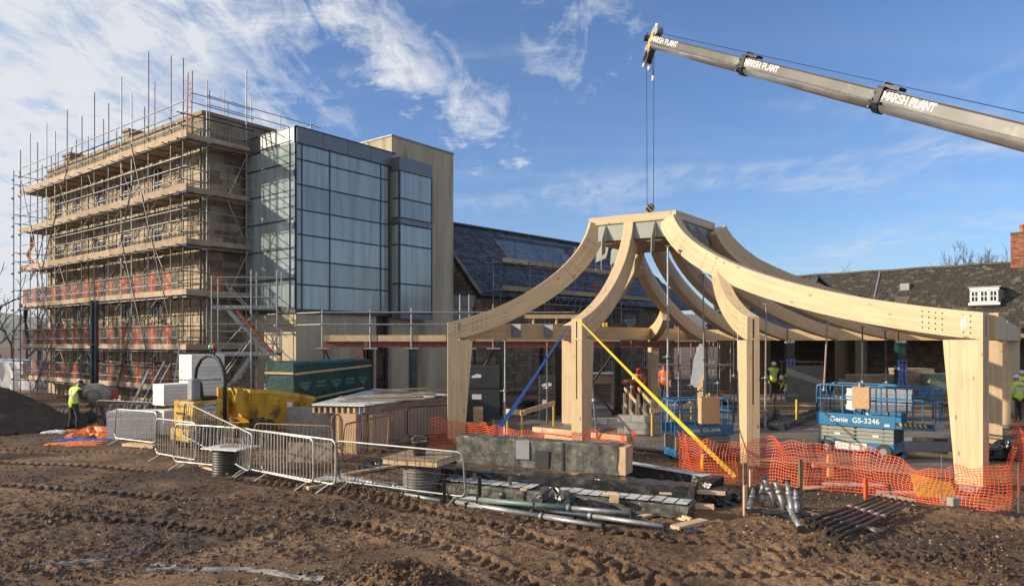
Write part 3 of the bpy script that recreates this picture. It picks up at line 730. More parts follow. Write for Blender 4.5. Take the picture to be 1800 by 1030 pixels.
# ------------------------------------------------------------------ crane
TIP = P(1150, 76, 22.2); E3 = P(1548, 178, 15.6)
dB = (E3-TIP).normalized(); E2 = TIP+(E3-TIP)*((1308-1150)/(1548-1150)*1.09*.5+.26)
t_ = (1310-CX)/FOC; s_ = (t_*TIP.y-TIP.x)/((E3-TIP).x-t_*(E3-TIP).y); E2 = TIP+(E3-TIP)*s_
END = TIP+(E3-TIP)*1.62
crane = thing('mobile_crane_boom', 'telescopic crane boom reaching across the sky from the right with white lettering', 'crane', tuple(END))
bs = dB.cross(UP).normalized(); bs = bs if bs.dot(-TIP) > 0 else -bs; bu = bs.cross(dB).normalized(); bu = bu if bu.z > 0 else -bu
def boomsec(a, c, h, name):
    d = (c-a).normalized(); s = d.cross(UP).normalized(); s = s if s.dot(-a) > 0 else -s; u = s.cross(d).normalized(); u = u if u.z > 0 else -u
    pr = [(-.42, .5), (.42, .5), (.5, .42), (.5, -.05)]+[(.5*math.cos(t), -.05-.45*math.sin(t)) for t in np.linspace(.2, math.pi-.2, 9)]+[(-.5, -.05), (-.5, .42)]
    b = MB(); n = len(pr); w = h*.86
    for q in (a, c):
        for (x, y) in pr: b.v.append(tuple(q+s*(x*w)+u*(y*h)))
    for i in range(n):
        j = (i+1) % n; b.face((i, j, n+j, n+i), 1 if i == 0 else (2 if 3 < i < 12 else 0), 3 < i < 12)
    b.face(range(n)); b.face([n+i for i in reversed(range(n))]); o = b.build(name, [M_boom, M_boomd, M_boomL], crane); fix_normals(o)
    # weld line along the side
    k = MB(); k.bar(a+s*(w*.502)+u*(-.05*h), c+s*(w*.502)+u*(-.05*h), .006, .012); k.build('weld_seam', M_boomd, crane)
    k = MB(); k.bar(a+u*h*.505, c+u*h*.505, w*.85, .02); k.build('top_plate', M_boomd, crane)
    return s, u, w
H1, H2, H3 = .385, .43, .475
s1b, u1b, w1b = boomsec(TIP, E2+dB*.2, H1, 'boom_section'); s2b, u2b, w2b = boomsec(E2, E3+dB*.2, H2, 'boom_section'); s3b, u3b, w3b = boomsec(E3, END, H3, 'boom_section')
for q, h in ((E2, H2), (E3, H3)):
    b = MB(); w = h*.86
    pr = [(-.56, .62), (.56, .62), (.6, .5), (.58, -.05)]+[(.58*math.cos(t), -.07-.5*math.sin(t)) for t in np.linspace(.2, math.pi-.2, 8)]+[(-.58, -.05), (-.6, .5)]
    b.prism([q+bs*(x*w)+bu*(y*h)-dB*.04 for x, y in pr], dB*.16); b.build('collar', M_boomd, crane)
    b = MB(); b.slab(q+bu*h*.58-bs*w*.3-dB*.02, dB*.42, bs*w*.6, bu*h*.16); b.slab(q+bu*h*.7-bs*w*.35, dB*.03, bs*w*.7, bu*h*.12)
    b.build('roller_guide', M_boomd, crane)
    b = MB(); [b.tube(q+bs*w*.5+bu*(h*z)-dB*.05, q+bs*w*.66+bu*(h*z)-dB*.05, .03, 6) for z in (-.35, .0, .3)]; b.tube(q-dB*.1+bs*w*.6-bu*h*.1, q+dB*.2+bs*w*.6-bu*h*.1, .03, 6); b.build('collar_bolt', M_dsteel, crane)
b = MB(); b.tube(TIP+bu*.30-dB*.05, END+bu*.42, .008, 5); b.build('winch_rope', M_dark, crane)
b = MB()   # head
b.slab(TIP-dB*.12-bs*.15-bu*.2, dB*.14, bs*.03, bu*.5); b.slab(TIP-dB*.12+bs*.12-bu*.2, dB*.14, bs*.03, bu*.5)
b.build('head_plate', M_yel, crane)
b = MB()
for u_, f_ in ((.34, .0), (-.2, -.1)): b.tube(TIP-bs*.12+bu*u_+dB*f_, TIP+bs*.12+bu*u_+dB*f_, .13, 14)
b.build('sheave', M_lead, crane)
b = MB(); b.box(TIP-dB*.42+bu*.08, (.2, .16, .12)); b.tube(TIP-dB*.5+bu*.05, TIP-dB*.18+bu*.05, .035, 6); b.tube(TIP-dB*.48+bu*.05, TIP-dB*.48+bu*.24, .02, 6); b.tube(TIP+bs*.2-bu*.25, TIP+bs*.2-bu*.55, .03, 6); b.slab(TIP-dB*.2-bs*.1-bu*.62, dB*.24, bs*.2, bu*.4); b.build('head_bracket', M_boomd, crane)
b = MB(); b.tube(TIP-dB*.18-bu*.62, TIP-dB*.18-bu*.76, .05, 8); b.tube(TIP+dB*.05-bu*.6-UP*.1, TIP+dB*.05-bu*.6-UP*.24, .05, 8); b.tube(TIP-dB*.1+bu*.42, TIP-dB*.1+bu*.55, .07, 8); b.build('rope_guard', M_white, crane)
HK = P(1143, 366, cen.y); 
r0 = P(1136.5, 92, TIP.y+.05); r1 = P(1149.5, 92, TIP.y-.05)
b = MB(); b.tube(r0, Vector((HK.x-.10, HK.y, HK.z+.1)), .009, 5); b.tube(r1, Vector((HK.x+.10, HK.y, HK.z+.1)), .009, 5); b.build('hoist_rope', M_dark, crane)
b = MB(); q = P(1146, 92, 22.1); e = P(1148, 134, 22.1); b.tube(q, e, .012, 5); b.build('limit_chain', M_dark, crane); b = MB(); b.tube(e, e-UP*.17, .04, 7); b.build('limit_weight', M_white, crane)
# hook block, a thing of its own on the ropes
hb = thing('hook_block', 'round crane hook block with black and yellow stripes above the crown', 'hook block', tuple(HK))
m, t, bsdf = nodes('hazard_stripe'); N = t.nodes; L = t.links; g = N.new('ShaderNodeNewGeometry'); sx = N.new('ShaderNodeSeparateXYZ'); L.new(g.outputs['Position'], sx.inputs[0])
a_ = N.new('ShaderNodeMath'); a_.operation = 'ADD'; L.new(sx.outputs[0], a_.inputs[0]); L.new(sx.outputs[2], a_.inputs[1]); f_ = N.new('ShaderNodeMath'); f_.operation = 'MULTIPLY'; L.new(a_.outputs[0], f_.inputs[0]); f_.inputs[1].default_value = 7; g_ = N.new('ShaderNodeMath'); g_.operation = 'FRACT'; L.new(f_.outputs[0], g_.inputs[0])
h_ = N.new('ShaderNodeMath'); h_.operation = 'GREATER_THAN'; L.new(g_.outputs[0], h_.inputs[0]); h_.inputs[1].default_value = .5; x_ = N.new('ShaderNodeMix'); x_.data_type = 'RGBA'; L.new(h_.outputs[0], x_.inputs[0]); x_.inputs[6].default_value = (.02, .02, .02, 1); x_.inputs[7].default_value = (.5, .38, .05, 1); L.new(x_.outputs[2], bsdf.inputs['Base Color']); M_haz = m
b = MB(); b.tube(HK+Vector((0, -.07, 0)), HK+Vector((0, .07, 0)), .13, 18); b.build('cheek_plate', M_haz, hb)
b = MB(); b.tube(HK+Vector((0, -.1, 0)), HK+Vector((0, .1, 0)), .04, 10); b.tube(HK-UP*.1, HK-UP*.2, .04, 8); b.path([HK-UP*.2, HK+Vector((.07, 0, -.25)), HK+Vector((.06, 0, -.33)), HK+Vector((-.02, 0, -.36)), HK+Vector((-.07, 0, -.31))], .025, 6); b.build('hook', M_dark, hb)
# slab-serif lettering
GL = {'M': (1.15, [((.1, 0), (.1, 1)), ((.1, 1), (.575, .3)), ((.575, .3), (1.05, 1)), ((1.05, 1), (1.05, 0))], [(.1, 0), (1.05, 0), (.06, 1), (1.09, 1)]),
      'A': (1., [((.08, 0), (.45, 1)), ((.55, 1), (.92, 0)), ((.25, .32), (.75, .32))], [(.1, 0), (.9, 0), (.45, 1)]),
      'R': (.95, [((.15, 0), (.15, 1)), ((.15, .93), (.65, .93)), ((.7, .88), (.7, .58)), ((.15, .5), (.65, .5)), ((.45, .5), (.8, 0))], [(.15, 0), (.82, 0), (.12, 1)]),
      'S': (.85, [((.15, .93), (.7, .93)), ((.14, .88), (.14, .58)), ((.15, .52), (.65, .48)), ((.7, .45), (.7, .12)), ((.12, .07), (.65, .07)), ((.12, .0), (.12, .25)), ((.72, 1), (.72, .78))], []),
      'H': (1., [((.15, 0), (.15, 1)), ((.85, 0), (.85, 1)), ((.15, .5), (.85, .5))], [(.15, 0), (.85, 0), (.15, 1), (.85, 1)]),
      'P': (.9, [((.15, 0), (.15, 1)), ((.15, .93), (.65, .93)), ((.7, .88), (.7, .52)), ((.15, .45), (.65, .45))], [(.17, 0), (.12, 1)]),
      'L': (.85, [((.15, 0), (.15, 1)), ((.15, .07), (.72, .07)), ((.74, 0), (.74, .28))], [(.15, 0), (.15, 1)]),
      'N': (1.05, [((.12, 0), (.12, 1)), ((.12, 1), (.85, 0)), ((.88, 0), (.88, 1))], [(.12, 0), (.88, 1), (.08, 1)]),
      'T': (.9, [((.45, 0), (.45, 1)), ((.06, .93), (.84, .93)), ((.08, 1), (.08, .72)), ((.82, 1), (.82, .72))], [(.45, 0)]), ' ': (.55, [], [])}
def slabtext(s, o, ax, ay, nrm, size, m, parent, name='lettering'):
    b = MB(); x = 0; k = 0
    for ch in s:
        w, st, sf = GL[ch]
        for (p, q) in st:
            k += 1; e = nrm*(.004+.0004*(k % 7)); a = o+ax*((x+p[0])*size)+ay*(p[1]*size)+e; c = o+ax*((x+q[0])*size)+ay*(q[1]*size)+e
            b.bar(a, c, .003, size*(.17 if abs(p[0]-q[0]) < .6 or p[1] != q[1] else .13), up=nrm.cross((c-a).normalized()))
        for p in sf:
            k += 1; e = nrm*(.0046+.0004*(k % 7)); c = o+ax*((x+p[0])*size)+ay*((p[1]*.90+.05)*size)+e; b.bar(c-ax*size*.17, c+ax*size*.17, .003, size*.11, up=ay)
        x += w*1.02
    o_ = b.build(name, m, parent, kind=None); o_['kind'] = 'stuff' if False else 'part'; del o_['kind']
    return x*size
for q, s, u, w, h, sz, dx, kx in ((TIP, s1b, u1b, w1b, H1, .15, .02, .85), (E2, s2b, u2b, w2b, H2, .15, .14, .78), (E3, s3b, u3b, w3b, H3, .17, .16, .72)):
    slabtext('MARSH PLANT', q+dB*dx+s*(w*.502)+u*(h*.08), dB*kx, u, s, sz, M_white, crane)
# ------------------------------------------------------------------ stone building behind the scaffold
CS = v2(-13.83, 30.0)                       # outer corner of the scaffold
W0 = CS+dL*.95+dR*1.40; LEN = 17.9; DEP = 13.; HT = 13.3
nL = -dR; nR_ = Vector((dR.y, -dR.x, 0))     # outward normals: long facade, end wall
bld = thing('stone_building', 'tall old stone building with flat parapet and sash windows behind the big scaffold', 'building', tuple(W0+dL*9+dR*5))
b = MB(); i1 = .12
b.slab(W0+dL*i1+dR*i1, dL*(LEN-2*i1), dR*(DEP-2*i1), UP*(HT-.35)); b.build('wall_core', M_mortar, bld)
wins = []
for t in (4.3, 7.5, 10.7, 13.7, 16.2):
    for z0, z1 in ((10.0, 11.45), (7.05, 8.5), (4.1, 5.9), (1.2, 3.0)): wins.append((t-.5, t+.5, z0, z1))
def ashlar(o, ax, L_, nrm, z0, z1, openings, m, ch=.36, bw=.72, th=.16, mat_top=None):
    items = []; z = z0; row = 0; r_ = random.Random(int(L_*10))
    while z < z1-.02:
        h = min(ch*r_.choice((.85, 1, 1.1)), z1-z); x = -r_.random()*bw
        while x < L_:
            w = bw*r_.uniform(.6, 1.35); a, e = max(0, x), min(L_, x+w); x += w
            if e-a < .08: continue
            segs = [(a, e)]
            for (p, q, y0, y1) in openings:
                if y0 < z+h*.5 < y1:
                    ns = []
                    for (s0, s1) in segs:
                        if s1 <= p or s0 >= q: ns.append((s0, s1)); continue
                        if s0 < p: ns.append((s0, p))
                        if s1 > q: ns.append((q, s1))
                    segs = ns
            for s0, s1 in segs:
                if s1-s0 < .05: continue
                pr = r_.uniform(0, .018); c = o+ax*((s0+s1)/2)+nrm*(pr-th/2+.0)+UP*(z+h/2)
                items.append((c, (s1-s0-.012, th, h-.012), (ax, nrm, UP), m if not isinstance(m, list) else r_.choice(m)))
        z += h
    return items
HB = HT-1.55
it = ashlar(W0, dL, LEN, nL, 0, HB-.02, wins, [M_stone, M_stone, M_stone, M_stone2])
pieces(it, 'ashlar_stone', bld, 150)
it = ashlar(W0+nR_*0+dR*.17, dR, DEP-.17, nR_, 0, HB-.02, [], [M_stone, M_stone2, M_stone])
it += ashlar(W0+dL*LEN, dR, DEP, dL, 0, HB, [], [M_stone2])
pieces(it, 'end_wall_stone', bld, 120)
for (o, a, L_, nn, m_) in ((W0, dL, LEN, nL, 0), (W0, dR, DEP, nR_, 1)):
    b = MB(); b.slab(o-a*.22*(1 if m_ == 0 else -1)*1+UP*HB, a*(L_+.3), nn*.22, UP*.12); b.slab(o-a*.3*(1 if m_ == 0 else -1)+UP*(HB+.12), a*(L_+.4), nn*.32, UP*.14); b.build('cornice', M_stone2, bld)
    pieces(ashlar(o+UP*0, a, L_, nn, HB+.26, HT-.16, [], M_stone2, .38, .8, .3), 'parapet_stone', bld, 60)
    b = MB(); b.slab(o+UP*(HT-.16)+nn*.07, a*L_, -nn*.5, UP*.16); b.build('coping', M_stone2, bld)
b = MB()
for k in range(9): b.slab(W0-dL*.0+nR_*.02+nL*.03+UP*(.2+k*1.3), dL*(.5 if k % 2 else .3), dR*(-.02)+dR*.5, UP*.6)
def window(par, o, ax, nrm, w, h, nx=2, ny=3, fr=M_white, gl=M_wglass, arch=False, t=.05, rec=.10, d=.05):
    f = MB(); p = o-nrm*rec
    for a0, s0, s1 in (((0, 0), t, h), ((w-t, 0), t, h), ((0, 0), w, t), ((0, h-t), w, t)):
        f.slab(p+ax*a0[0]+UP*a0[1], ax*s0, nrm*d, UP*s1)
    g_ = t*.5
    for i in range(1, nx): f.slab(p+ax*(w*i/nx-g_/2)+UP*t, ax*g_, nrm*d*.7, UP*(h-2*t))
    for j in range(1, ny): f.slab(p+ax*t+UP*(h*j/ny-g_/2)-nrm*.001, ax*(w-2*t), nrm*d*.68, UP*g_*1.2)
    wo = f.build('window', fr, par)
    q = MB(); q.slab(p+ax*.02+UP*.02-nrm*.02, ax*(w-.04), nrm*.03, UP*(h-.04)); q.build('pane', gl, wo)
for (a, e, z0, z1) in wins:
    window(bld, W0+dL*(a+.03)+UP*(z0+.02), dL, nL, e-a-.06, z1-z0-.04, 2, 4)
    b = MB(); b.slab(W0+dL*(a-.1)+UP*(z0-.12), dL*(e-a+.2), nL*.1, UP*.12); b.build('sill', M_stone, bld)
    if z0 > 9:   # arched head
        c = W0+dL*((a+e)/2)+UP*(z1-.02); k = MB()
        for i in range(7):
            a0, a1 = math.pi*i/7, math.pi*(i+.94)/7; r0, r1 = .5, .74
            pt = [c+dL*(r*math.cos(x))+UP*(r*math.sin(x)*.75-.05) for r, x in ((r0, a0), (r1, a0), (r1, a1), (r0, a1))]
            k.prism([q_+nL*.0 for q_ in pt], nL*.05)
        k.build('arch_stone', M_stone, bld)
for t, h_, w in ((9.5, 1.0, .7), (17.0, .9, 1.0)):
    c = W0+dL*t+dR*1.2; b = MB(); b.box(c+UP*(HT+h_/2-.1), (w, w, h_+.2), math.atan2(dL.y, dL.x)); b.box(c+UP*(HT+h_+.03), (w+.15, w+.15, .12), math.atan2(dL.y, dL.x)); b.build('chimney', M_stone2, bld)
# ------------------------------------------------------------------ glazed stair block and concrete tower
K = v2(-9.28, 30.6)                          # near corner of the glass box
gb = thing('glazed_stair_block', 'flat roofed block of large blue grey opal glass panels with dark mullions', 'building', tuple(K+dR*3-nR_*2))
ZT, ZB, ZP = 12.24, 4.42, 11.55
L1 = 3.9; L2 = 5.5
b = MB(); b.slab(K+dR*.12-nR_*.12+UP*(ZB+.02), dR*(L2+.2), -nR_*(L1-.1)+Vector((0, 0, 0)), UP*(ZT-ZB-.1)); b.build('inner_wall', M_panel, gb)
lax = -nR_                                   # direction of the left face going left is dL
def curtain(o, ax, nrm, cols, rows, name='glass_pane', top=True):
    for (a, e), rws in zip(cols, rows):
        for (z0, z1) in rws:
            block(gb, name, o+ax*((a+e)/2)+nrm*.02+UP*((z0+z1)/2), (e-a-.05, .04, z1-z0-.06), M_glass, axes=(ax, nrm, UP))
    f = MB(); zz = sorted({z for r in rows for p in r for z in p}); xs = sorted({x for c in cols for x in c})
    for x in xs: f.slab(o+ax*(x-.025)+nrm*.005+UP*zz[0], ax*.05, nrm*.065, UP*(zz[-1]-zz[0]))
    for (a, e), rws in zip(cols, rows):
        for (z0, z1) in rws:
            for z in (z0, z1): f.slab(o+ax*(a+.036)+nrm*.004+UP*(z-.025), ax*(e-a-.072), nrm*.055, UP*.05) if True else 0
    f.build('mullion', M_frame, gb)
rz = [4.42, 5.50, 6.55, 7.65, 8.72, 9.80, 10.88, ZP]
rows = list(zip(rz[:-1], rz[1:]))
Lr = [4.42, 5.75, 7.05, 8.3, 9.55, 10.75, ZP]
curtain(K, dR, nR_, [(.0, .28), (.28, 1.75), (1.75, 4.75), (4.75, 5.25)], [rows]*4)
curtain(K, dL, nL, [(.0, .35), (.35, L1-.1)], [list(zip(Lr[:-1], Lr[1:]))]*2)
# parapet panels
x = 0
for k in range(4): block(gb, 'parapet_panel', K+dR*(x+L2/8)+nR_*.045+UP*((ZP+ZT)/2+.02), (L2/4-.02, .06, ZT-ZP-.04), M_panel, axes=(dR, nR_, UP)); x += L2/4
x = .0
for k in range(3): block(gb, 'parapet_panel', K+dL*(x+(L1-.1)/6)+nL*.045+UP*((ZP+ZT)/2+.02), ((L1-.1)/3-.02, .06, ZT-ZP-.04), M_panel, axes=(dL, nL, UP)); x += (L1-.1)/3
b = MB(); b.slab(K+nR_*.1+nL*.1+UP*ZT, dR*(L2+.3), -nR_*(L1+.1), UP*.05); b.build('coping', M_frame, gb)
b = MB(); b.slab(K+nR_*.09+nL*.09+UP*(ZB-.14), dR*(L2+.1), -nR_*(L1+.1), UP*.12); b.build('base_trim', M_frame, gb)
b = MB()
for s, h in ((1.2, .5), (2.6, .25), (4.0, .2)): b.tube(K+dR*s-nR_*.5+UP*ZT, K+dR*s-nR_*.5+UP*(ZT+h), .02, 5)
b.build('lightning_rod', M_dark, gb)
# projecting bay
BO = K+dR*5.45; pj = .55; bw = 2.25; zb, zt_, zp = 4.15, 12.0, 11.35
b = MB(); b.slab(BO+dR*.1+UP*(zb+.1), dR*(bw-.12), nR_*(pj-.12), UP*(zt_-zb-.12)); b.build('bay_core', M_panel, gb)
bz = [4.45, 5.85, 7.75, 8.75]; bz2 = [9.05, 10.0, zp-.0]
for (z0, z1) in list(zip(bz[:-1], bz[1:]))+list(zip(bz2[:-1], bz2[1:])):
    block(gb, 'glass_pane', BO+dR*(bw/2+.02)+nR_*(pj+.0)+UP*((z0+z1)/2), (bw-.14, .05, z1-z0-.08), M_glass, axes=(dR, nR_, UP))
    block(gb, 'glass_pane', BO+dR*.03+nR_*(pj/2)+UP*((z0+z1)/2), (pj-.12, .05, z1-z0-.08), M_glass, axes=(nR_, dR, UP))
f = MB()
for x in (0, bw-.06): f.slab(BO+dR*x+nR_*(pj-.02)+UP*zb, dR*.08, nR_*.07, UP*(zp-zb))
for z in (4.42, 5.85, 7.75, 10.0): f.slab(BO+dR*.08+nR_*(pj-.02)+UP*(z-.035), dR*(bw-.14), nR_*.055, UP*.07)
f.build('mullion', M_frame, gb)
for z0, z1 in ((zb, 4.4), (8.78, 9.02), (zp, zt_)):
    block(gb, 'bay_panel', BO+dR*(bw/2)+nR_*(pj-.0)+UP*((z0+z1)/2), (bw, .1, z1-z0), M_panel, axes=(dR, nR_, UP)); block(gb, 'bay_panel', BO+dR*.03+nR_*(pj/2-.03)+UP*((z0+z1)/2), (pj-.07, .06, z1-z0), M_panel, axes=(nR_, dR, UP))
# concrete tower behind the bay and the rendered ground floor
tw = thing('concrete_tower', 'plain beige concrete stair tower rising behind the blue glass bay', 'building', tuple(K+dR*7.5-nR_*2))
TO = K+dR*5.22+nR_*.0
def oprism(par, o, a, e, z0, z1, m, name): q = MB(); q.slab(o+UP*z0, a, e, UP*(z1-z0)); return q.build(name, m, par)
oprism(tw, TO+dR*.28, dR*4.42, -nR_*3.2, 0, 13.1, M_conc, 'concrete_wall')
oprism(tw, TO+dR*.24+nR_*.04, dR*4.5, -nR_*3.3, 13.1, 13.18, M_lead, 'coping')
gf = thing('rendered_ground_floor', 'beige rendered ground floor wall below the blue glass panels with dark glazed doors', 'building', tuple(K+dR*2-nR_*2))
oprism(gf, K+dR*.05-nR_*.05+nL*-.0, dR*4.5, dL*(L1+1.), 0, 4.27, M_conc, 'rendered_wall')
oprism(gf, K+dR*4.56-nR_*.35, dR*1.6, -nR_*1., 0, 4.27, M_wglass, 'dark_glass')
for s in (4.58, 5.35, 6.1): oprism(gf, K+dR*s-nR_*.34, dR*.1, nR_*.1, 0, 4.27, M_frame, 'door_post')
for z in (1.0, 2.35): oprism(gf, K+dR*4.69-nR_*.34, dR*1.4, nR_*.08, z, z+.09, M_frame, 'door_rail')
# ------------------------------------------------------------------ slate roofed range
d2 = Vector((.957, 1, 0)).normalized(); n2 = Vector((d2.y, -d2.x, 0))
RA = P(798, 394, 46.); ridge_z = RA.z; EA = P(822, 516, 41.2); eave_z = 5.75
rg = Vector((RA.x, RA.y, 0)); run = 4.6; LENR = 22.
sr = thing('slate_roofed_range', 'long rubble stone building with blue slate roof and half hipped end behind the pavilion', 'building', tuple(rg+d2*10))
slope = Vector((n2.x*run, n2.y*run, eave_z-ridge_z)); sl_l = slope.length; su = slope.normalized(); rn = d2.cross(su); rn = rn if rn.z > 0 else -rn
b = MB(); s0 = rg-d2*2
far_ = rg-n2*run*2
b.v = [tuple(p) for p in (s0+n2*run*.96+UP*(eave_z-.1), s0+d2*(LENR+2.)+n2*run*.96+UP*(eave_z-.1), s0+d2*(LENR-.8)+UP*(ridge_z-.1), s0+UP*(ridge_z-.1), s0-n2*run+UP*(eave_z-.1), s0+d2*(LENR+2.)-n2*run+UP*(eave_z-.1))]
for f in ((0, 1, 2, 3), (4, 3, 2, 5), (0, 3, 4), (1, 5, 2)): b.face(f)
b.build('roof_deck', M_slate[2], sr)
items = []; r_ = random.Random(3); ex = .27; nrow = int(sl_l/ex)+1
ax3 = (d2, su, rn)
for k in range(nrow):
    x = (k % 2)*.19-2.1; dist = (k+.5)*ex
    xmax = LENR+.2+2.9*min(1, dist/sl_l)-3
    while x < xmax:
        w = .36*r_.uniform(.85, 1.1); q = rg+UP*ridge_z+su*dist+d2*(x+w/2)
        if not (2.8 < x < 9.9 and 1.1 < dist < 3.2):
            items.append((q+rn*(.0+.014*(dist/ex % 1)), (w-.02, ex*1.25, .028), (d2, (su+rn*.07).normalized(), (rn-su*.07).normalized()), r_.choice(M_slate)))
        x += w
pieces(items, 'slate', sr, 120)
b = MB(); b.bar(rg-d2*2.1+UP*(ridge_z+.05), rg+d2*(LENR-3+.2)+UP*(ridge_z+.05), .3, .1); b.build('ridge_tile', M_slate[2], sr)
b = MB(); q0 = rg+n2*(run+.05)+UP*(eave_z-.05); b.tube(q0, q0+d2*(LENR), .07, 6); b.build('gutter', M_dark, sr)
for x in (-2., 18.): b = MB(); b.slab(rg+d2*(x-.12)+UP*(ridge_z+.02), d2*.2, su*sl_l, rn*.09); b.build('verge', M_stone2, sr)
for k in range(9):   # rooflight strip
    c = rg+UP*ridge_z+d2*(3.2+k*.78)+su*2.1+rn*.07; block(sr, 'rooflight_pane', c, (.7, 1.9, .05), M_skyl, axes=ax3)
b = MB()
for k in range(10): b.slab(rg+UP*ridge_z+d2*(3.2-.39+k*.78-.03)+su*1.12+rn*.05, d2*.06, su*1.98, rn*.08)
b.build('rooflight_bar', M_lead, sr)
# rubble wall
def rubble(o, ax, L_, nrm, z0, z1, openings, seed, th=.2, hh=(.14, .3), ww=(.2, .55)):
    r_ = random.Random(seed); items = []; z = z0
    while z < z1-.03:
        h = min(r_.uniform(*hh), z1-z); x = -r_.random()*.3
        while x < L_:
            w = r_.uniform(*ww); a, e = max(0, x), min(L_, x+w); x += w
            if e-a < .07: continue
            if any(p < (a+e)/2 < q and y0 < z+h/2 < y1 for (p, q, y0, y1) in openings): continue
            items.append((o+ax*((a+e)/2)+nrm*(r_.uniform(-.01, .03)-th/2)+UP*(z+h/2), (e-a-.025, th, h-.025), (ax, nrm, UP), r_.choice(M_rub)))
        z += h
    return items
wo = rg+n2*(run-.45)-d2*2
oprism(sr, wo-n2*.15+d2*.1, d2*(LENR-.3), -n2*.5, 0, eave_z-.15, M_mortar, 'wall_core')
wop = [(15.2, 16.6, 3.6, 5.2), (9.2, 10.3, .9, 2.9), (5.6, 6.7, .9, 2.9), (12.9, 13.7, .9, 3.0), (17.5, 18.2, 1, 3)]
pieces(rubble(wo+n2*0, d2, LENR, n2, 0, eave_z-.1, wop, 5), 'rubble_stone', sr, 150)
for (a, e, z0, z1) in wop: window(sr, wo+d2*a+UP*z0, d2, n2, e-a, z1-z0, 2, 3, M_white if a > 12 else M_greywood, M_wglass, rec=.12)
oprism(sr, rg-d2*1.9-n2*run*.9, -d2*.01+n2*run*1.8, d2*.4, 0, 5.6, M_mortar, 'gable_core')
g_it = []
for k in range(18):
    z = 3.+k*.28; wdt = run*(1-max(0, (z+.34-eave_z))/(ridge_z-eave_z))*.93
    if wdt < .2: break
    y = -.1
    while y < wdt-.2: w = min(wdt-y, r_.uniform(.25, .55)); g_it.append((rg+n2*(y+w/2)+UP*(z+.14)-d2*2.02, (w-.03, .2, .25), (n2, -d2, UP), r_.choice(M_rub))); y += w
pieces(g_it, 'gable_stone', sr, 60)
b = MB(); b.v = [tuple(rg-d2*1.88-n2*run*.95+UP*5.5), tuple(rg-d2*1.88+n2*run*.95+UP*5.5), tuple(rg-d2*1.88+UP*(ridge_z-.15))]; b.face((0, 1, 2)); b.face((2, 1, 0)); b.build('gable_core', M_mortar, sr)
# low link roof and grey flue wall left of the range
lk = thing('grey_link_block', 'low grey metal clad link block between concrete tower and slate roofed range', 'building', (-3.0, 40, 0))
q = P(799, 520, 39.6); oprism(lk, Vector((q.x-.6, 39.6, 0)), Vector((1.6, .2, 0)), Vector((-.3, 1.5, 0)), 0, 5.0, M_lead, 'wall'); oprism(lk, Vector((q.x-.7, 39.5, 0)), Vector((1.8, .2, 0)), Vector((-.3, 1.8, 0)), 5.0, 5.6, M_panel, 'fascia')
# ------------------------------------------------------------------ right hand range: low stone tiled roof, dark covered front
d3 = Vector((-1.05, .5, 0)).normalized(); e3 = Vector((.5, 1.05, 0)).normalized()    # e3 points away
RRn = P(1800, 461, 40.5); 
d3 = Vector((P(1400, 487, 49.5)-RRn)); rz3 = RRn.z; d3.z = 0; LR3 = d3.length+4; d3.normalize(); e3 = Vector((-d3.y, d3.x, 0)); e3 = e3 if e3.y > 0 else -e3
ro = Vector((RRn.x, RRn.y, 0))-d3*5; LT = LR3+5
rr = thing('stone_tiled_range', 'long low building with mossy dark stone tiled roof and small white dormer on the right', 'building', tuple(ro+d3*9))
run3, ez3 = 5.2, 3.85; su3 = Vector((-e3.x*run3, -e3.y*run3, ez3-rz3)); sl3 = su3.length; su3.normalize(); rn3 = su3.cross(d3); rn3 = rn3 if rn3.z > 0 else -rn3
b = MB(); b.v = [tuple(p) for p in (ro-e3*run3+UP*(ez3-.12), ro+d3*LT-e3*run3+UP*(ez3-.12), ro+d3*LT+UP*(rz3-.1), ro+UP*(rz3-.1), ro+e3*run3+UP*(ez3-.12), ro+d3*LT+e3*run3+UP*(ez3-.12))]
for f in ((0, 1, 2, 3), (4, 3, 2, 5), (0, 3, 4), (1, 5, 2)): b.face(f); b.face(tuple(reversed(f))) if False else None
b.build('roof_deck', M_tile[0], rr)
items = []; k = 0; dist = .1
while dist < sl3:
    ex3 = .20+.13*dist/sl3; x = r_.random()*.2
    while x < LT:
        w = r_.uniform(.22, .42); sag = .06*math.sin(x*.5)*math.sin(dist)
        items.append((ro+UP*rz3+su3*(dist+ex3/2)+d3*(x+w/2)+rn3*(r_.uniform(0, .015)+.0), (w-.02, ex3*1.2, .035), (d3, (su3+rn3*.09).normalized(), (rn3-su3*.09).normalized()), r_.choice(M_tile[:2]+M_tile)))
        x += w
    dist += ex3
pieces(items, 'stone_tile', rr, 200)
b = MB()
x = 0
while x < LT: b.bar(ro+d3*x+UP*(rz3+.03+.02*math.sin(x*2)), ro+d3*(x+.48)+UP*(rz3+.03+.02*math.sin(x*2+1)), .34, .12); x += .5
b.build('ridge_tile', M_tile[2], rr, kind='stuff')
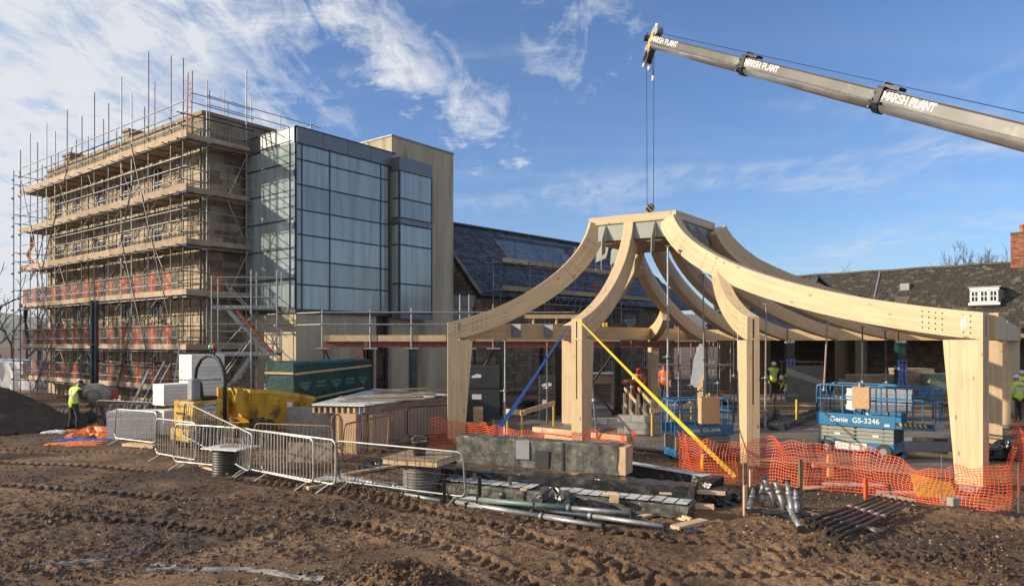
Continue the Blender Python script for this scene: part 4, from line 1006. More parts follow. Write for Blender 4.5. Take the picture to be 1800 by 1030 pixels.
# dormer
def on3(px, dist, off=0): 
    k_ = (px-CX)/FOC; base = ro+su3.xy.to_3d()*dist; a = (k_*base.y-base.x)/(d3.x-k_*d3.y); return base+d3*a+UP*(rz3+su3.z*dist)+rn3*off
fx0 = on3(1707, 4.35); fx1 = on3(1759, 4.35); wd = (fx1-fx0).length; da = (fx1-fx0).normalized(); dn = -e3
dm = MB(); dm.slab(fx0+UP*-.05+dn*.35, da*wd, -dn*1.6, UP*.90); dm.build('dormer_cheek', M_lead, rr)
b = MB(); b.slab(fx0-da*.08+UP*.93+dn*.42, da*(wd+.16), -dn*2.1, UP*.07); b.build('dormer_roof', M_lead, rr)
b = MB(); b.slab(fx0-da*.05+UP*.0+dn*.36, da*(wd+.1), dn*.08, UP*.12); b.slab(fx0+UP*.80+dn*.36, da*wd, dn*.04, UP*.13); b.build('dormer_sill', M_white, rr)
for k in range(3): window(rr, fx0+da*(.04+k*(wd-.08)/3)+UP*.13+dn*.45, da, dn, (wd-.1)/3, .66, 2, 2, M_white, M_wglass, t=.07, rec=.08)
b = MB(); q = on3(1582, 2.5); b.slab(q, da*.5, -dn*.8, UP*.45); b.build('roof_vent', M_lead, rr); b = MB(); q = on3(1576, 3.2, .03); b.slab(q, da*.75, su3*1.3, rn3*.02); b.build('lead_flashing', M_tile[2], rr)
b = MB(); b.bar(on3(1547, .1, .06), on3(1537, 3.2, .06), .09, .06); b.build('roof_pipe', M_lead, rr)
# chimney of brick pieces
cb = on3(1778, .55); chx = cb; hC = 1.95; wC = 1.2; items = []
b = MB(); b.slab(chx+UP*-.6+dn*-.02, da*(wC-.04), -dn*.8, UP*(hC+.55)); b.build('chimney_core', M_mortar, rr)
z = -.1; row = 0
while z < hC-.12:
    x = -(row % 2)*.11
    while x < wC:
        a, e = max(0, x), min(wC, x+.215); x += .225
        if e-a > .04: items.append((chx+da*((a+e)/2)+dn*.01+UP*(z+.035), (e-a-.01, .1, .065), (da, dn, UP), r_.choice(M_brick)))
    y = 0
    while y < .8: items.append((chx-da*.0-dn*(y+.11)+UP*(z+.035), (.21, .1, .065), (dn, da, UP), r_.choice(M_brick))); y += .225
    z += .075; row += 1
pieces(items, 'brick', rr, 280)
b = MB(); b.slab(chx-da*.05+dn*.08+UP*(hC-.1), da*(wC+.1), -dn*.95, UP*.14); b.build('chimney_cap', M_tile[2], rr)
b = MB(); b.lathe(chx+da*.45-dn*.35+UP*(hC+.03), [(.17, 0), (.15, .1), (.14, .38), (.17, .4), (.17, .46)], 12); b.build('chimney_pot', M_terra, rr)
b = MB(); b.slab(chx-da*.12+dn*.06+UP*-.45, da*(wC+.3), -dn*.9, UP*.38); b.build('lead_flashing', M_lead, rr)
# walls below: dark recessed bay behind the timber beam
b = MB(); wb = ro-e3*(run3-.4)
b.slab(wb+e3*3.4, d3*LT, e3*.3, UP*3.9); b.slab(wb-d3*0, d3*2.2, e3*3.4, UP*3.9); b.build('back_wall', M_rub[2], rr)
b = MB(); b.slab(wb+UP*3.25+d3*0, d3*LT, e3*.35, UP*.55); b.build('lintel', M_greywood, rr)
kk = (1486-CX)/FOC; tt_ = (kk*wb.y-wb.x)/(d3.x-kk*d3.y); b = MB(); b.slab(wb+d3*tt_-e3*.9, d3*.3, e3*4.2, UP*3.25); b.build('shade_partition', M_rub[2], rr)  # partitions added to keep the sun out of the bay
kk = (1300-CX)/FOC; tt_ = (kk*wb.y-wb.x)/(d3.x-kk*d3.y); b = MB(); b.slab(wb+d3*tt_-e3*.9, d3*.3, e3*4.2, UP*3.25); b.build('shade_partition', M_rub[2], rr)
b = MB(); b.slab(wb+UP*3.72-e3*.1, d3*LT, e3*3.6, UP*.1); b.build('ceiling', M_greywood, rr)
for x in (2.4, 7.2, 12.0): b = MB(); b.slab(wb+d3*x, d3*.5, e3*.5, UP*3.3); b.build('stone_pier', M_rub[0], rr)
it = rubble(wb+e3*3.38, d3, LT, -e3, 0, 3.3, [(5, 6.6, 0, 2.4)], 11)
pieces(it, 'rubble_stone', rr, 40)
# cross gables between the two ranges, with slate valley
cg = thing('cross_gable_wing', 'stone gabled wing with small white window between the two long roofs', 'building', (13, 41, 0))
q0 = P(1262, 556, 40.); q1 = P(1330, 556, 41.); ap = P(1290, 484, 41.5)
def tri_roof(q0, q1, ap, back, par):
    b = MB(); f_ = Vector((.12, -1, 0)).normalized()*.0; back = Vector(back)
    b.prism([q0, q1, ap], back); b.build('gable_wall', M_rub[0], par)
    for (s, e) in ((q0, ap), (q1, ap)):
        t_ = MB(); d_ = (e-s); o_ = s-d_*.08+Vector((0, -.25, .1)); t_.slab(o_, d_*1.12, back+Vector((0, .3, 0)), Vector((0, 0, .12))); t_.build('roof_slope', M_slate[0], par)
tri_roof(q0, q1, ap, (3.5, 6, 0), cg)
oprism(cg, Vector((q0.x, 40.2, 0)), Vector((3.4, 1, 0)), Vector((1, 3, 0)), 0, q0.z, M_rub[2], 'wall')
window(cg, P(1255, 558, 39.7), Vector((1, 0, 0)), Vector((0, -1, 0)), .5, .75, 2, 2)
cg2 = thing('small_slate_gable', 'small slate roofed gable poking up from the stone tiled roof', 'building', (18, 44, 0))
tri_roof(P(1425, 520, 42.5), P(1470, 520, 42.5), P(1436, 491, 42.5), (.6, 2.5, 0), cg2)
# slate lean-to roof seen under the ribs on the right
ln = thing('slate_lean_to', 'low slate lean-to roof glimpsed under the back ribs of the pavilion', 'lean-to roof', (17, 38, 0))
a0 = P(1330, 556, 39.5); a1 = P(1500, 590, 34.5); b0 = P(1345, 580, 36.5); b1 = P(1480, 578, 34.0)
items = []; pl0 = P(1325, 583, 36.); pl1 = P(1530, 583, 36.); up_ = Vector((.3, 4.2, 1.35)); ul = up_.length; un = up_.normalized(); xa = Vector((1, 0, 0)); nn_ = xa.cross(un)
for k in range(15):
    for j in range(18): items.append((pl0+un*(k*.28+.14)+xa*(j*.33+(k % 2)*.16)+nn_*.02, (.31, .33, .02), (xa, un, nn_), r_.choice(M_slate)))
pieces(items, 'slate', ln, 60)
b = MB(); b.slab(pl0-nn_*.06, xa*6.0, up_, nn_*.04); b.build('roof_deck', M_dark, ln)
# ------------------------------------------------------------------ scaffold round the stone building
sc = thing('building_scaffold', 'tall tube and board scaffold with five lifts wrapped round the old stone building', 'scaffold', tuple(CS+dL*9))
LEV = [.94, 2.72, 5.03, 7.19, 9.39, 11.64]
def tl(px, off=0.):      # distance along the facade for an image column, row offset off towards the wall
    k_ = (px-CX)/FOC; o = CS+dR*off; return (k_*o.y-o.x)/(dL.x-k_*dL.y)
def te(px, off=0.):
    k_ = (px-CX)/FOC; o = CS+dL*off; return (k_*o.y-o.x)/(dR.x-k_*dR.y)
def zat(py, p): return CH-(py-HOR)/FOC*p.y
outer = [(322, 103), (300.5, 98), (261, 91), (231.5, 165), (213.5, 136), (191, 182), (166, 163), (144, 205), (118, 194), (97, 231), (82, 217), (66, 251), (53, 234), (36, 264), (24, 300)]
spos = []
for px, top in outer:
    t = tl(px); p = CS+dL*t; spos.append(t); rod(sc, 'standard', p, p+UP*zat(top, p), .028, M_dtube if random.random() < .75 else M_galv)
IN = 1.05
inner = [(272, 143), (254, 188), (205, 230), (182, 210), (155, 241), (134, 246), (102, 270), (90, 276), (74, 290)]
for px, top in inner:
    t = tl(px, IN); p = CS+dL*t+dR*IN; rod(sc, 'standard', p, p+UP*zat(top, p), .026, M_dtube)
for px in (300, 335, 352): t = tl(px, IN); p = CS+dL*t+dR*IN; rod(sc, 'standard', p, p+UP*12.4, .026, M_dtube)
for i in range(9): t = .6+i*1.95; p = CS+dL*t+dR*(IN+.06); rod(sc, 'standard', p, p+UP*12.2, .025, M_dtube)
for li in range(6):
    for g in (.5, 1.0):
        rod(sc, 'inner_rail', CS+dR*(IN-.06)-dL*.2+UP*(LEV[li]+g), CS+dR*(IN-.06)+dL*9.4+UP*(LEV[li]+g), .022, M_dtube); rod(sc, 'inner_rail', CS+dR*(IN-.06)+dL*9.3+UP*(LEV[li]+g), CS+dR*(IN-.06)+dL*18.7+UP*(LEV[li]+g), .022, M_dtube)
# end return
ends = [(363.6, 142), (433, 123)]
for px, top in ends: t = te(px); p = CS+dR*t; rod(sc, 'standard', p, p+UP*zat(top, p), .028, M_galv)
for px, top, off in ((378, 156, .0), (410, 174, .0), (450, 160, 0.)):
    t = te(px if px < 433 else 440, .2); p = CS+dR*t+dL*.2
    if px == 378 or px == 410: rod(sc, 'standard', p+dL*.45, p+dL*.45+UP*zat(top, p), .022, M_dtube)
LS = 18.6; LE = 3.0
couplers = MB()
for li, z in enumerate(LEV):
    for row in (0, IN):
        x = -.4
        while x < LS:
            e = min(LS+.5, x+6.4); jz = .03*random.random()
            rod(sc, 'ledger', CS+dR*row+dL*x+UP*(z-.12+jz)-dR*.05, CS+dR*row+dL*e+UP*(z-.12+jz)-dR*.05, .025, M_galv if random.random() < .5 else M_dtube); x = e-.15
    for g, row in ((.48, 0), (.98, 0), (1.42, 0) if li in (3, 4) else (.98, 0)):
        x = -.45
        while x < LS:
            e = min(LS+.5, x+6.4); rod(sc, 'guard_rail', CS+dL*x+UP*(z+g)-dR*.05, CS+dL*e+UP*(z+g)-dR*.05, .024, M_galv); x = e-.1
        rod(sc, 'guard_rail', CS+UP*(z+g)-dR*.3-dL*.03, CS+UP*(z+g)+dR*(LE+.3)-dL*.05, .024, M_galv)
    for t in spos: couplers.box(CS+dL*t+UP*(z-.12)-dR*.05, (.1, .1, .1)); couplers.box(CS+dL*t+UP*(z+.48)-dR*.04, (.08, .08, .08)); couplers.box(CS+dL*t+UP*(z+.98)-dR*.04, (.08, .08, .08))
    # transoms
    x = .1
    while x < LS: rod(sc, 'transom', CS+dL*x-dR*.28+UP*(z-.065), CS+dL*x+dR*1.32+UP*(z-.065), .022, M_dtube); x += 1.25
    x = .3
    while x < LE: rod(sc, 'transom', CS+dR*x-dL*.28+UP*(z-.065), CS+dR*x+dL*.9+UP*(z-.065), .022, M_dtube); x += 1.1
    rod(sc, 'ledger', CS+dR*-.3+UP*(z-.12), CS+dR*(LE+.2)+UP*(z-.12), .025, M_galv); rod(sc, 'ledger', CS+dR*-.3+dL*.75+UP*(z-.12), CS+dR*(LE+.2)+dL*.75+UP*(z-.12), .022, M_dtube)
    # boards: five wide, 3.7 m long
    for r in range(5):
        x = -.15-(r % 2)*.0
        while x < LS-.1:
            e = min(LS, x+3.75)
            block(sc, 'deck_board', CS+dL*((x+e)/2)+dR*(.12+r*.235)+UP*(z-.02+.004*random.random()), (e-x-.03, .225, .038), M_board, axes=(dL, dR, UP)); x = e
    for r in range(4):
        block(sc, 'deck_board', CS+dR*(LE/2+.55)+dL*(-.02+r*.235)+UP*(z+.02), (LE-.9, .225, .038), M_board, axes=(dR, dL, UP))
    # toe boards
    x = -.35
    while x < LS:
        e = min(LS+.3, x+random.uniform(3.6, 3.95)); jz = random.uniform(-.02, .02)
        block(sc, 'toe_board', CS+dL*((x+e)/2)-dR*.035+dR*random.uniform(-.0, .02)+UP*(z+.10+jz), (e-x-.02, .04, .225+(.08 if li >= 3 else 0)), M_board, axes=(dL, dR, UP)); x = e
    block(sc, 'toe_board', CS+dR*(LE/2)-dL*.05+UP*(z+.10), (LE+.1, .04, .225), M_board, axes=(dR, dL, UP))
    block(sc, 'toe_board', CS+dL*(LS+.1)+dR*.5+UP*(z+.10), (1.2, .04, .225), M_board, axes=(dR, dL, UP))
    for g in (.48, .98): rod(sc, 'guard_rail', CS+dL*(LS+.05)-dR*.4+UP*(z+g), CS+dL*(LS+.05)+dR*1.5+UP*(z+g), .023, M_galv)
couplers.build('couplers', M_dsteel, sc, kind='stuff')
# upper rails round the parapet
for g in (1.5,): rod(sc, 'guard_rail', CS+dL*-.2+UP*(LEV[-1]+g), CS+dL*8+UP*(LEV[-1]+g), .024, M_galv); rod(sc, 'guard_rail', CS+dL*8+UP*(LEV[-1]+g), CS+dL*(LS)+UP*(LEV[-1]+g), .024, M_galv)
for z in (1.9, 2.3): rod(sc, 'guard_rail', CS+UP*(LEV[-1]+z-.35)+dR*.3, CS+UP*(LEV[-1]+z-.35)+dR*3.3, .022, M_galv)
# roof edge protection on the end parapet
for s in (1.2, 2.6, 4.2, 6.0): p = W0+dR*s+nR_*-.4; rod(sc, 'standard', p+UP*12.6, p+UP*(14.6 if s < 5 else 14.3), .022, M_galv)
for z in (13.75, 14.15): rod(sc, 'guard_rail', W0+dR*.4-nR_*.4+UP*z, W0+dR*6.6-nR_*.4+UP*z, .022, M_galv)
for s, z in ((6.2, 13.75), (6.2, 14.15)): rod(sc, 'guard_rail', W0+dR*s-nR_*.4+UP*z+nL*.0, W0+dR*s-nR_*2.4+UP*z, .022, M_galv)
# braces
for k, t in enumerate((1.0, 4.6, 8.2, 11.8, 15.4)):
    for li in range(5):
        z0 = LEV[li]-.1; z1 = LEV[li+1]-.1
        p = CS+dR*.1+dL*(t+(1.6 if li % 2 else 0))+UP*z0; q = CS+dR*.1+dL*(t+(0 if li % 2 else 1.6))+UP*z1
        if (k+li) % 4: rod(sc, 'brace', p, q, .024, M_dtube)
        p = CS-dR*.06+dL*(t+1.7)+UP*(z0-.4); rod(sc, 'brace', p, p-dL*1.25+dR*1.1+UP*2.3, .022, M_dtube)
for (ax_, ay_, bx_, by_) in ((213.5, 430, 240, 300), (261, 620, 215, 420), (130, 260, 75, 480), (82, 520, 36, 300), (118, 540, 60, 690), (235, 560, 205, 700), (300, 560, 232, 250)):
    p = CS+dL*tl(ax_)-dR*.08; q = CS+dL*tl(bx_)-dR*.08; rod(sc, 'brace', p+UP*zat(ay_, p), q+UP*zat(by_, q), .024, M_dtube)
for li in range(5): p = CS+dR*LE-dL*.02; rod(sc, 'brace', p+UP*LEV[li]-dR*(.0 if li % 2 else 1.0), p+UP*(LEV[li+1]-.1)-dR*(1.0 if li % 2 else 0), .022, M_galv)
# brick guards: mesh panels, orange and black in turn
def guardmesh(m, fill):
    b = MB(); w, h = .62, .92
    for i in range(13): x = w*i/12; b.box((x, 0, h/2), (.011 if i % 6 else .026, .008, h))
    for j in range(15): z = h*j/14; b.box((w/2, 0, z), (w, .006, .011 if j % 7 else .03))
    if fill: b.box((w/2, .002, h*.80), (.2, .01, .16)); b.box((w/2, .002, h*.25), (.09, .01, .36)); b.box((w/2+.03, .002, -.08), (.06, .012, .2))
    else: b.box((w/2, .002, h*.80), (.12, .01, .12)); b.box((w/2, .002, h*.2), (.07, .01, .16))
    me = bpy.data.meshes.new('brick_guard'); me.from_pydata(b.v, [], b.f); me.materials.append(m); return me
GO, GK = guardmesh(M_guard, 1), guardmesh(M_guardk, 0)
for li in (0, 1, 2):
    t = .35; k = 0
    while t < LS-.4:
        p = CS+dL*(t+.62)-dR*.02+UP*(LEV[li]+.1)
        Q = basis(p, -dL, dR, UP)
        if not (li == 0 and 9 < t < 9.9): link('brick_guard', GO if k % 2 == 1 else GK, sc, Q)
        t += .66*(1.12 if k % 2 else 1.0); k += 1
    for s in (.4, 1.2, 2.0):
        if li == 2 and s > .5: link('brick_guard', GO if s < 1.5 else GK, sc, basis(CS+dR*s-dL*.03+UP*(LEV[li]+.1), dR, dL, UP))
# ladders up through the scaffold
def ladder(par, p, q, w=.38, m=M_galv, side=None, name='ladder', pitch=.28):
    p = Vector(p); q = Vector(q); d = (q-p).normalized(); s = side or dL
    b = MB(); b.bar(p, q, .035, .065, up=s); b.bar(p+s*w, q+s*w, .035, .065, up=s)
    n = int((q-p).length/pitch)
    for i in range(1, n): b.tube(p+d*i*pitch, p+d*i*pitch+s*w, .015, 5)
    return b
t0 = tl(320); o_ = ladder(None, CS+dL*.5+dR*.6+UP*11.6, CS+dL*.95+dR*.9+UP*14.9, side=dL).build('access_ladder', M_red, None); tag(o_, 'red framed ladder rising above the top lift near the corner of the tall scaffold', 'ladder')
# loading tower ties at the far left: flapping orange net strip and netting
b = MB()
p = CS+dL*18.3+dR*.3
for i in range(14):
    a0, a1 = i/14, (i+1)/14; f = lambda a: p+UP*(9.2-2.6*a)+dL*(.3*math.sin(a*6)+.12*math.sin(a*17))+dR*(.12*math.sin(a*11))
    w = .16*(1-.5*a0); b.quad(f(a0), f(a0)+dR*w-dL*w, f(a1)+dR*w-dL*w, f(a1))
b.build('hanging_net', M_tarpO, sc)
b = MB(); q = CS+dL*17.9+UP*5.2
for i in range(12):
    f = lambda a: q+UP*(-2.4*a)+dL*(.25*math.sin(a*5)); b.tube(f(i/12), f((i+1)/12), .09+.03*math.sin(i), 6)
b.build('bundled_netting', M_dark, sc)
# ------------------------------------------------------------------ aluminium stair tower at the scaffold's end
st = thing('scaffold_stair_tower', 'aluminium stair tower with two flights and railed landings at the scaffold end', 'stair tower', tuple(P(430, 690, 28.8).xy.to_3d()))
SO = v2(*P(372, 600, 28.9).xy); sx = v2(*P(487, 600, 29.2).xy)-SO; SL = sx.length; sx.normalize(); sy = Vector((-sx.y, sx.x, 0))
for a in (0, 1.55, SL):
    for c in (0, .9):
        rod(st, 'post', SO+sx*a+sy*c, SO+sx*a+sy*c+UP*(5.95 if a > 0 else 5.7), .025, M_galv)
for z in (2.45, 4.35):
    b = MB(); b.slab(SO+UP*z, sx*SL, sy*.06, UP*.12); b.slab(SO+UP*z+sy*.85, sx*SL, sy*.06, UP*.12); b.slab(SO+UP*(z+.12), sx*(SL), sy*.9, UP*.04); b.build('landing', M_galv, st)
    for h in (.5, 1.0, 1.3): rod(st, 'guard_rail', SO+UP*(z+h)-sx*.1, SO+UP*(z+h)+sx*(SL+.1), .022, M_galv)
    k = MB()
    for i in range(9): x = SL*i/8; k.tube(SO+sx*x+UP*(z+.12), SO+sx*x+UP*(z+.0), .02, 5)
    for i in range(6): k.bar(SO+sx*(SL*i/6)+UP*(z+.02), SO+sx*(SL*(i+1)/6)+UP*(z+.1), .02, .02)
    k.build('lattice', M_galv, st)
def flight(p, q, w=.6):
    b = MB(); d = q-p; n = 9
    b.bar(p, q, .04, .16); b.bar(p+sy*w, q+sy*w, .04, .16); b.build('stringer', M_galv, st)
    for i in range(1, n): block(st, 'stair_tread', p+d*(i/n)+sy*(w/2), (.24, w-.05, .035), M_galv, axes=(sx, sy, UP))
    for off in (0, w): rod(st, 'handrail', p+UP*.9+sy*off, q+UP*.9+sy*off, .02, M_galv)
flight(SO+sx*.55+UP*4.4+sy*.1, SO+sx*2.2+UP*2.5+sy*.1); flight(SO+sx*.1+UP*.4+sy*.1, SO+sx*1.5+UP*2.4+sy*.1)
rod(st, 'handrail', SO+sx*1.0+UP*4.3-sy*.05, SO+sx*2.4+UP*2.6-sy*.05, .045, M_guard)
for a, z0, z1, e in ((0, .2, 2.4, 1.55), (1.55, 2.5, .3, SL), (0, 2.6, 4.3, 1.55), (SL, 2.5, 4.3, 1.55)): rod(st, 'brace', SO+sx*a+UP*z0+sy*.92, SO+sx*e+UP*z1+sy*.92, .02, M_galv)
# dark steel piling section standing in front of the scaffold
pp = v2(*G(163, 716).xy); pz = zat(527, pp); b = MB()
for s in (-.13, .09): b.slab(pp+Vector((s, 0, -.02)), Vector((.04, 0, 0)), Vector((0, .26, 0)), UP*pz)
b.slab(pp+Vector((-.09, .11, -.02)), Vector((.18, 0, 0)), Vector((0, .04, 0)), UP*(pz-.002)); b.slab(pp+Vector((-.09, .0, -.02)), Vector((.05, 0, 0)), Vector((0, .05, 0)), UP*(pz-.1)); b.box(pp+UP*2.9+Vector((0, .1, 0)), (.34, .34, .06))
tag(b.build('steel_upright', mat('blue_grey_steel', (.10, .13, .17), (.06, .08, .10), .4, .6, scale=3), None), 'tall blue grey steel upright standing before the scaffold right of the worker in yellow vest', 'steel upright')
# ------------------------------------------------------------------ scaffold on the slate range
s2 = thing('roof_repair_scaffold', 'smaller tube scaffold with lattice beams against the slate roofed range', 'scaffold', tuple(wo+d2*8+n2*1))
SB = wo+n2*.7
def on2(px, off=0):
    k_ = (px-CX)/FOC; o = SB+n2*off; return (k_*o.y-o.x)/(d2.x-k_*d2.y)
xs = [(867, 455), (880, 432), (886, 430), (905, 415), (931, 440), (958, 440), (966, 450), (985, 448), (1011, 434), (1030, 446), (1047, 440), (1057, 455), (1075, 442), (1092, 470)]
for px, top in xs:
    off = random.choice((0, 0, .9)); x = on2(px, off); p = SB+n2*off+d2*x; rod(s2, 'standard', p+UP*(0 if px % 3 else 4.2), p+UP*zat(top, p), .028, random.choice((M_galv, M_dtube)))
x0, x1 = on2(862), on2(1095)
for z in (6.0, 7.6):
    for off in (0, .9):
        rod(s2, 'ledger', SB+n2*off+d2*(x0-.5)+UP*z, SB+n2*off+d2*(x1)+UP*z, .025, M_galv)
    for g in (.5, 1.0, 1.5): rod(s2, 'guard_rail', SB+n2*.95+d2*(x0+(2 if z < 7 else 0))+UP*(z+g), SB+n2*.95+d2*(x1+.4)+UP*(z+g), .024, M_galv)
    x = x0
    while x < x1: 
        block(s2, 'toe_board', SB+n2*.98+d2*(x+1.1)+UP*(z+.15), (2.15, .04, .26), M_board, axes=(d2, n2, UP)); 
        for r in range(4): block(s2, 'deck_board', SB+n2*(.1+r*.23)+d2*(x+1.1)+UP*(z+.03), (2.15, .22, .04), M_board, axes=(d2, n2, UP))
        x += 2.2
    x = x0
    while x < x1: rod(s2, 'transom', SB-n2*.3+d2*x+UP*(z-.03), SB+n2*1.4+d2*x+UP*(z-.03), .022, M_dtube); x += 1.2
for zc in (5.35,):
    b = MB(); q = SB+n2*.95; a0, a1 = on2(985), on2(1095)+1.2
    b.tube(q+d2*(a0-3)+UP*zc, q+d2*a1+UP*zc, .03, 6); b.tube(q+d2*(a0-3)+UP*(zc+.5), q+d2*a1+UP*(zc+.5), .03, 6); x = a0-3; u_ = 0
    while x < a1-.3: b.tube(q+d2*x+UP*(zc+(.5 if u_ else 0)), q+d2*(x+.32)+UP*(zc+(0 if u_ else .5)), .016, 5); x += .32; u_ = 1-u_
    b.build('lattice_beam', M_galv, s2)
for (a, z0, e, z1) in ((on2(1000), 5.3, on2(960), 2.5), (on2(1035), 5.3, on2(1020), 2.6), (on2(905), 6.6, on2(885), 7.6)): rod(s2, 'brace', SB+n2+d2*a+UP*z0, SB+n2+d2*e+UP*z1, .028, M_galv)
for px, z in ((1040, 6.1), (1062, 6.1), (1068, 7.3), (1022, 6.1)):
    k = link('brick_guard', GO, s2, basis(SB+n2*.93+d2*on2(px)+UP*z, d2, n2, UP))
def frame2(a): a = Vector((a[0], a[1], 0)).normalized(); return a, Vector((-a.y, a.x, 0))
def obox(o, ax, ay, lx, ly, z0, z1, m, name, parent, **k):
    b = MB(); b.slab(Vector(o)+UP*z0, ax*lx, ay*ly, UP*(z1-z0)); return b.build(name, m, parent, **k)
# ------------------------------------------------------------------ red and black steel frame with its edge deck
fr = thing('steel_first_floor_frame', 'unfinished steel frame of dark columns, red beams and a boarded edge deck', 'steel frame', tuple(P(800, 600, 28.5).xy.to_3d()))
YF = 28.6
def X(px, y=YF): return (px-CX)/FOC*y
zb0, zb1 = 2.80, 3.04
def ibeam(p, q, h, w, m, name, par):
    b = MB(); b.bar(p+UP*(h/2-.015), q+UP*(h/2-.015), w, .025); b.bar(p-UP*(h/2-.015), q-UP*(h/2-.015), w, .025); b.bar(p, q, .02, h-.055); return b.build(name, m, par)
for a, e in ((572, 640), (646, 872), (884, 975), (986, 1080), (1092, 1168)): ibeam(v2(X(a), YF, 2.92), v2(X(e), YF, 2.92), .24, .18, M_red, 'red_beam', fr)
ibeam(v2(X(1168), YF, 2.92), v2(X(1330), YF+5, 2.92), .24, .18, M_red, 'red_beam', fr)
ibeam(v2(X(644), YF-.05, .1)+UP*1.9, v2(X(644), YF-.05, 2.8), .2, .2, M_red, 'red_post', fr); b = MB(); b.bar(v2(X(627), YF, 2.35), v2(X(641), YF, 2.8), .08, .12); b.build('red_brace', M_red, fr)
for px, w in ((652, .12), (726, .3), (877, .28), (981, .26), (1086, .26)):
    c = v2(X(px), YF+.05); b = MB(); b.box(c+UP*1.4+Vector((-w/2, 0, 0)), (.03, .26, 2.78)); b.box(c+UP*1.4+Vector((w/2, 0, 0)), (.03, .26, 2.78)); b.box(c+UP*1.4, (w-.03, .03, 2.78)); b.build('steel_column', M_dsteel if px in (726, 877) else M_dark, fr)
    b = MB(); b.box(c+UP*.05, (w+.2, .4, .06)); b.build('base_plate', M_dark, fr)
def brace(p0, p1, r=.045): rod(fr, 'brace', P(*p0, YF+.1), P(*p1, YF+.1), r, M_dark)
brace((812, 612), (838, 652)); brace((845, 652), (871, 614)); ibeam(P(808, 655, YF), P(872, 655, YF), .1, .1, M_dark, 'low_beam', fr)
brace((1030, 688), (1084, 614)); brace((1030, 668), (1088, 738)); brace((570, 612), (582, 640)); brace((568, 615), (574, 690))
# deck boards and rails
for a, e in ((568, 664), (665, 785), (786, 880), (881, 985), (986, 1090)): block(fr, 'edge_board', v2((X(a)+X(e))/2, YF-.1, 3.17), (X(e)-X(a)-.02, .05, .25), M_newwood if a < 700 else M_board, axes=(Vector((1, 0, 0)), Vector((0, 1, 0)), UP))
obox((X(568), YF-.05, 0), Vector((1, 0, 0)), Vector((0, 1, 0)), X(1090)-X(568), 1.8, 3.05, 3.1, M_ply, 'deck', fr)
for z in (3.72, 4.2): rod(fr, 'guard_rail', v2(X(566), YF-.18, z), v2(X(1010), YF-.18, z), .026, M_galv); rod(fr, 'guard_rail', v2(X(440), YF+2, z), v2(X(566), YF-.18, z), .026, M_galv)
for px, top in ((568, 545), (652, 545), (724, 542), (809, 518), (825, 518), (867, 535)): rod(fr, 'guard_post', v2(X(px), YF-.15, 2.7), v2(X(px), YF-.15, CH-(top-HOR)/FOC*YF), .026, M_galv); rod(fr, 'clamp', v2(X(px)-.25, YF-.2, 2.75), v2(X(px)+.3, YF-.2, 2.75), .035, M_galv)
for px in (938, 979, 1063, 1068): rod(fr, 'yellow_post', v2(X(px), YF+.3, 3.1), v2(X(px), YF+.3, 4.0 if px < 1000 else 3.8), .05, M_yel2)
block(fr, 'rail_board', v2((X(930)+X(1010))/2, YF+.25, 4.05), (2.2, .05, .16), M_newwood, axes=(Vector((1, 0, 0)), Vector((0, 1, 0)), UP))
# lean-to grey roof with lattice above the inner court, seen between the columns
o_ = obox((X(1092, 33), 33, 0), Vector((1, 0, 0)), Vector((0, 1, 0)), 2.2, 1.5, 2.95, 3.05, M_slate[1], 'porch_roof', None); tag(o_, 'small flat slate porch roof between the stone wall and back timber column', 'porch roof')

# ------------------------------------------------------------------ props
def prop(px, py, tpx, tpy, ty, label, m=M_galv, r=.03, base=True, z=0.):
    g = G(px, py, z); t = P(tpx, tpy, ty); o = thing('steel_prop', label, 'steel prop', tuple(g), group='props holding up the timber frame')
    d = (t-g); mid = g+d*.45
    rod(o, 'outer_tube', g, mid, r*1.15, m); rod(o, 'inner_tube', mid, t, r*.85, m)
    b = MB(); b.tube(mid-d.normalized()*.06, mid+d.normalized()*.06, r*1.8, 8); b.tube(mid-Vector((.14, 0, 0)), mid+Vector((.14, 0, 0)), .012, 5); b.build('collar', M_galv, o)
    b = MB(); b.box(g+UP*.03, (.16, .16, .02)); b.build('foot_plate', m, o); b = MB(); b.box(t-UP*.01, (.14, .14, .02)); b.build('head_plate', m, o)
M_punch = mat('pinkish_prop_paint', (.55, .45, .40), (.42, .33, .28), .5, .3, scale=8)
prop(887, 779, 888, 584, 23.3, 'pale prop just right of the blue strap, under the left connector plate')
prop(1052, 792, 1033, 592, 18.9, 'slanting prop leaning right beside the double front column')
prop(1174, 786, 1174, 432, 20.3, 'very tall prop reaching up to the front corner of the crown', r=.035)
prop(1238, 752, 1236, 482, 24.9, 'tall prop with coupler at its top, behind the small blue lift')
prop(1193, 742, 1193, 573, 27.5, 'thin dark prop between the back corner column and the small lift', M_dtube)
prop(1290, 740, 1290, 562, 26.9, 'thin dark prop left of the white barred front column', M_dtube)
prop(1297, 745, 1297, 566, 26.4, 'galvanised prop close behind the dark one left of the column')
prop(1345, 762, 1347, 534, 21.5, 'punched pinkish prop touching the right edge of the narrow front column', M_punch)
prop(1443, 783, 1455, 561, 19.6, 'leaning punched prop in front of the large blue lift', M_punch)
prop(1516, 752, 1516, 573, 25.0, 'thin dark prop behind the large lift and right of the leaning prop', M_dtube)

prop(1215, 742, 1215, 600, 27.8, 'thin dark prop just left of the white hanging sheet', M_dtube)
prop(1262, 735, 1262, 598, 28.3, 'thin dark prop between the tall prop and the dark pair', M_dtube)
prop(1110, 752, 1110, 596, 26.2, 'dark prop right of the black steel column', M_dtube)
prop(962, 750, 962, 600, 25.8, 'dark prop left of the rear pale column, behind the blue strap', M_dtube)
prop(1560, 748, 1556, 580, 25.6, 'dark prop behind the right half of the large lift', M_dtube)
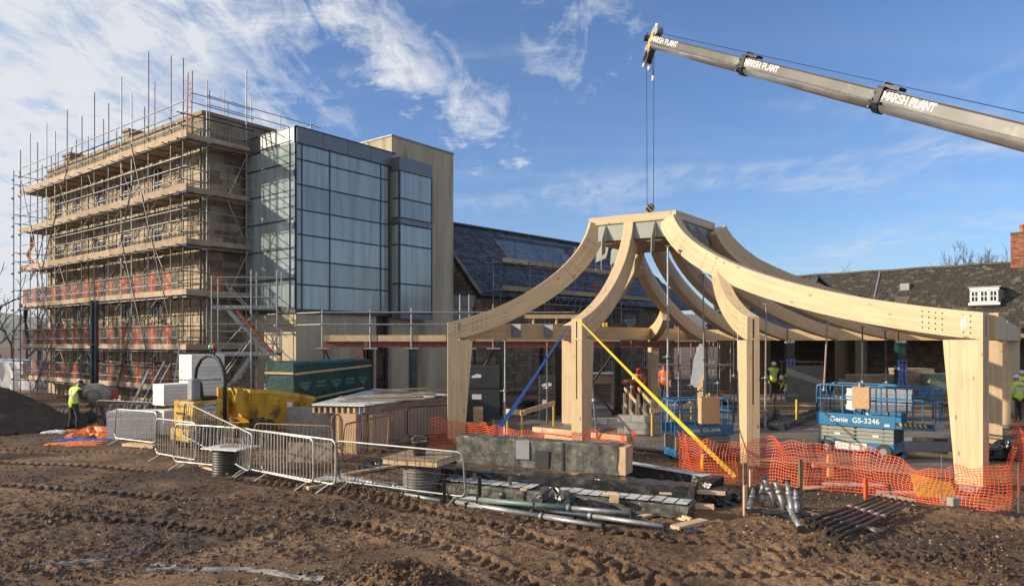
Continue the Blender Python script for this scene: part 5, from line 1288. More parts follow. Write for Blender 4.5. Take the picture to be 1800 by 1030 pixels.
# straps
def strap(p, q, w0, w1, m, name, label, sag=.0):
    b = MB(); n = 14; d = (q-p); s = d.cross(Vector((0, 1, 0))).normalized()
    f = lambda a: p+d*a-UP*sag*4*a*(1-a)
    for i in range(n):
        a0, a1 = i/n, (i+1)/n; k0, k1 = w0+(w1-w0)*a0, w0+(w1-w0)*a1
        A, B = f(a0), f(a1); y_ = Vector((0, .006, 0)); b.hexa([A-s*k0/2, A+s*k0/2, A+s*k0/2+y_, A-s*k0/2+y_, B-s*k1/2, B+s*k1/2, B+s*k1/2+y_, B-s*k1/2+y_])
    return tag(b.build(name, m, None), label, 'strap')
strap(P(1000, 571, 18.6), G(866, 770, .05), .03, .15, M_blueS, 'ratchet_strap', 'blue webbing strap running down left from the double column top', .02)
strap(P(1017, 562, 18.25), G(1292, 838, .05), .035, .105, M_yelS, 'ratchet_strap', 'bright yellow webbing strap running down right across the opening', .03)
b = MB(); y0 = P(1236, 797, 16.9); b.path([y0, y0+Vector((-.02, 0, -.12)), y0+Vector((-.03, 0, -.35)), y0+Vector((.03, 0, -.5))], [.035, .05, .03, .03], 5)
tag(b.build('strap_tail', M_yelS, None), 'knotted loose tail of the yellow strap hanging above the orange netting', 'strap tail')

# ------------------------------------------------------------------ text
def fonttext(s, size, m, parent, M, name='lettering', bold=.0):
    cu = bpy.data.curves.new('t', 'FONT'); cu.body = s; cu.size = size; cu.extrude = .002; cu.offset = bold*size; cu.align_x = 'CENTER'; cu.align_y = 'CENTER'
    o = bpy.data.objects.new('t', cu); COL.objects.link(o); dg = bpy.context.evaluated_depsgraph_get(); me = bpy.data.meshes.new_from_object(o.evaluated_get(dg)); bpy.data.objects.remove(o)
    me.materials.clear(); me.materials.append(m); me.name = name
    return link(name, me, parent, M)
# ------------------------------------------------------------------ scissor lifts
def lift(org, ax, L_, W_, ext, zt, text, label, name='scissor_lift', small=False, boxat=.42):
    a, bb = frame2(ax); o0 = Vector((org[0], org[1], 0)); o = thing(name, label, 'scissor lift', tuple(o0+a*L_/2+bb*W_/2))
    zp = zt*.42; zd = zt*.60
    obox(o0+a*.05+bb*.05, a, bb, L_-.1, W_-.1, .12, zt*.2, M_blue, 'chassis', o, bevel=.01)
    for x in (.28, L_-.28):
        for y in (-.01, W_-.14):
            b = MB(); c = o0+a*x+bb*(y)+UP*.19; b.tube(c, c+bb*.15, .19, 14); b.tube(c-bb*.005, c+bb*.155, .09, 10, 1); w_ = b.build('wheel', [M_rubber, M_lead], o)
    for k in range(4):
        z0 = zt*.205+k*(zp-zt*.21)/4; h_ = (zp-zt*.21)/4-.012
        for y in (.06, W_-.12): obox(o0+a*.06+bb*y, a, bb, L_-.12, .06, z0, z0+h_, M_steelg, 'scissor_arm', o)
    pins = MB()
    for k in range(4):
        for x in (.15, .5, .85): pins.disc(o0+a*(L_*x)+bb*.06+UP*(zt*.225+k*(zp-zt*.21)/4+.04), -bb, .028 if x == .5 else .016, 8, 0, .03 if x == .5 else .008)
    pins.build('pivot_pins', M_dark, o, kind='stuff')
    obox(o0+a*.1+bb*.1, a, bb, L_-.2, W_-.2, zt*.2, zp-.01, M_dark, 'inner_frame', o)
    obox(o0, a, bb, L_, .03, zp, zd, M_blue, 'side_panel', o, bevel=.006); obox(o0+bb*(W_-.03), a, bb, L_, .03, zp, zd, M_blue, 'side_panel', o)
    obox(o0+bb*.03, a, bb, L_+ext, W_-.06, zp+.03, zp+.07, M_dsteel, 'platform_floor', o)
    if ext:
        e0 = o0+a*(L_+.01); obox(e0+bb*.02, a, bb, ext, .03, zp+.02, zd-.14, M_blue, 'extension_panel', o); obox(e0+a*(ext-.03)+bb*.02, a, bb, .03, W_-.04, zp+.02, zd-.14, M_blue, 'extension_panel', o)
        b = MB()
        for k in range(6): x = .1+k*.11; q = e0+a*x+bb*.014+UP*(zp+.1); b.prism([q, q+a*.06, q+a*.02+UP*.07, q-a*.04+UP*.07], bb*.004)
        b.build('hazard_stripes', M_yel2, o, kind='stuff')
        b = MB(); b.slab(e0+bb*.0165+UP*(zp+.095), a*(ext-.05), bb*.002, UP*.08); b.build('hazard_band', M_dark, o)
    def rails(x0, x1, y, z1, posts):
        p = o0+bb*y; r = .022; c = .1
        pts = [p+a*x0+UP*zd, p+a*x0+UP*(z1-c), p+a*(x0+c*.3)+UP*(z1-c*.3), p+a*(x0+c)+UP*z1, p+a*(x1-c)+UP*z1, p+a*(x1-c*.3)+UP*(z1-c*.3), p+a*x1+UP*(z1-c), p+a*x1+UP*zd]
        b = MB(); b.path(pts, r, 7); b.build('top_rail', M_blue, o)
        rod(o, 'mid_rail', p+a*x0+UP*((zd+z1)/2), p+a*x1+UP*((zd+z1)/2), .018, M_blue)
        for x in posts: rod(o, 'rail_post', p+a*x+UP*zp, p+a*x+UP*z1, .02, M_blue)
    for y in (.03, W_-.03):
        rails(.02, L_, y, zt, (.12, L_*.35, L_*.68)); 
        if ext: rails(L_*.62, L_+ext-.03, y+(.03 if y < .5 else -.03), zt-.03, (L_+ext*.45,))
    for x in ((0.02, L_+ext-.03) if ext else (.02, L_-.02)):
        for z in (zt-.02, (zd+zt)/2): rod(o, 'end_rail', o0+a*x+bb*.03+UP*z, o0+a*x+bb*(W_-.03)+UP*z, .02, M_blue)
        for y in (.3, .7): rod(o, 'end_post', o0+a*x+bb*(W_*y)+UP*zp, o0+a*x+bb*(W_*y)+UP*zt, .016, M_blue)
    if text:
        M = basis(o0+a*(L_*.50)-bb*.004+UP*((zp+zd)/2-.0), a, UP, -bb); fonttext(text, .19, M_white, o, M, bold=.012)
        b = MB(); b.slab(o0+a*(L_*.87)-bb*.004+UP*(zp+.06), a*.12, bb*.002, UP*.06); b.build('white_label', M_white, o)
        for x in (.24, .72): b = MB(); b.slab(o0+a*(L_*x)+bb*.055+UP*(zt*.29), a*.14, bb*.003, UP*.05); b.build('white_label', M_white, o)
        M = basis(o0+a*(L_*.45)+bb*.046+UP*(zt*.155), a, UP, -bb); obox(o0+a*(L_*.25)+bb*.045, a, bb, L_*.4, .003, zt*.09, zt*.19, M_white, 'white_label', o)
        # control box
        c = o0+a*(L_+ext*.35)+bb*(W_-.2); obox(c, a, bb, .2, .16, zt-.32, zt-.08, M_blue, 'control_box', o, bevel=.01); obox(c+a*.2+bb*.03, a, bb, .1, .1, zt-.28, zt-.18, M_blue, 'control_box', o)
    return o, o0, a, bb, zp, zd
l1 = lift((8.30, 19.5), (.74, -.67), 1.98, 1.15, .86, 1.86, 'Genie  GS-3246', 'large blue scissor lift with white lettering and folded grey scissor arms in the opening')
l2 = lift((4.05, 17.75), (.97, .22), 1.62, .8, 0, 1.56, '', 'smaller blue scissor lift behind orange netting left of the narrow front column')
fonttext('Genie  GS-2646', .14, M_white, l2[0], basis(l2[1]+l2[2]*.8-l2[3]*.004+UP*.8, l2[2], UP, -l2[3]), bold=.01)
def chipbox(p, a, bb, w, d, h, label, extra=True):
    o = thing('chipboard_box', label, 'chipboard box', tuple(p)); 
    for nm, (oo, la, lb, z0, z1) in {'front_panel': (p, w, .018, 0, h), 'back_panel': (p+bb*(d-.018), w, .018, 0, h), }.items(): obox(oo, a, bb, la, lb, z0, z1, M_osb, nm, o)
    for x in (0, w-.018): obox(p+a*x+bb*.019, a, bb, .018, d-.038, 0, h, M_osb, 'side_panel', o)
    obox(p+a*.019+bb*.019, a, bb, w-.038, d-.038, 0, .018, M_osb, 'bottom_panel', o)
    b = MB(); b.box(p+a*w*.4+bb*d*.5+UP*(h*.9), (.05, .04, .3), .5); b.build('timber_scrap', M_newwood, o); return o
q = l1[1]+l1[2]*.98-l1[3]*.16+UP*1.28; chipbox(q, l1[2], l1[3], .42, .17, .56, 'square chipboard box hung on the rail of the large lift')
q = l2[1]+l2[2]*.62-l2[3]*.2+UP*.98; chipbox(q, l2[2], l2[3], .50, .2, .66, 'tall chipboard box with yellow offcuts hung on the smaller lift')
b = MB(); c = l1[1]+l1[2]*1.3+l1[3]*.3+UP*.86; b.path([c, c+UP*.2, c+UP*.3+l1[2]*-.08], [.05, .06, .05], 8); tag(b.build('grey_glove_bundle', M_film, None), 'white rag bundle lying on the deck of the large lift', 'rag')

# ------------------------------------------------------------------ interior clutter under the frame
def cabinet(px, py, w, h, label, m=None, marks=True, dp=.7):
    g = G(px, py); o = thing('site_cabinet', label, 'cabinet', tuple(g)); m = m or mat('dark_cabinet', (.045, .055, .06), (.035, .04, .045), .5, .2, scale=2)
    a, bb = Vector((1, 0, 0)), Vector((0, 1, 0))
    obox(g, a, bb, w, dp, 0, h*.58, m, 'lower_box', o, bevel=.012); obox(g+bb*.02, a, bb, w, dp-.02, h*.59, h, m, 'upper_box', o, bevel=.012)
    if marks:
        b = MB(); b.slab(g-bb*.004+a*w*.18+UP*h*.40, a*w*.28, bb*.003, UP*h*.09); b.build('paper_notice', M_white, o)
        q = g+a*w*.18+bb*.018+UP*h*.78; b = MB(); b.prism([q, q+a*.34+UP*.02, q+a*.36+UP*.12, q+a*.2+UP*.16, q+a*.05+UP*.1, q-a*.03+UP*.06], -bb*.003); b.build('torn_sticker', M_film, o)
    return o
cabinet(819, 741, 1.28, 2.12, 'tall dark grey site cabinet behind the left corner column')
cabinet(948, 742, .62, 1.72, 'narrow dark cabinet behind the blue strap with a pale label')
def plywood(px, py, w, h, m, label, tilt=.15, yaw=0., th=.02, name='plywood_sheet', cat='sheet', z=0.):
    g = G(px, py, z); a = Vector((math.cos(yaw), math.sin(yaw), 0)); n = Vector((-a.y, a.x, 0)); u = (UP+n*tilt).normalized()
    b = MB(); b.slab(g, a*w, u*h, n*th); return tag(b.build(name, m, None), label, cat)
plywood(832, 748, .35, .68, M_osb, 'small plywood offcut leaning on the tall dark cabinet', .15, .1)
# tub
def tub(px, py, r, h, m, name, label, cat='bucket', z=0., handle=True, hm=None):
    g = G(px, py, z); o = thing(name, label, cat, tuple(g)); b = MB()
    b.lathe(g, [(r*.78, .0), (r*.98, h*.96), (r*1.06, h*.96), (r*1.06, h), (r*.95, h), (r*.9, h*.9), (r*.75, h*.1)], 18, cap=False); b.v.append(tuple(g+UP*.01)); k = len(b.v)-1
    for i in range(18): b.face((i, k, (i+1) % 18)); b.face((6*18+i, 6*18+(i+1) % 18, k), 0)
    b.build('tub_body', m, o)
    if handle:
        b = MB(); b.path([g+Vector((r*math.cos(t), -r*.2, h+r*.9*math.sin(t))) for t in np.linspace(0, math.pi, 9)], .008, 5); b.build('handle', hm or M_galv, o)
    return o
tub(926, 730, .42, .6, M_dark, 'black_tub', 'large black plastic tub on the floor behind the blue strap', 'tub', handle=False)
tub(1199, 712, .2, .32, M_yel2, 'yellow_bucket', 'yellow bucket standing near the back corner column', z=.0)
tub(1138, 705, .22, .3, M_yel2, 'yellow_bucket', 'yellow bucket beside the crouching orange workers')
# timber handrails with yellow posts
def yrail(pts, label, m=M_newwood, post=M_yel2, h=.95, bw=.16, posts=None):
    gs = [G(*p) for p in pts]; o = thing('timber_handrail', label, 'handrail', tuple(gs[0]), group=None)
    for g in gs: rod(o, 'yellow_post', g-UP*.03, g+UP*h, .032, post)
    for a, c in zip(gs[:-1], gs[1:]):
        b = MB(); d = (c-a).normalized()*.12; b.bar(a-d+UP*(h-.08)-Vector((0, .05, 0)), c+d+UP*(h-.08)-Vector((0, .05, 0)), .04, bw); b.build('rail_board', m, o)
yrail([(892, 772), (917, 775), (973, 752)], 'sloping pale timber rail on yellow posts behind the left netting')
yrail([(1146, 770), (1195, 762), (1215, 755)], 'pale timber rail on yellow posts left of the smaller lift')
yrail([(1180, 778), (1182, 770)], 'short yellow post rail beside the smaller lift', h=.7)
for k, (px, py, lab) in enumerate(((1400, 752, 'yellow post behind the leaning barrier near wrapped beams'), (1247, 735, 'yellow post just left of the tall prop'), (1478, 742, 'yellow post behind the large lift'))):
    g = G(px, py); b = MB(); b.tube(g, g+UP*1.0, .035, 8); b.box(g+UP*.01, (.2, .2, .02)); tag(b.build('yellow_post', M_yel2, None), lab, 'post')
# stair handrails of raw timber
for (a, c, lab) in (((1098, 742), (1120, 760), 'left raw timber stair balustrade at the back'), ((1122, 742), (1146, 762), 'right raw timber stair balustrade at the back')):
    ga, gc = G(*a), G(*c); o = thing('timber_balustrade', lab, 'balustrade', tuple(ga))
    for g in (ga, ga*.5+gc*.5, gc): block(o, 'post', g+UP*.55, (.09, .09, 1.1), M_greywood)
    for z in (1.12, .55): b = MB(); b.bar(ga+UP*(z+.15), gc+UP*(z-.15), .05, .1); b.build('rail', M_newwood if z > 1 else M_greywood, o)
# block walls (each block its own part)
def blockwall(px, py, a, nx, nz, label, size=(.44, .2, .215), m=M_block, th=.2, skip=()):
    g = G(px, py); a, bb = frame2(a); o = thing('block_wall', label, 'block wall', tuple(g)); r_ = random.Random(px)
    for j in range(nz):
        for i in range(nx):
            if (i, j) in skip: continue
            block(o, 'concrete_block', g+a*((i+.5+(.5 if j % 2 else 0))*(size[0]+.01))+bb*(r_.uniform(-.01, .01)+th/2)+UP*(size[2]/2+j*(size[2]+.01)), size, m, axes=(a, bb, UP))
blockwall(1085, 765, (.93, -.36), 4, 3, 'low unfinished wall of grey blocks left of the timber balustrades', skip=((3, 2),))
blockwall(1010, 758, (1, .05), 5, 2, 'two courses of grey blocks behind the double front column')
blockwall(1168, 745, (1, 0), 4, 2, 'short grey block wall behind the yellow post rail')
# raised back deck and plank edging
bd = thing('back_timber_deck', 'raised timber platform with stacked plank edge behind the blue lifts', 'deck', tuple(G(1480, 730)))
dk0, dk1 = G(1305, 728), G(1672, 728)
x_ = dk0.x
for j in range(4):
    b = MB(); x_ = dk0.x+random.uniform(-.3, .3); b.box(((dk0.x+dk1.x)/2, dk0.y+.3*j*.4, .06+j*.09), (dk1.x-dk0.x+random.uniform(-.6, .4), .24, .07)); b.build('edge_plank', M_newwood if j % 2 else M_greywood, bd)
for i in range(24): block(bd, 'deck_plank', v2((dk0.x+dk1.x)/2, dk0.y+.6+i*.22, .40+random.uniform(0, .008)), (dk1.x-dk0.x+random.uniform(-.3, .2), .205, .035), random.choice((M_newwood, M_greywood, M_board)))
# stacked timber and boards in the dark bay
def pack(px, py, w, d, n, th, m, name, label, cat, yaw=0., z=0., part='board', gap=.006, jit=.02, Yo=None):
    g = G(px, py, z) if Yo is None else P(px, py, Yo); a = Vector((math.cos(yaw), math.sin(yaw), 0)); bb = Vector((-a.y, a.x, 0)); o = thing(name, label, cat, tuple(g))
    for k in range(n): block(o, part, g+a*(w/2+random.uniform(-jit, jit))+bb*(d/2+random.uniform(-jit, jit))+UP*(th/2+k*(th+gap)), (w, d, th), m, axes=(a, bb, UP))
    return o, g, a, bb
pack(1507, 705, 2.4, 1.2, 10, .11, M_greywood, 'timber_stack', 'wide stack of new timber in the dark bay left of the wrapped column', 'timber stack', z=.4)  # both new timber stacks take a darker wood colour for the bay's shade
pack(1586, 700, 1.5, 1.2, 12, .11, M_greywood, 'timber_stack', 'taller stack of new timber in the dark bay right of the wrapped column', 'timber stack', z=.4)
pack(1635, 702, 1.8, 1.2, 8, .14, mat('pale_green_board', (.22, .28, .23), None, .7), 'green_board_stack', 'stack of pale green boards at the back right of the dark bay', 'board stack', z=.4)
pack(1505, 722, 2.1, .8, 4, .2, M_film, 'wrapped_pack', 'low white wrapped pack behind the rails of the large lift', 'wrapped pack', z=.42)
for k, (px, w, h, m, lab) in enumerate(((1478, .5, 1.25, M_ply, 'tall brown plywood sheet leaning in the dark bay'), (1467, .3, .95, M_greywood, 'grey plywood strip leaning beside the tall sheet'), (1415, .3, .8, M_osb, 'small chipboard sheet beyond the bending worker'), (1262, .3, .62, M_osb, 'small upright chipboard piece behind the smaller lift'))):
    plywood(px, 712, w, h, m, lab, .12, .1, name='leaning_sheet')
# white panels stacked behind a trestle scaffold
plywood(1384, 712, 1.6, 1.7, mat('shaded_pale_sheet', (.13, .135, .14), (.10, .10, .10), .9, scale=2), 'big pale sheet behind the small trestle scaffold in the bay', .04, 0, z=.3)  # white sheet, the bay's dimness put into its dark grey
ts = thing('trestle_scaffold', 'small scaffold tower with lattice panels in the dark bay by the bending worker', 'scaffold', tuple(G(1400, 706)))
tA = P(1386, 705, 31.); 
for dx in (0, 1.45):
    for dy in (0, .8): rod(ts, 'post', tA+Vector((dx, dy, -.5)), tA+Vector((dx, dy, 1.75)), .022, M_dtube)
for z in (-.1, .85, 1.7):
    for dy in (0, .8): rod(ts, 'rail', tA+Vector((-.1, dy, z)), tA+Vector((1.6, dy, z)), .02, M_dtube)
for a_, c_ in (((0, .9), (.7, 1.7)), ((1.45, .9), (.75, 1.7)), ((0, -.1), (.7, .85)), ((1.45, -.1), (.75, .85))): rod(ts, 'brace', tA+Vector((a_[0], 0, a_[1])), tA+Vector((c_[0], 0, c_[1])), .015, M_dtube)
block(ts, 'deck_board', tA+Vector((.72, .4, .88)), (1.6, .6, .04), M_board)
# wrapped back columns
def wrapcol(pf, label, col, n=4):
    o = thing('wrapped_column', label, 'wrapped column', (pf.x, pf.y, 0)); c = pf+Vector((.1, -.25, 0))
    b = MB(); b.box(c+UP*1.5, (.34, .34, 3.0)); b.build('column_core', col, o)
    M_fo = MATS.get('blue_foam_tube') or mat('blue_foam_tube', (.12, .18, .46), (.09, .14, .36), .7, scale=5)
    for k, dx in enumerate((-.17, -.02, .13)):
        b = MB(); b.path([c+Vector((dx, -.2, 2.25)), c+Vector((dx-.02+(.05 if k == 0 else 0), -.21, 1.6)), c+Vector((dx+.02*(k-1), -.22, .9)), c+Vector((dx, -.2, .25))], .06, 8); b.build('foam_guard', M_fo, o)
    for z in (.6, 1.2, 1.75, 2.15): b = MB(); b.box(c+UP*z, (.42, .52, .045)); b.build('tie_band', M_dark, o)
    b = MB()
    for i in range(7): t = i*.9; b.tube(c+Vector((.17*math.cos(t), .17*math.sin(t)-.04, 2.98)), c+Vector((.2*math.cos(t+.7), .2*math.sin(t+.7)-.04, 3.06)), .05, 6)
    b.build('crumpled_film', M_film, o, kind='stuff'); b = MB(); b.box(c+UP*.06, (.46, .46, .12)); b.build('foot_wrap', M_dark, o)
wrapcol(bk(.284), 'round column wrapped with blue foam guards beside the bending worker', M_dsteel)
wrapcol(bk(.639), 'green wrapped column with blue foam guards at the dark bay', M_green)
wrapcol(BL+v2(.0, .6), 'far corner post with blue foam guards behind the white sheet', M_dsteel)
for px in (1216, 1223, 1251, 1264, 1272, 1297): 
    g = v2((px-900)/FOC*30.5, 30.5)
wl = thing('courtyard_scaffold', 'low tube scaffold against the court wall behind the hanging white sheet', 'scaffold', tuple(v2(7.9, 30.6)))
for px in (1215, 1223, 1247, 1254, 1265, 1284, 1152, 1196): p = v2((px-900)/FOC*31, 31.); rod(wl, 'post', p, p+UP*3.02, .022, M_galv)
for z in (.9, 2.0): rod(wl, 'rail', v2(6.3, 31, z), v2(9.6, 30.9, z), .022, M_galv)
block(wl, 'platform', v2(8.0, 31.2, 2.05), (3.1, .5, .05), M_galv); rod(wl, 'brace', v2(7.5, 31, .3), v2(9.4, 31, 2.1), .02, M_galv)
b = MB(); pA = P(1232, 612, 24.2); 
pts = [(0, 0), (.1, -.02), (.12, -.95), (-.12, -1.5), (-.3, -1.35), (-.18, -.5)]
b.prism([P(1230, 604, 24)+Vector((x, 0, y)) for x, y in pts], (0, .02, 0)); tag(b.build('hanging_sheet', M_film, None), 'torn white sheet hanging on the pole left of the narrow front column', 'sheet')
# black wrapped beams on the slab
def wrapbeam(p, q, w, h, m, label, name='wrapped_beam', seed=1, seg=26, cat='wrapped beam', z=0., band=True, wr=.02):
    p = Vector(p); q = Vector(q); d = (q-p); L_ = d.length; d.normalize(); s = d.cross(UP).normalized(); u = s.cross(d)
    if u.z < 0: u = -u
    r_ = random.Random(seed); b = MB(); pr = [(-.5, 0), (-.5, .25), (-.5, .6), (-.5, .96), (-.46, 1), (-.15, 1), (.2, 1), (.46, 1), (.5, .96), (.5, .6), (.5, .25), (.5, 0)]; n = len(pr)
    for i in range(seg+1):
        for (x, y) in pr:
            e = wr if 0 < i < seg else wr*1.5
            b.v.append(tuple(p+d*(L_*i/seg+r_.uniform(-e, e))+s*((x*w)+r_.uniform(-e, e)*.7)+u*(y*h+(r_.uniform(-e, e)*.7 if y > 0 else 0))))
    for i in range(seg):
        for j in range(n):
            jj = (j+1) % n; b.face((i*n+j, i*n+jj, (i+1)*n+jj, (i+1)*n+j), 0, False)
    b.face(range(n)); b.face([seg*n+j for j in reversed(range(n))]); 
    o = b.build(name, m, None); fix_normals(o); tag(o, label, cat)
    for v_ in (): pass
    return o, d, s, u
def wb2(a, c, w, h, m, label, seed, z=0., **k): return wrapbeam(G(*a, z), G(*c, z), w, h, m, label, seed=seed, **k)
wb2((1365, 760), (1425, 738), .5, .3, M_wrap2, 'short black wrapped bundle on the slab nearest the large lift', 3)
wb2((1390, 752), (1440, 728), .4, .25, M_wrap2, 'black wrapped bundle behind the short one by the large lift', 4)
wb2((1338, 755), (1362, 732), .35, .3, M_wrap2, 'black wrapped bundle right beside the narrow front column', 5)
# back of court bits
def box_thing(px, py, w, d, h, m, name, label, cat, yaw=0, z=0.):
    g = G(px, py, z); return tag(obox(g, Vector((math.cos(yaw), math.sin(yaw), 0)), Vector((-math.sin(yaw), math.cos(yaw), 0)), w, d, 0, h, m, name, None, bevel=.01), label, cat) if z == 0 else tag(obox(Vector((g.x, g.y, 0)), Vector((math.cos(yaw), math.sin(yaw), 0)), Vector((-math.sin(yaw), math.cos(yaw), 0)), w, d, z, z+h, m, name, None, bevel=.01), label, cat)
tb = thing('site_table', 'plywood covered table with pale sheet roof left of the black column', 'table', tuple(G(1045, 712)))
tg = G(1036, 712)
for dx, dy in ((0, 0), (1.2, 0), (0, .8), (1.2, .8)): block(tb, 'leg', tg+Vector((dx, dy, .75)), (.08, .08, 1.5), M_newwood)
block(tb, 'top', tg+Vector((.6, .4, 1.52)), (1.5, 1.1, .05), M_film); block(tb, 'apron', tg+Vector((.6, 0, 1.25)), (1.25, .04, .45), M_ply)
for i, (px, py, w, d, h, m, lab) in enumerate(((1150, 716, 1.2, .4, .12, M_newwood, 'pale plank pile by the back corner column'), (1190, 708, 1.4, .5, .15, M_greywood, 'grey plank pile near the yellow bucket'), (1215, 715, .5, .4, .35, M_lead, 'grey wrapped box right of the yellow bucket'), (1120, 722, .8, .5, .25, M_block, 'grey slab pile between the timber balustrades'))):
    box_thing(px, py, w, d, h, m, 'material_pile', lab, 'pile', .1*i)
plywood(1158, 700, .45, 1.7, M_galv, 'silver ladder leaning beside the back corner column', .25, 0)
def planks(lst, m=M_newwood):
    for (a, c, z, w, h, lab) in lst:
        b = MB(); b.bar(G(*a, z)+UP*h/2, G(*c, z)+UP*h/2, w, h); tag(b.build('timber_plank', m, None), lab, 'plank')
planks([((938, 758), (1110, 776), .35, .12, .14, 'long weathered plank lying behind the left netting'), ((960, 770), (1090, 790), .22, .12, .12, 'lower pale plank behind the left netting'), ((1080, 735), (1145, 735), .0, .2, .1, 'thin plank on the slab below the balustrades')])
# traffic cone
cg_ = G(1362, 722); o = thing('traffic_cone', 'dull orange traffic cone behind the narrow front column', 'cone', tuple(cg_)); b = MB(); b.lathe(cg_+UP*.03, [(.16, 0), (.035, .66)], 12); b.build('cone_body', M_guard, o); block(o, 'cone_base', cg_+UP*.015, (.38, .38, .03), M_guard)
# ------------------------------------------------------------------ crowd barriers
def barrier(p, q, label, h=1.05, nb=None, m=M_galv, lean=0., tiltz=0., feet=True, z=0., bm=None, grid=False, grp='steel crowd barriers', r=.021):
    p = Vector(p); q = Vector(q); d = q-p; L_ = d.length; a = d.normalized(); n = Vector((-a.y, a.x, 0)).normalized(); u = (UP+n*lean).normalized()
    o = thing('crowd_barrier', label, 'barrier', tuple(p), group=grp); z0 = .16+z; c = .13
    def at(x, y): return p+a*x+u*y
    if tiltz:
        def at(x, y): return p+a*(x*math.cos(tiltz)+y*math.sin(tiltz))+u*(y*math.cos(tiltz)-x*math.sin(tiltz))+UP*(L_*math.sin(tiltz) if tiltz > 0 else 0)
    pts = []
    for (cx_, cy_, s0) in ((c, z0+c, 180), (L_-c, z0+c, 270), (L_-c, h-c, 0), (c, h-c, 90)):
        for k in range(5): t = R(s0+k*22.5); pts.append(at(cx_+c*math.cos(t), cy_+c*math.sin(t)))
    pts.append(pts[0]); b = MB(); b.path(pts, r, 7); b.build('frame', m, o)
    nb = nb or max(6, int(L_/.115)); step = L_/nb
    for i in range(1, nb):
        x = step*i; pa = at(x, z0); pb = at(x, h); 
        if grid: rod(o, 'bar', pa, pb, .005, bm or m)
        else: rod(o, 'bar', pa, pb, .0075, bm or m)
    if grid:
        for y in (.35, .55, .75, .92): rod(o, 'cross_wire', at(.02, y), at(L_-.02, y), .004, bm or m)
    if feet:
        for x in (.22, L_-.22):
            b = MB(); w = .32; k = at(x, z0); b.bar(k-UP*.01, Vector((k.x, k.y, z+.01))-n*w, .04, .012); b.build('foot', m, o); b = MB(); b.bar(k-UP*.01+a*.05, Vector((k.x, k.y, z+.01))+n*w+a*.05, .04, .012); b.build('foot', m, o)
    return o
def bar2(a, c, label, **k): return barrier(G(*a), G(*c), label, **k)
bar2((201, 779), (273, 788), 'small rust tinged barrier in front of the white wrapped boards', m=M_wtube, h=1.02, lean=.05)
bar2((274, 807), (345, 820), 'barrier at the left end of the run, partly behind its neighbour', m=M_wtube)
bar2((304, 822), (440, 836), 'pale barrier with red taped top rail before the yellow dumper', m=M_wtube, lean=.06)
bar2((320, 812), (440, 842), 'barrier tipped over sideways behind the red taped one', m=M_galv, tiltz=R(9), feet=False, h=1.0)
bar2((427, 834), (551, 862), 'bright barrier in the middle of the run, left of a pair', m=M_wtube)
bar2((460, 840), (590, 866), 'bright barrier in the middle overlapping its left neighbour', m=M_wtube)
bar2((598, 858), (820, 888), 'long low barrier with thin wire grid beside the black bucket', grid=True, nb=14, h=1.0, lean=-.12, m=M_galv, bm=M_dsteel)
bar2((600, 822), (680, 797), 'dull barrier receding away behind the pair of bright ones', m=M_rust, lean=-.08)
bar2((583, 797), (690, 790), 'dark barrier in front of the chipboard crate', m=M_rust)
bar2((622, 790), (712, 780), 'brown barrier against the pink boarded wall', m=M_rust)
bar2((716, 778), (790, 770), 'grey barrier between the boarded wall and left column', m=M_dsteel)
bar2((448, 805), (585, 812), 'dim barrier lying behind the bright pair', m=M_rust, h=.9)
bar2((170, 758), (330, 768), 'dark barrier behind the white board packs', m=M_dtube)
bar2((1362, 742), (1403, 735), 'grey barrier at the back beside the wrapped column', m=M_dtube, h=1.05)
bar2((1437, 738), (1500, 735), 'grey barrier at the back seen through the large lift', m=M_dtube)
bar2((1640, 745), (1670, 742), 'grey barrier at the back beside the right corner column', m=M_dtube)
b = MB(); p = G(304, 822); 
# ------------------------------------------------------------------ insulation packs
def inspack(px, py, yaw, w, d, n, th, label, circ=True, z=0., m=M_foam, Yo=None):
    o, g, a, bb = pack(px, py, w, d, n, th, m, 'insulation_pack', label, 'insulation pack', yaw, z, 'insulation_board', .008, .006, Yo)
    if circ:
        b = MB(); c = g+bb*(d/2)-a*.012+UP*(n*(th+.008)/2); pts = [c+bb*(.30*d*1.25*math.cos(t))+UP*(n*th*.42*math.sin(t)) for t in np.linspace(0, 2*math.pi, 25)]
        b.path(pts, .008, 4); b.build('film_edge', M_film, o)
    # film skin on end
    b = MB(); b.slab(g-a*.010+bb*.0+UP*.01, a*.006, bb*d*.12, UP*(n*(th+.008)-.02)); b.slab(g-a*.010+bb*d*.88+UP*.01, a*.006, bb*d*.12, UP*(n*(th+.008)-.02)); b.build('shrink_film', M_film, o)
    return o, g, a, bb
def inv_base(px, py, Y): return P(px, py, Y)
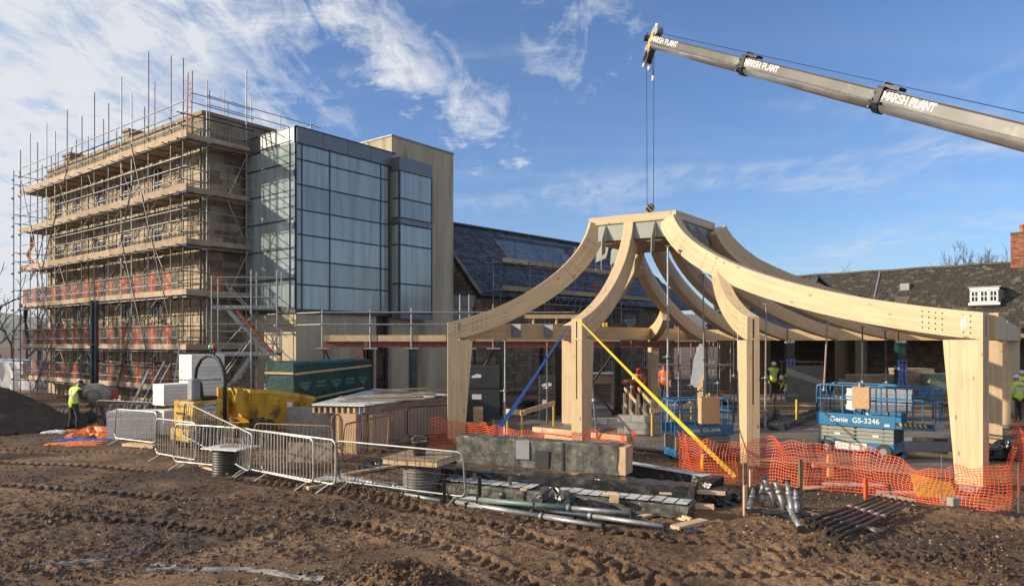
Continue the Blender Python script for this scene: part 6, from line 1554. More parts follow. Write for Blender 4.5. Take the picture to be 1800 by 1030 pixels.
# yaw: long side runs to the right and slightly away
gA = P(337, 770, 22.6); gA.z = 0
def stackat(px, Y, z, yaw, w, d, n, th, label, circ=True, m=M_foam):
    g = v2((px-CX)/FOC*Y, Y, z); a = Vector((math.cos(yaw), math.sin(yaw), 0)); bb = Vector((-a.y, a.x, 0)); o = thing('insulation_pack', label, 'insulation pack', tuple(g), group=None)
    for k in range(n): block(o, 'insulation_board', g+a*(w/2+random.uniform(-.006, .006))+bb*(d/2)+UP*(th/2+k*(th+.007)), (w, d, th), m, axes=(a, bb, UP))
    H_ = n*(th+.007)
    if circ:
        k = MB(); c = g+bb*(d/2)-a*.008+UP*H_*.5; r1_, r2_ = d*.36, H_*.42
        ring_ = [(math.cos(t), math.sin(t)) for t in np.linspace(0, 2*math.pi, 33)]
        # film with a round opening: outer rectangle to circle
        out_ = [(max(-1, min(1, x*1.5)), max(-1, min(1, y*1.5))) for x, y in ring_]
        n0 = 0
        for (x, y), (X_, Y_) in zip(ring_, out_): k.v.append(tuple(c+bb*x*r1_+UP*y*r2_)); k.v.append(tuple(c+bb*X_*(d/2+.005)+UP*Y_*(H_/2)))
        for i in range(32): k.face((2*i, 2*i+1, 2*i+3, 2*i+2), 0, True)
        k.build('shrink_film', M_film, o)
    return o, g, a, bb, H_
YAW = R(54)
p1 = stackat(337, 23.2, .12, YAW, 1.15, .75, 6, .125, 'bottom pack of the tall white insulation stack behind the dumper hoop')
p2 = stackat(337, 23.2, .96, YAW, 1.15, .75, 6, .125, 'middle pack of the tall white insulation stack with round film opening')
p3 = stackat(337, 23.2, 1.79, YAW, 1.17, .75, 6, .13, 'top pack of the tall white insulation stack with round film opening')
p4 = stackat(288, 22.3, .12, YAW, 1.0, .7, 7, .10, 'lower pack of the shorter insulation stack left of the dumper', False)
p5 = stackat(289, 22.3, 1.02, YAW, 1.15, .7, 6, .105, 'upper loosely wrapped pack of the shorter insulation stack', False, M_foam)
b = MB(); b.slab(p5[1]+p5[2]*.75-p5[3]*.006+UP*.35, p5[2]*.32, p5[3]*.003, UP*.18); b.build('printed_label', mat('pale_blue_print', (.45, .5, .7), (.7, .7, .75), .6, scale=20), p5[0])
b = MB(); b.slab(p5[1]-p5[2]*.02+UP*.05, p5[2]*.01, p5[3]*.62, UP*.6); b.build('shrink_film', M_film, p5[0])
for (o_, g_, a_, b_, h_) in (p1, p4):
    pl_ = thing('timber_pallet', 'pallet under the %s insulation stack' % ('tall' if o_ is p1[0] else 'shorter'), 'pallet', (g_.x, g_.y, 0))
    for k in range(3): block(pl_, 'runner', Vector((g_.x, g_.y, .05))+a_*.57+b_*(.06+k*.24), (1.15, .09, .1), M_greywood, axes=(a_, b_, UP))
o, g, a, bb = pack(188, 773, 1.35, .7, 6, .135, M_foam, 'wrapped_board_pack', 'low plastic wrapped board pack beside orange tarpaulin, behind a small barrier', 'wrapped pack', R(14), 0., 'insulation_board', .006, .004)
b = MB(); b.slab(g-a*.012-bb*.01, a*.01, bb*.72, UP*.86); b.slab(g-bb*.014, a*1.36, bb*.008, UP*.1); b.slab(g-bb*.014+UP*.74, a*1.36, bb*.008, UP*.12); b.slab(g-a*.012-bb*.012+UP*.848, a*1.38, bb*.73, UP*.01); b.build('shrink_film', M_film, o)
M_pinkish = mat('pink_phenolic_board', (.45, .34, .28), (.38, .28, .23), .8, scale=3)
for ch in list(o.children):
    pass
# ------------------------------------------------------------------ site dumper
du = thing('site_dumper', 'muddy yellow site dumper with black roll hoop and tipped forward skip', 'dumper', tuple(G(400, 800)))
dY = 19.6; da_ = Vector((.61, .79, 0)).normalized(); db_ = Vector((-da_.y, da_.x, 0)); dO = v2((340-CX)/FOC*dY, dY)     # near rear corner of the engine cover
def dp(x, y, z): return dO+da_*x+db_*y+UP*z
def dbox(x0, x1, y0, y1, z0, z1, m, name, bev=.02): b = MB(); b.slab(dp(x0, y0, z0), da_*(x1-x0), db_*(y1-y0), UP*(z1-z0)); return b.build(name, m, du, bevel=bev)
dbox(0, 1.05, 0, 1.1, .62, 1.36, M_yel, 'engine_cover', .04); dbox(-.1, .9, .02, 1.08, .25, .60, M_yel, 'rear_chassis', .03); dbox(.9, 2.5, .3, .8, .38, .62, M_yel, 'chassis_rail')
b = MB(); b.slab(dp(.28, -.006, .98), da_*.36, db_*.003, UP*.32); lb = b.build('white_sign', M_white, du)
Mx = basis(dp(.46, -.010, 1.18), da_, UP, -db_); fonttext('SAXON\nCIVILS', .12, M_navy, du, Mx, bold=.015)
for z in (1.04,): b = MB(); b.slab(dp(.32, -.008, z-.02), da_*.28, db_*.002, UP*.015); b.build('small_print', M_navy, du)
b = MB(); b.slab(dp(-.008, .45, .98), da_*.006, db_*.5, UP*.06); b.tube(dp(-.02, .25, .92), dp(.0, .25, .92), .07, 10); b.slab(dp(-.008, .35, .88), da_*.006, db_*.3, UP*.03); b.build('rear_grille', M_dark, du, kind='stuff')
fonttext('Benford', .14, M_rust, du, basis(dp(-.012, .62, 1.22), -db_, UP, -da_))
for x, y in ((.35, -.12), (.35, .9), (2.15, -.14), (2.15, .92)):
    b = MB(); c = dp(x, y, .42); b.lathe(c, [(.20, 0), (.38, .01), (.43, .06), (.44, .15), (.43, .26), (.38, .31), (.2, .32)], 22, axis=db_)
    for k in range(20): t = k*2*math.pi/20; rr_ = da_*math.cos(t)+UP*math.sin(t); b.box(c+rr_*.44+db_*(.1 if k % 2 else .22), (.05, .14, .05), M=Matrix((rr_, db_, rr_.cross(db_))).transposed())
    w_ = b.build('wheel', M_tyre, du); b = MB(); b.lathe(c, [(.19, .02), (.06, .05)], 12, axis=db_); b.build('hub', M_yel, w_)
# roll hoop
pts = [dp(.92, -.02, .7), dp(.92, -.02, 1.9), dp(.90, .03, 2.25), dp(.86, .2, 2.52), dp(.82, .42, 2.63), dp(.77, .68, 2.63), dp(.73, .92, 2.52), dp(.68, 1.1, 2.25), dp(.66, 1.14, 1.9), dp(.66, 1.14, 1.3)]
b = MB(); b.path(pts, .055, 10); b.build('roll_hoop', M_rubber, du)
pts2 = [Vector(q)+Vector((0, 0, 0)) for q in ()]
for y, m in ((.46, M_guard), (.62, mat('green_lens', (.02, .45, .2), None, .25))):
    b = MB(); b.tube(dp(.87, y, 2.66), dp(.87, y, 2.8), .03, 8); b.build('beacon_stem', M_dark, du); b = MB(); b.lathe(dp(.87, y, 2.8), [(.075, 0), (.085, .04), (.075, .12), (.03, .17)], 12); b.build('beacon_lamp', m, du)
dbox(.45, .95, .35, .85, 1.37, 1.47, M_rubber, 'seat', .04); b = MB(); b.slab(dp(.42, .35, 1.42), -da_*.0+da_*.1-UP*.0, db_*.5, UP*.48+(-da_*.06)); b.build('seat_back', M_rubber, du, bevel=.03)
b = MB(); b.slab(dp(.1, .25, 1.37), da_*.26, db_*.3, UP*.62); b.build('silencer_guard', M_lead, du, bevel=.04)
b = MB(); c = dp(1.42, .55, 1.78); t1 = (da_*-.45+UP*.9).normalized(); b.path([c+db_*.2*math.cos(t)+(t1.cross(db_))*.2*math.sin(t) for t in np.linspace(0, 2*math.pi, 17)], .016, 6); b.tube(c, c-t1*.5, .03, 8); b.tube(c-db_*.18, c+db_*.18, .012, 5); b.build('steering_wheel', M_rubber, du)
b = MB(); b.path([dp(1.0, .2, 1.0), dp(1.0, .2, 1.5), dp(1.05, .2, 1.6), dp(1.3, .2, 1.6), dp(1.32, .2, 1.5), dp(1.32, .2, 1.0)], .02, 6); b.build('grab_rail', M_yel, du)
b = MB(); b.prism([dp(1.3, .0, 1.0), dp(1.75, .0, .75), dp(1.9, 0, .85), dp(1.5, .0, 1.66), dp(1.3, .0, 1.66)], db_*.08); b.prism([dp(1.3, 1.0, 1.0), dp(1.75, 1.0, .75), dp(1.9, 1.0, .85), dp(1.5, 1.0, 1.66), dp(1.3, 1.0, 1.66)], db_*.08); b.build('skip_mount', M_yel, du, kind='stuff')
# skip: open tub with pouring lip
sk = MB(); y0, y1 = -.28, 1.42
rim = [(1.55, 1.72), (2.75, 1.66), (3.85, 1.50)]; bot = [(1.75, .95), (2.2, .62), (2.95, .58)]
def skp(pt, y): return dp(pt[0], y, pt[1])
A_ = [(1.6, 1.55), (1.75, .8), (2.15, .45), (2.9, .36), (3.85, 1.12)]
T_ = [(1.6, 1.58), (2.2, 1.55), (2.75, 1.45), (3.3, 1.36), (3.85, 1.22)]
for y, ins in ((y0, .22), (y1, -.22)):
    for i in range(4):
        lo0 = skp(A_[i], y+ins*(1 if 0 < i < 4 else .2)); lo1 = skp(A_[i+1], y+ins*(1 if 0 < i+1 < 4 else .2)); sk.quad(skp(T_[i], y), skp(T_[i+1], y), lo1, lo0)
        sk.quad(lo0, lo1, skp(T_[i+1], y), skp(T_[i], y))
for i in range(4):
    f0 = .22*(1 if 0 < i < 4 else .2); f1 = .22*(1 if 0 < i+1 < 4 else .2)
    sk.quad(skp(A_[i], y0+f0), skp(A_[i+1], y0+f1), skp(A_[i+1], y1-f1), skp(A_[i], y1-f0))
so = sk.build('skip', M_yel, du); md = so.modifiers.new('solid', 'SOLIDIFY'); md.thickness = .03; md.offset = 0
b = MB(); 
for y in (y0, y1):
    for i in range(4): b.bar(skp(T_[i], y)+UP*.0, skp(T_[i+1], y), .07, .12)
b.bar(skp(T_[0], y0), skp(T_[0], y1), .07, .12); b.bar(skp(T_[4], y0), skp(T_[4], y1), .05, .07); b.build('skip_rim', M_yel, so)
b = MB(); b.slab(skp((2.8, 1.02), y0+.03), da_*.2, -db_*.012, UP*.17); b.build('white_label', M_white, du)
for x in (2.1, 2.7, 3.2): b = MB(); b.bar(skp((x, 1.40), y0-.0), skp((x+.05, .7), y0+.14), .05, .05); b.build('skip_rib', M_yel, so)
heap('spoil_heap', tuple(dp(3.1, .5, 0)), 1.7, 1.2, .75, M_mound, 'small heap of brown spoil under the dumper skip lip', 31, 40)
# ------------------------------------------------------------------ green wrapped pack and timber battens
gp = thing('green_wrapped_pack', 'big long pack in dark green printed wrap with pale battens nailed on', 'wrapped pack', tuple(P(520, 700, 24).xy.to_3d()))
Yg = 22.6; gO = v2((517-CX)/FOC*Yg, Yg); ga_ = Vector((.26+.0, 1, 0)).normalized(); 
# long side runs away to the right; the end faces the camera
ge0 = v2((462-CX)/FOC*(Yg+.15), Yg+.15); ea_ = (gO-ge0).normalized(); la_ = None
s_len = 9.
k_ = (651-CX)/FOC; dirx = Vector((.05+.25, 1, 0)).normalized(); tt = (k_*gO.y-gO.x)/(dirx.x-k_*dirx.y)
zt_g = 2.38; zb_g = 1.22
nxt = Vector((-dirx.y, dirx.x, 0)); wE = (gO-ge0).length
seg = 18; bz_ = MB(); r_ = random.Random(4)
def gpt(t, s, z): return gO+dirx*t+nxt*s+UP*z+Vector((r_.uniform(-.012, .012), r_.uniform(-.012, .012), r_.uniform(-.012, .012)))
gpk = wrapbeam(gO+nxt*wE/2+UP*.55, gO+dirx*tt+nxt*wE/2+UP*.55, wE, zt_g-.55, M_green, 'x', 'green_wrap', 9, 30, wr=.018)[0]
gpk.parent = gp; gpk.matrix_basis = inv(gp); del gpk['label']; del gpk['category']
for (o_, z0, z1, e) in (('s', 2.0, 2.12, 0), ('s', 1.12, 1.30, .12)):
    b = MB(); b.bar(gO-nxt*.035+dirx*(.0+e*3)+UP*z0, gO-nxt*.035+dirx*(tt*(1-e))+UP*z1, .03, .07); b.build('batten', M_newwood, gp)
for z, f in ((2.02, 1.), (1.30, .8)): b = MB(); b.bar(gO-dirx*.035+UP*z, gO-dirx*.035+nxt*wE*f+UP*(z+.01), .03, .07); b.build('batten', M_newwood, gp)
M_print = mat('faded_green_print', (.09, .19, .165), (.07, .16, .14), .5, scale=30)
for k in range(5):
    t = tt*(.12+.19*k); c = gO-nxt*.012+dirx*t+UP*1.62
    b = MB(); w_ = .34
    if k % 2 == 0: b.prism([c-dirx*w_, c+dirx*w_, c+dirx*.02-UP*.2], -nxt*.004); b.slab(c-dirx*w_+UP*.03, dirx*2*w_, -nxt*.004, UP*.07)
    else: b.slab(c-dirx*w_*.8+UP*.02, dirx*1.6*w_, -nxt*.004, UP*.09); b.slab(c-dirx*w_-UP*.1, dirx*2*w_, -nxt*.004, UP*.07)
    b.build('printed_mark', M_print, gp, kind='stuff')
b = MB(); b.slab(gO-dirx*.2+UP*0, nxt*wE, dirx*(tt*.9), UP*.5); tag(b.build('block_plinth', M_block, None), 'grey block plinth under the big green wrapped pack', 'plinth')
# ------------------------------------------------------------------ stored floor cassettes: big flat panels on bearers
st_ = thing('floor_cassette_stack', 'wide low stack of panels topped with pale sheets, green edges and loose battens', 'panel stack', tuple(G(650, 790)))
cA = G(470, 802); cB = G(600, 800); Yc = 19.3
c0 = v2((548-CX)/FOC*20.2, 20.2); c1 = v2((640-CX)/FOC*19.9, 19.9); c2 = v2((790-CX)/FOC*24.0, 24.); c3 = v2((660-CX)/FOC*27.2, 27.2)
ztop = 1.22
def quadslab(pts, z0, z1, m, name, par, mi=0): b = MB(); b.hexa([p+UP*z0 for p in pts]+[p+UP*z1 for p in pts]); o = b.build(name, m, par); fix_normals(o); return o
for i in range(10):
    a0, a1 = i/10, (i+.94)/10
    pts = [c0.lerp(c3, a0), c1.lerp(c2, a0), c1.lerp(c2, a1), c0.lerp(c3, a1)]; quadslab(pts, ztop+random.uniform(-.012, .015), ztop+.04, random.choice((M_film, M_frost, M_frost, M_lead)), 'top_sheet', st_)
quadslab([c0, c1, c2, c3], ztop-.05, ztop-.02, M_green, 'green_membrane', st_)
for i in range(9):
    a0 = i/9; p = c0.lerp(c1, a0+.03); q = c3.lerp(c2, a0+.03); b = MB(); b.bar(p+UP*(ztop-.13), q+UP*(ztop-.13), .06, .15); b.build('joist', M_newwood, st_)
q_ = MB(); q_.bar(c1.lerp(c2, .0)+UP*(ztop-.12), c2+UP*(ztop-.12), .05, .18); q_.build('edge_joist', M_greywood, st_)
for k, (a0, s0, L_, m) in enumerate(((.12, .3, 3.2, M_newwood), (.2, .35, 3., M_greywood), (.35, .25, 3.6, M_newwood), (.5, .4, 2.6, M_board), (.62, .3, 3.4, M_greywood), (.8, .2, 2.5, M_newwood), (.28, .1, 2.8, M_frost))):
    p = c0.lerp(c3, a0).lerp(c1.lerp(c2, a0), s0); q = p+Vector((.95, .28+.2*(k % 3), 0)).normalized()*L_*.8; b = MB(); b.bar(p+UP*(ztop+.075+.002*k), q+UP*(ztop+.08+.002*k), .1, .05); b.build('loose_batten', m, st_)
# sides: chipboard crate, concrete block, pink boarded wall
bwall = [c1+v2(.12, .05), c2+v2(.05, -.1)]
def wallq(p, q, z0, z1, th, m, name, label, cat='wall'): 
    d = (q-p); n = Vector((-d.y, d.x, 0)).normalized(); b = MB(); b.slab(p+UP*z0, d, n*th, UP*(z1-z0)); return tag(b.build(name, m, None), label, cat)
bw_ = thing('boarded_wall', 'pinkish boarded upstand wall below the panel stack, behind the brown barriers', 'wall', tuple(bwall[0]))
d_ = bwall[1]-bwall[0]; n_ = Vector((-d_.y, d_.x, 0)).normalized(); ax_ = d_.normalized()
M_pink = mat('pinkish_board', (.40, .31, .26), (.33, .26, .22), .85, scale=2, bump=.15, vary=.1)
nb_ = 6
for i in range(nb_): block(bw_, 'board_panel', bwall[0]+ax_*(d_.length*(i+.5)/nb_)+UP*.5, (d_.length/nb_-.015, .05, 1.02), M_pink, axes=(ax_, n_, UP))
ck = thing('chipboard_crate', 'chipboard faced crate under the front edge of the panel stack', 'crate', tuple(c0))
pA_ = G(592, 806); 
for (p, q) in ((v2((590-CX)/FOC*19.4, 19.4), v2((626-CX)/FOC*19.2, 19.2)), (v2((626-CX)/FOC*19.2, 19.2), v2((650-CX)/FOC*20.2, 20.2))): 
    b = MB(); d__ = q-p; n__ = Vector((-d__.y, d__.x, 0)).normalized(); b.slab(p, d__, n__*.03, UP*1.08); b.build('side_panel', M_osb, ck)
for px_, m_ in ((636, M_newwood), (652, M_newwood)): p = v2((px_-CX)/FOC*19.6, 19.6); block(ck, 'corner_post', p+UP*.5, (.09, .09, 1.0), m_)
b = MB(); p = v2((633-CX)/FOC*19.3, 19.3); b.path([p+UP*1.25, p+UP*.8+Vector((.02, -.02, 0)), p+UP*.3+Vector((.05, 0, 0)), p+Vector((.1, -.1, .03))], .025, 6); b.build('blue_strap', M_blueS, ck)
cw = wallq(v2((462-CX)/FOC*22., 22.), v2((588-CX)/FOC*21.2, 21.2), 0, 1.05, .15, M_block, 'concrete_upstand', 'pale concrete upstand wall behind the dumper skip')
plywood(505, 812, 1.15, .5, M_greywood, 'brown plywood sheet low on the ground behind the bright barriers', .1, -.15)
# ------------------------------------------------------------------ corrugated risers with boards on top
def riser(px, py, r, h, label, m=M_corr):
    g = G(px, py); o = thing('corrugated_riser', label, 'manhole riser', tuple(g)); b = MB(); pr = []; n = int(h/.055)
    for i in range(n): z = h*i/n; pr += [(r, z), (r*1.05, z+.014), (r*1.05, z+.034), (r, z+.05)]
    b.lathe(g-UP*.05, pr, 22); b.build('ribbed_pipe', m, o); return g, o
g, o = riser(742, 864, .37, .64, 'ribbed grey riser pipe in the ground carrying the thick square lid and bucket')
lid = thing('square_board_cover', 'thick square timber framed board cover on the ribbed riser, holding a bucket', 'cover', tuple(g+UP*.6)); 
la = Vector((.93, -.36, 0)).normalized(); lb_ = Vector((-la.y, la.x, 0)); lz = .61
for s in (-1, 1):
    block(lid, 'edge_batten', g+lb_*(s*.50)+UP*(lz+.05), (1.1, .05, .1), M_newwood, axes=(la, lb_, UP)); block(lid, 'edge_batten', g+la*(s*.575)+UP*(lz+.05), (.05, 1.05, .1), M_newwood, axes=(la, lb_, UP))
block(lid, 'top_board', g+UP*(lz+.115), (1.22, 1.1, .022), M_ply, axes=(la, lb_, UP))
gb_ = g+la*-.05+lb_*-.02; gg = gb_+UP*(lz+.13)
def tub_at(g, r, h, m, label, name='bucket'):
    o = thing(name, label, 'bucket', tuple(g)); b = MB(); b.lathe(g, [(r*.78, 0), (r*.97, h*.92), (r*1.06, h*.92), (r*1.06, h), (r*.95, h), (r*.75, h*.12), (.001, h*.12)], 20); b.build('bucket_body', m, o)
    b = MB(); b.path([g+Vector((r*math.cos(t)*1.02, -.03, h+r*.75*math.sin(t))) for t in np.linspace(.0, math.pi, 9)], .006, 5); b.build('handle', M_galv, o); return o
tub_at(gg, .155, .28, mat('dusty_black_plastic', (.035, .035, .033), (.1, .09, .075), .6, scale=8), 'black builder bucket standing on the square timber lid')
stones(300, lambda n: (gg.y+rng.randn(n)*.08+.05, gg.x+.3+rng.randn(n)*.1), 'mortar_crumbs', M_peb2, .008, .02) if False else None
g, o = riser(398, 832, .30, .62, 'slim ribbed riser behind the barriers with a thin white lid', mat('black_corrugated', (.05, .05, .045), (.03, .03, .03), .5))
lid2 = thing('white_cover_sheet', 'thin white cover sheet on the riser behind the left barriers', 'cover', tuple(g+UP*.6)); block(lid2, 'sheet', g+Vector((.1, .0, .60)), (1.0, .8, .03), M_film, rz=-.35); block(lid2, 'debris', g+Vector((.05, .0, .625)), (.35, .25, .02), M_greywood, rz=.2)
# ------------------------------------------------------------------ big black wrapped beams
B1 = wb2((812, 808), (1092, 831), .5, .56, M_wrap, 'largest dusty black wrapped beam lying on top of the pile', 21, z=.42)
def endface(o4, m, w, h, q, d, s, u, z=.01):
    b = MB(); b.slab(q+d*.0-s*w/2, d*.03, s*w, u*h); return b
q = G(1092, 831, .42); o_, d_, s_, u_ = B1
b = MB(); b.slab(q-s_*.24+d_*.0-UP*.0, d_*.16, s_*.48, u_*.54); e_ = b.build('bare_timber_end', M_newwood, None); tag(e_, 'bare pale timber end sticking out of the largest wrapped beam', 'beam end')
p0_ = G(812, 808, .42); nrm_ = -s_ if s_.dot(-p0_) < 0 else s_
b = MB(); Lb = (q-p0_).length; b.slab(p0_+d_*(Lb*.40)+nrm_*.27+u_*.17, d_*.30, nrm_*.008, u_*.38); tag(b.build('steel_plate', M_lead, None), 'grey steel plate fixed on the side of the largest wrapped beam', 'plate')
b = MB(); b.slab(p0_+d_*(Lb*.52)+nrm_*.275+u_*.02, d_*.3, nrm_*.006, u_*.36); tag(b.build('torn_flap', M_rubber, None), 'torn black plastic flap hanging beside the steel plate', 'plastic flap')
wb2((720, 830), (812, 822), .4, .25, M_wrap2, 'black wrapped beam end peeping out left under the largest one', 22, z=.2)
wb2((760, 842), (1225, 878), .42, .28, M_wrap2, 'long glossy black wrapped beam running to a torn right end', 23, z=.14, seg=40)
wb2((785, 850), (1200, 890), .36, .17, M_wrap2, 'thin black wrapped beam in the middle of the pile', 24, z=.05, seg=40)
f1 = wb2((782, 860), (1214, 906), .55, .20, M_wrap, 'low wrapped beam with frosty pale top nearest the camera', 25, z=.04, seg=40)
p, q = G(782, 860, .04), G(1214, 906, .04); d__ = (q-p); fs = thing('frosted_top_sheets', 'row of pale frosty sheets along the top of the nearest wrapped beam', 'sheets', tuple(p))
for i in range(22):
    a0, a1 = i/22+.003, (i+1)/22-.003
    if 9 <= i <= 10: continue
    b = MB(); jx = random.uniform(-.03, .03); b.slab(p+d__*a0-f1[2]*(.2+jx)+UP*(.232+random.uniform(0, .006)), d__*(a1-a0), f1[2]*.40, UP*.006); b.build('sheet', M_frost, fs)
wb2((1100, 832), (1260, 862), .42, .26, M_wrap2, 'black wrapped beam behind with pale top, pointing right', 26, z=.12)
b = MB(); p, q = G(1098, 834, .12), G(1250, 862, .12); d__ = q-p; s__ = d__.cross(UP).normalized(); b.slab(p-s__*.15+UP*.277, d__*.96, s__*.3, UP*.005); tag(b.build('pale_sheet', M_frost, None), 'pale sheet on the black beam that points right', 'sheet')
wb2((1228, 882), (1290, 880), .45, .18, M_wrap2, 'stubby black wrapped bundle at the right end of the pile', 27, wr=.05)
def crumple(px, py, r, m, name, label, seed, z=0., sx=1., sz=.6, cat='plastic heap', n=40):
    g = G(px, py, z); r_ = np.random.RandomState(seed); b = MB(); th = np.linspace(0, 2*math.pi, n, endpoint=False); P_ = []
    K = 9
    for j in range(K):
        f = j/(K-1)
        for t in th:
            rr = r*(1-f**2.6)*(1+.24*math.sin(3*t+seed)+.14*math.sin(7*t+j)+.2*(r_.rand()-.5)); P_.append((g.x+rr*math.cos(t)*sx, g.y+rr*math.sin(t)*.8, g.z+r*sz*f**.8*(.72+.25*math.sin(2*t+seed)*(1-f)+.3*(r_.rand()-.5)*(1-f*.6)+.12*math.sin(5*t+j*1.7)) if j else g.z-.02))
    b.v = P_
    for j in range(K-1):
        for i in range(n): ii = (i+1) % n; b.face((j*n+i, j*n+ii, (j+1)*n+ii, (j+1)*n+i), 0, False)
    return tag(b.build(name, m, None), label, cat)
crumple(975, 884, .34, M_wrap2, 'crumpled_plastic', 'crumpled black plastic on top of the nearest wrapped beam', 3, z=.2, sz=1.)
crumple(1262, 884, .3, M_wrap2, 'crumpled_plastic', 'torn black plastic at the far right of the beam pile', 5)
crumple(657, 822, .42, M_wrap2, 'crumpled_plastic', 'dark crumpled plastic on the ground behind the long wire barrier', 7, sz=.45)
crumple(1200, 935, .28, M_wrap2, 'crumpled_plastic', 'dark bag scrap beside the pale board ends', 8, sz=.25)
crumple(98, 760, .35, M_film, 'white_plastic', 'white plastic scrap on the earth left of the worker', 9, sz=.35)
crumple(125, 757, .3, M_tarpO, 'red_sack', 'flat red sack lying left of the worker', 10, sz=.25)
for fr_ in (.68,):   # tape bands and folds round the largest beam
    b = MB(); b.slab(p0_+d_*(Lb*fr_)+nrm_*.262+u_*.0, d_*.045, nrm_*.006, u_*.57); tag(b.build('tape_band', M_rubber, None), 'dark tape band round the largest wrapped beam', 'tape band')
# packing blocks between the beams and stakes round the pile
for i, (px, py, z, w, h, yaw, lab) in enumerate(((885, 830, .30, .3, .07, .6, 'small timber packer under the left half of the largest beam'), (1010, 842, .28, .14, .1, .2, 'square timber packer under the right half of the largest beam'), (808, 822, .4, .12, .1, .1, 'timber packer at the left end of the largest beam'),
     (925, 862, .2, .14, .07, .4, 'pale packer on the thin beam behind the stake'), (1080, 880, .25, .16, .07, .2, 'pale packer block near the torn plastic'), (1075, 868, .32, .3, .02, .4, 'thin pale offcut on the long glossy beam'), (1170, 868, .42, .2, .02, .1, 'little pale offcut near the right end of the glossy beam'),
     (1225, 893, .0, .6, .09, .3, 'brown packer plank under the right ends of the pile'), (1250, 868, .25, .5, .06, .3, 'timber packer under the beam that points right'))):
    g = G(px, py, z); b = MB(); b.box(g+UP*h/2, (w, .3 if w < .2 else .1, h), -yaw); tag(b.build('timber_packer', M_newwood, None), lab, 'packer')
for i, (px, py, h, m, lab) in enumerate(((834, 868, .42, M_rust, 'left of three stakes, rusty, in front of the pile'), (843, 892, .55, M_dark, 'black stake nearest the camera in front of the pile'), (897, 878, .44, M_rust, 'right rusty stake in front of the pile'), (781, 885, .55, M_dark, 'dark stake right of the ribbed riser'),
     (1309, 898, .86, M_rust, 'left timber stake flanking the pile of short props'), (1407, 898, .92, M_rust, 'right timber stake flanking the pile of short props'), (1310, 903, .5, M_newwood, 'short pale stake at the foot of the left timber stake'), (1522, 878, .42, M_net, 'orange stained stub post behind the netting'), (1320, 862, .42, M_newwood, 'pale stub post by the narrow front column foot'))):
    g = G(px, py); b = MB(); b.box(g+UP*(h/2-.03), (.06, .05, h+.06), .2, m=0); tag(b.build('stake', m, None), lab, 'stake')
# ------------------------------------------------------------------ galvanised props lying on the ground
def lay(a, c, r, m, label, za=.06, zc=.06, plate=True, name='lying_prop', cat='steel prop', grp='galvanised props lying in front of the beams', r2=None):
    p = G(*a, za); q = G(*c, zc); o = thing(name, label, cat, tuple(p), group=grp); d = (q-p).normalized()
    b = MB(); b.tube(p, p.lerp(q, .62), r, 10); b.build('outer_tube', m, o); b = MB(); b.tube(p.lerp(q, .6), q, (r2 or r*.8), 10); b.build('inner_tube', M_galv if m != M_dtube else M_dtube, o)
    b = MB(); c_ = p.lerp(q, .62); b.tube(c_-d*.035, c_+d*.035, r*1.22, 8); b.tube(c_-UP*.07, c_+UP*.07, .009, 5); b.build('collar', m, o)
    if plate:
        for e in (p, q): b = MB(); M_ = Matrix((d, d.cross(UP).normalized(), d.cross(UP).normalized().cross(d))).transposed(); b.box(e, (.010, .12, .12), M=M_); b.build('end_plate', M_dsteel, o)
lay((792, 872), (1115, 905), .045, M_galv, 'upper long galvanised prop, ends under the pale scraps', .12, .22)
lay((800, 882), (1060, 925), .05, M_galv, 'lower long prop lying nearest the soil edge', .06, .08)
lay((860, 880), (1168, 925), .05, M_galv, 'longest grey prop with worn right end', .1, .16)
M_gtube = mat('green_tube', (.10, .18, .15), (.2, .25, .22), .5, .3, scale=3)
lay((840, 878), (1110, 902), .05, M_gtube, 'green painted prop among the grey ones', .18, .26)
lay((820, 888), (1010, 912), .04, M_galv, 'short grey prop on the front side', .05, .06)
lay((600, 838), (760, 868), .06, M_galv, 'fat pale tube beneath the long wire barrier', .08, .08, False)
lay((612, 850), (775, 880), .045, M_dsteel, 'darker tube beneath the long wire barrier', .05, .05, False)
for i, (px, py, z, yaw, w, lab) in enumerate(((1075, 905, .12, .3, .3, 'square steel plate on the prop ends, left one'), (1110, 912, .14, -.2, .34, 'square steel plate lying over the prop ends, right one'), (1095, 928, .04, .5, .3, 'bent steel plate at the tip of the props'))):
    g = G(px, py, z); b = MB(); b.box(g, (w, w*.8, .012), yaw, M=(Matrix.Rotation(yaw, 3, 'Z') @ Matrix.Rotation(.2, 3, 'X'))); tag(b.build('steel_plate', M_dsteel, None), lab, 'plate')
# boards on the ground
for i, (a, c, w, h, lab, m) in enumerate((((1100, 918), (1168, 903), .12, .04, 'pale board running up behind the two short board ends', M_newwood), ((1172, 905), (1210, 918), .14, .04, 'short pale board pointing down right', M_newwood), ((1186, 934), (1238, 921), .18, .07, 'thick short pale board nearest the camera', M_newwood), ((1180, 908), (1215, 920), .05, .08, 'narrow batten beside the short pale board', M_newwood),
        ((1412, 902), (1550, 937), .12, .03, 'long grey board under the black props', M_greywood), ((540, 862), (640, 845), .1, .06, 'pale timber length on the ground by the bright barriers', M_newwood), ((600, 838), (730, 815), .12, .05, 'pale plank leading back to the riser lid', M_newwood), ((560, 842), (690, 856), .5, .02, 'flat muddy white sheet on the ground under the barriers', M_frost),
        ((352, 822), (400, 836), .06, .05, 'short stick of timber beneath the tipped barrier', M_newwood), ((222, 784), (276, 788), .3, .08, 'pale timber skid below the white wrapped boards', M_newwood), ((1405, 862), (1450, 858), .2, .03, 'thin offcuts on the earth beside the short props', M_newwood))):
    b = MB(); b.bar(G(*a)+UP*(h/2+.02), G(*c)+UP*(h/2+.02), w, h); tag(b.build('loose_board', m, None), lab, 'board')
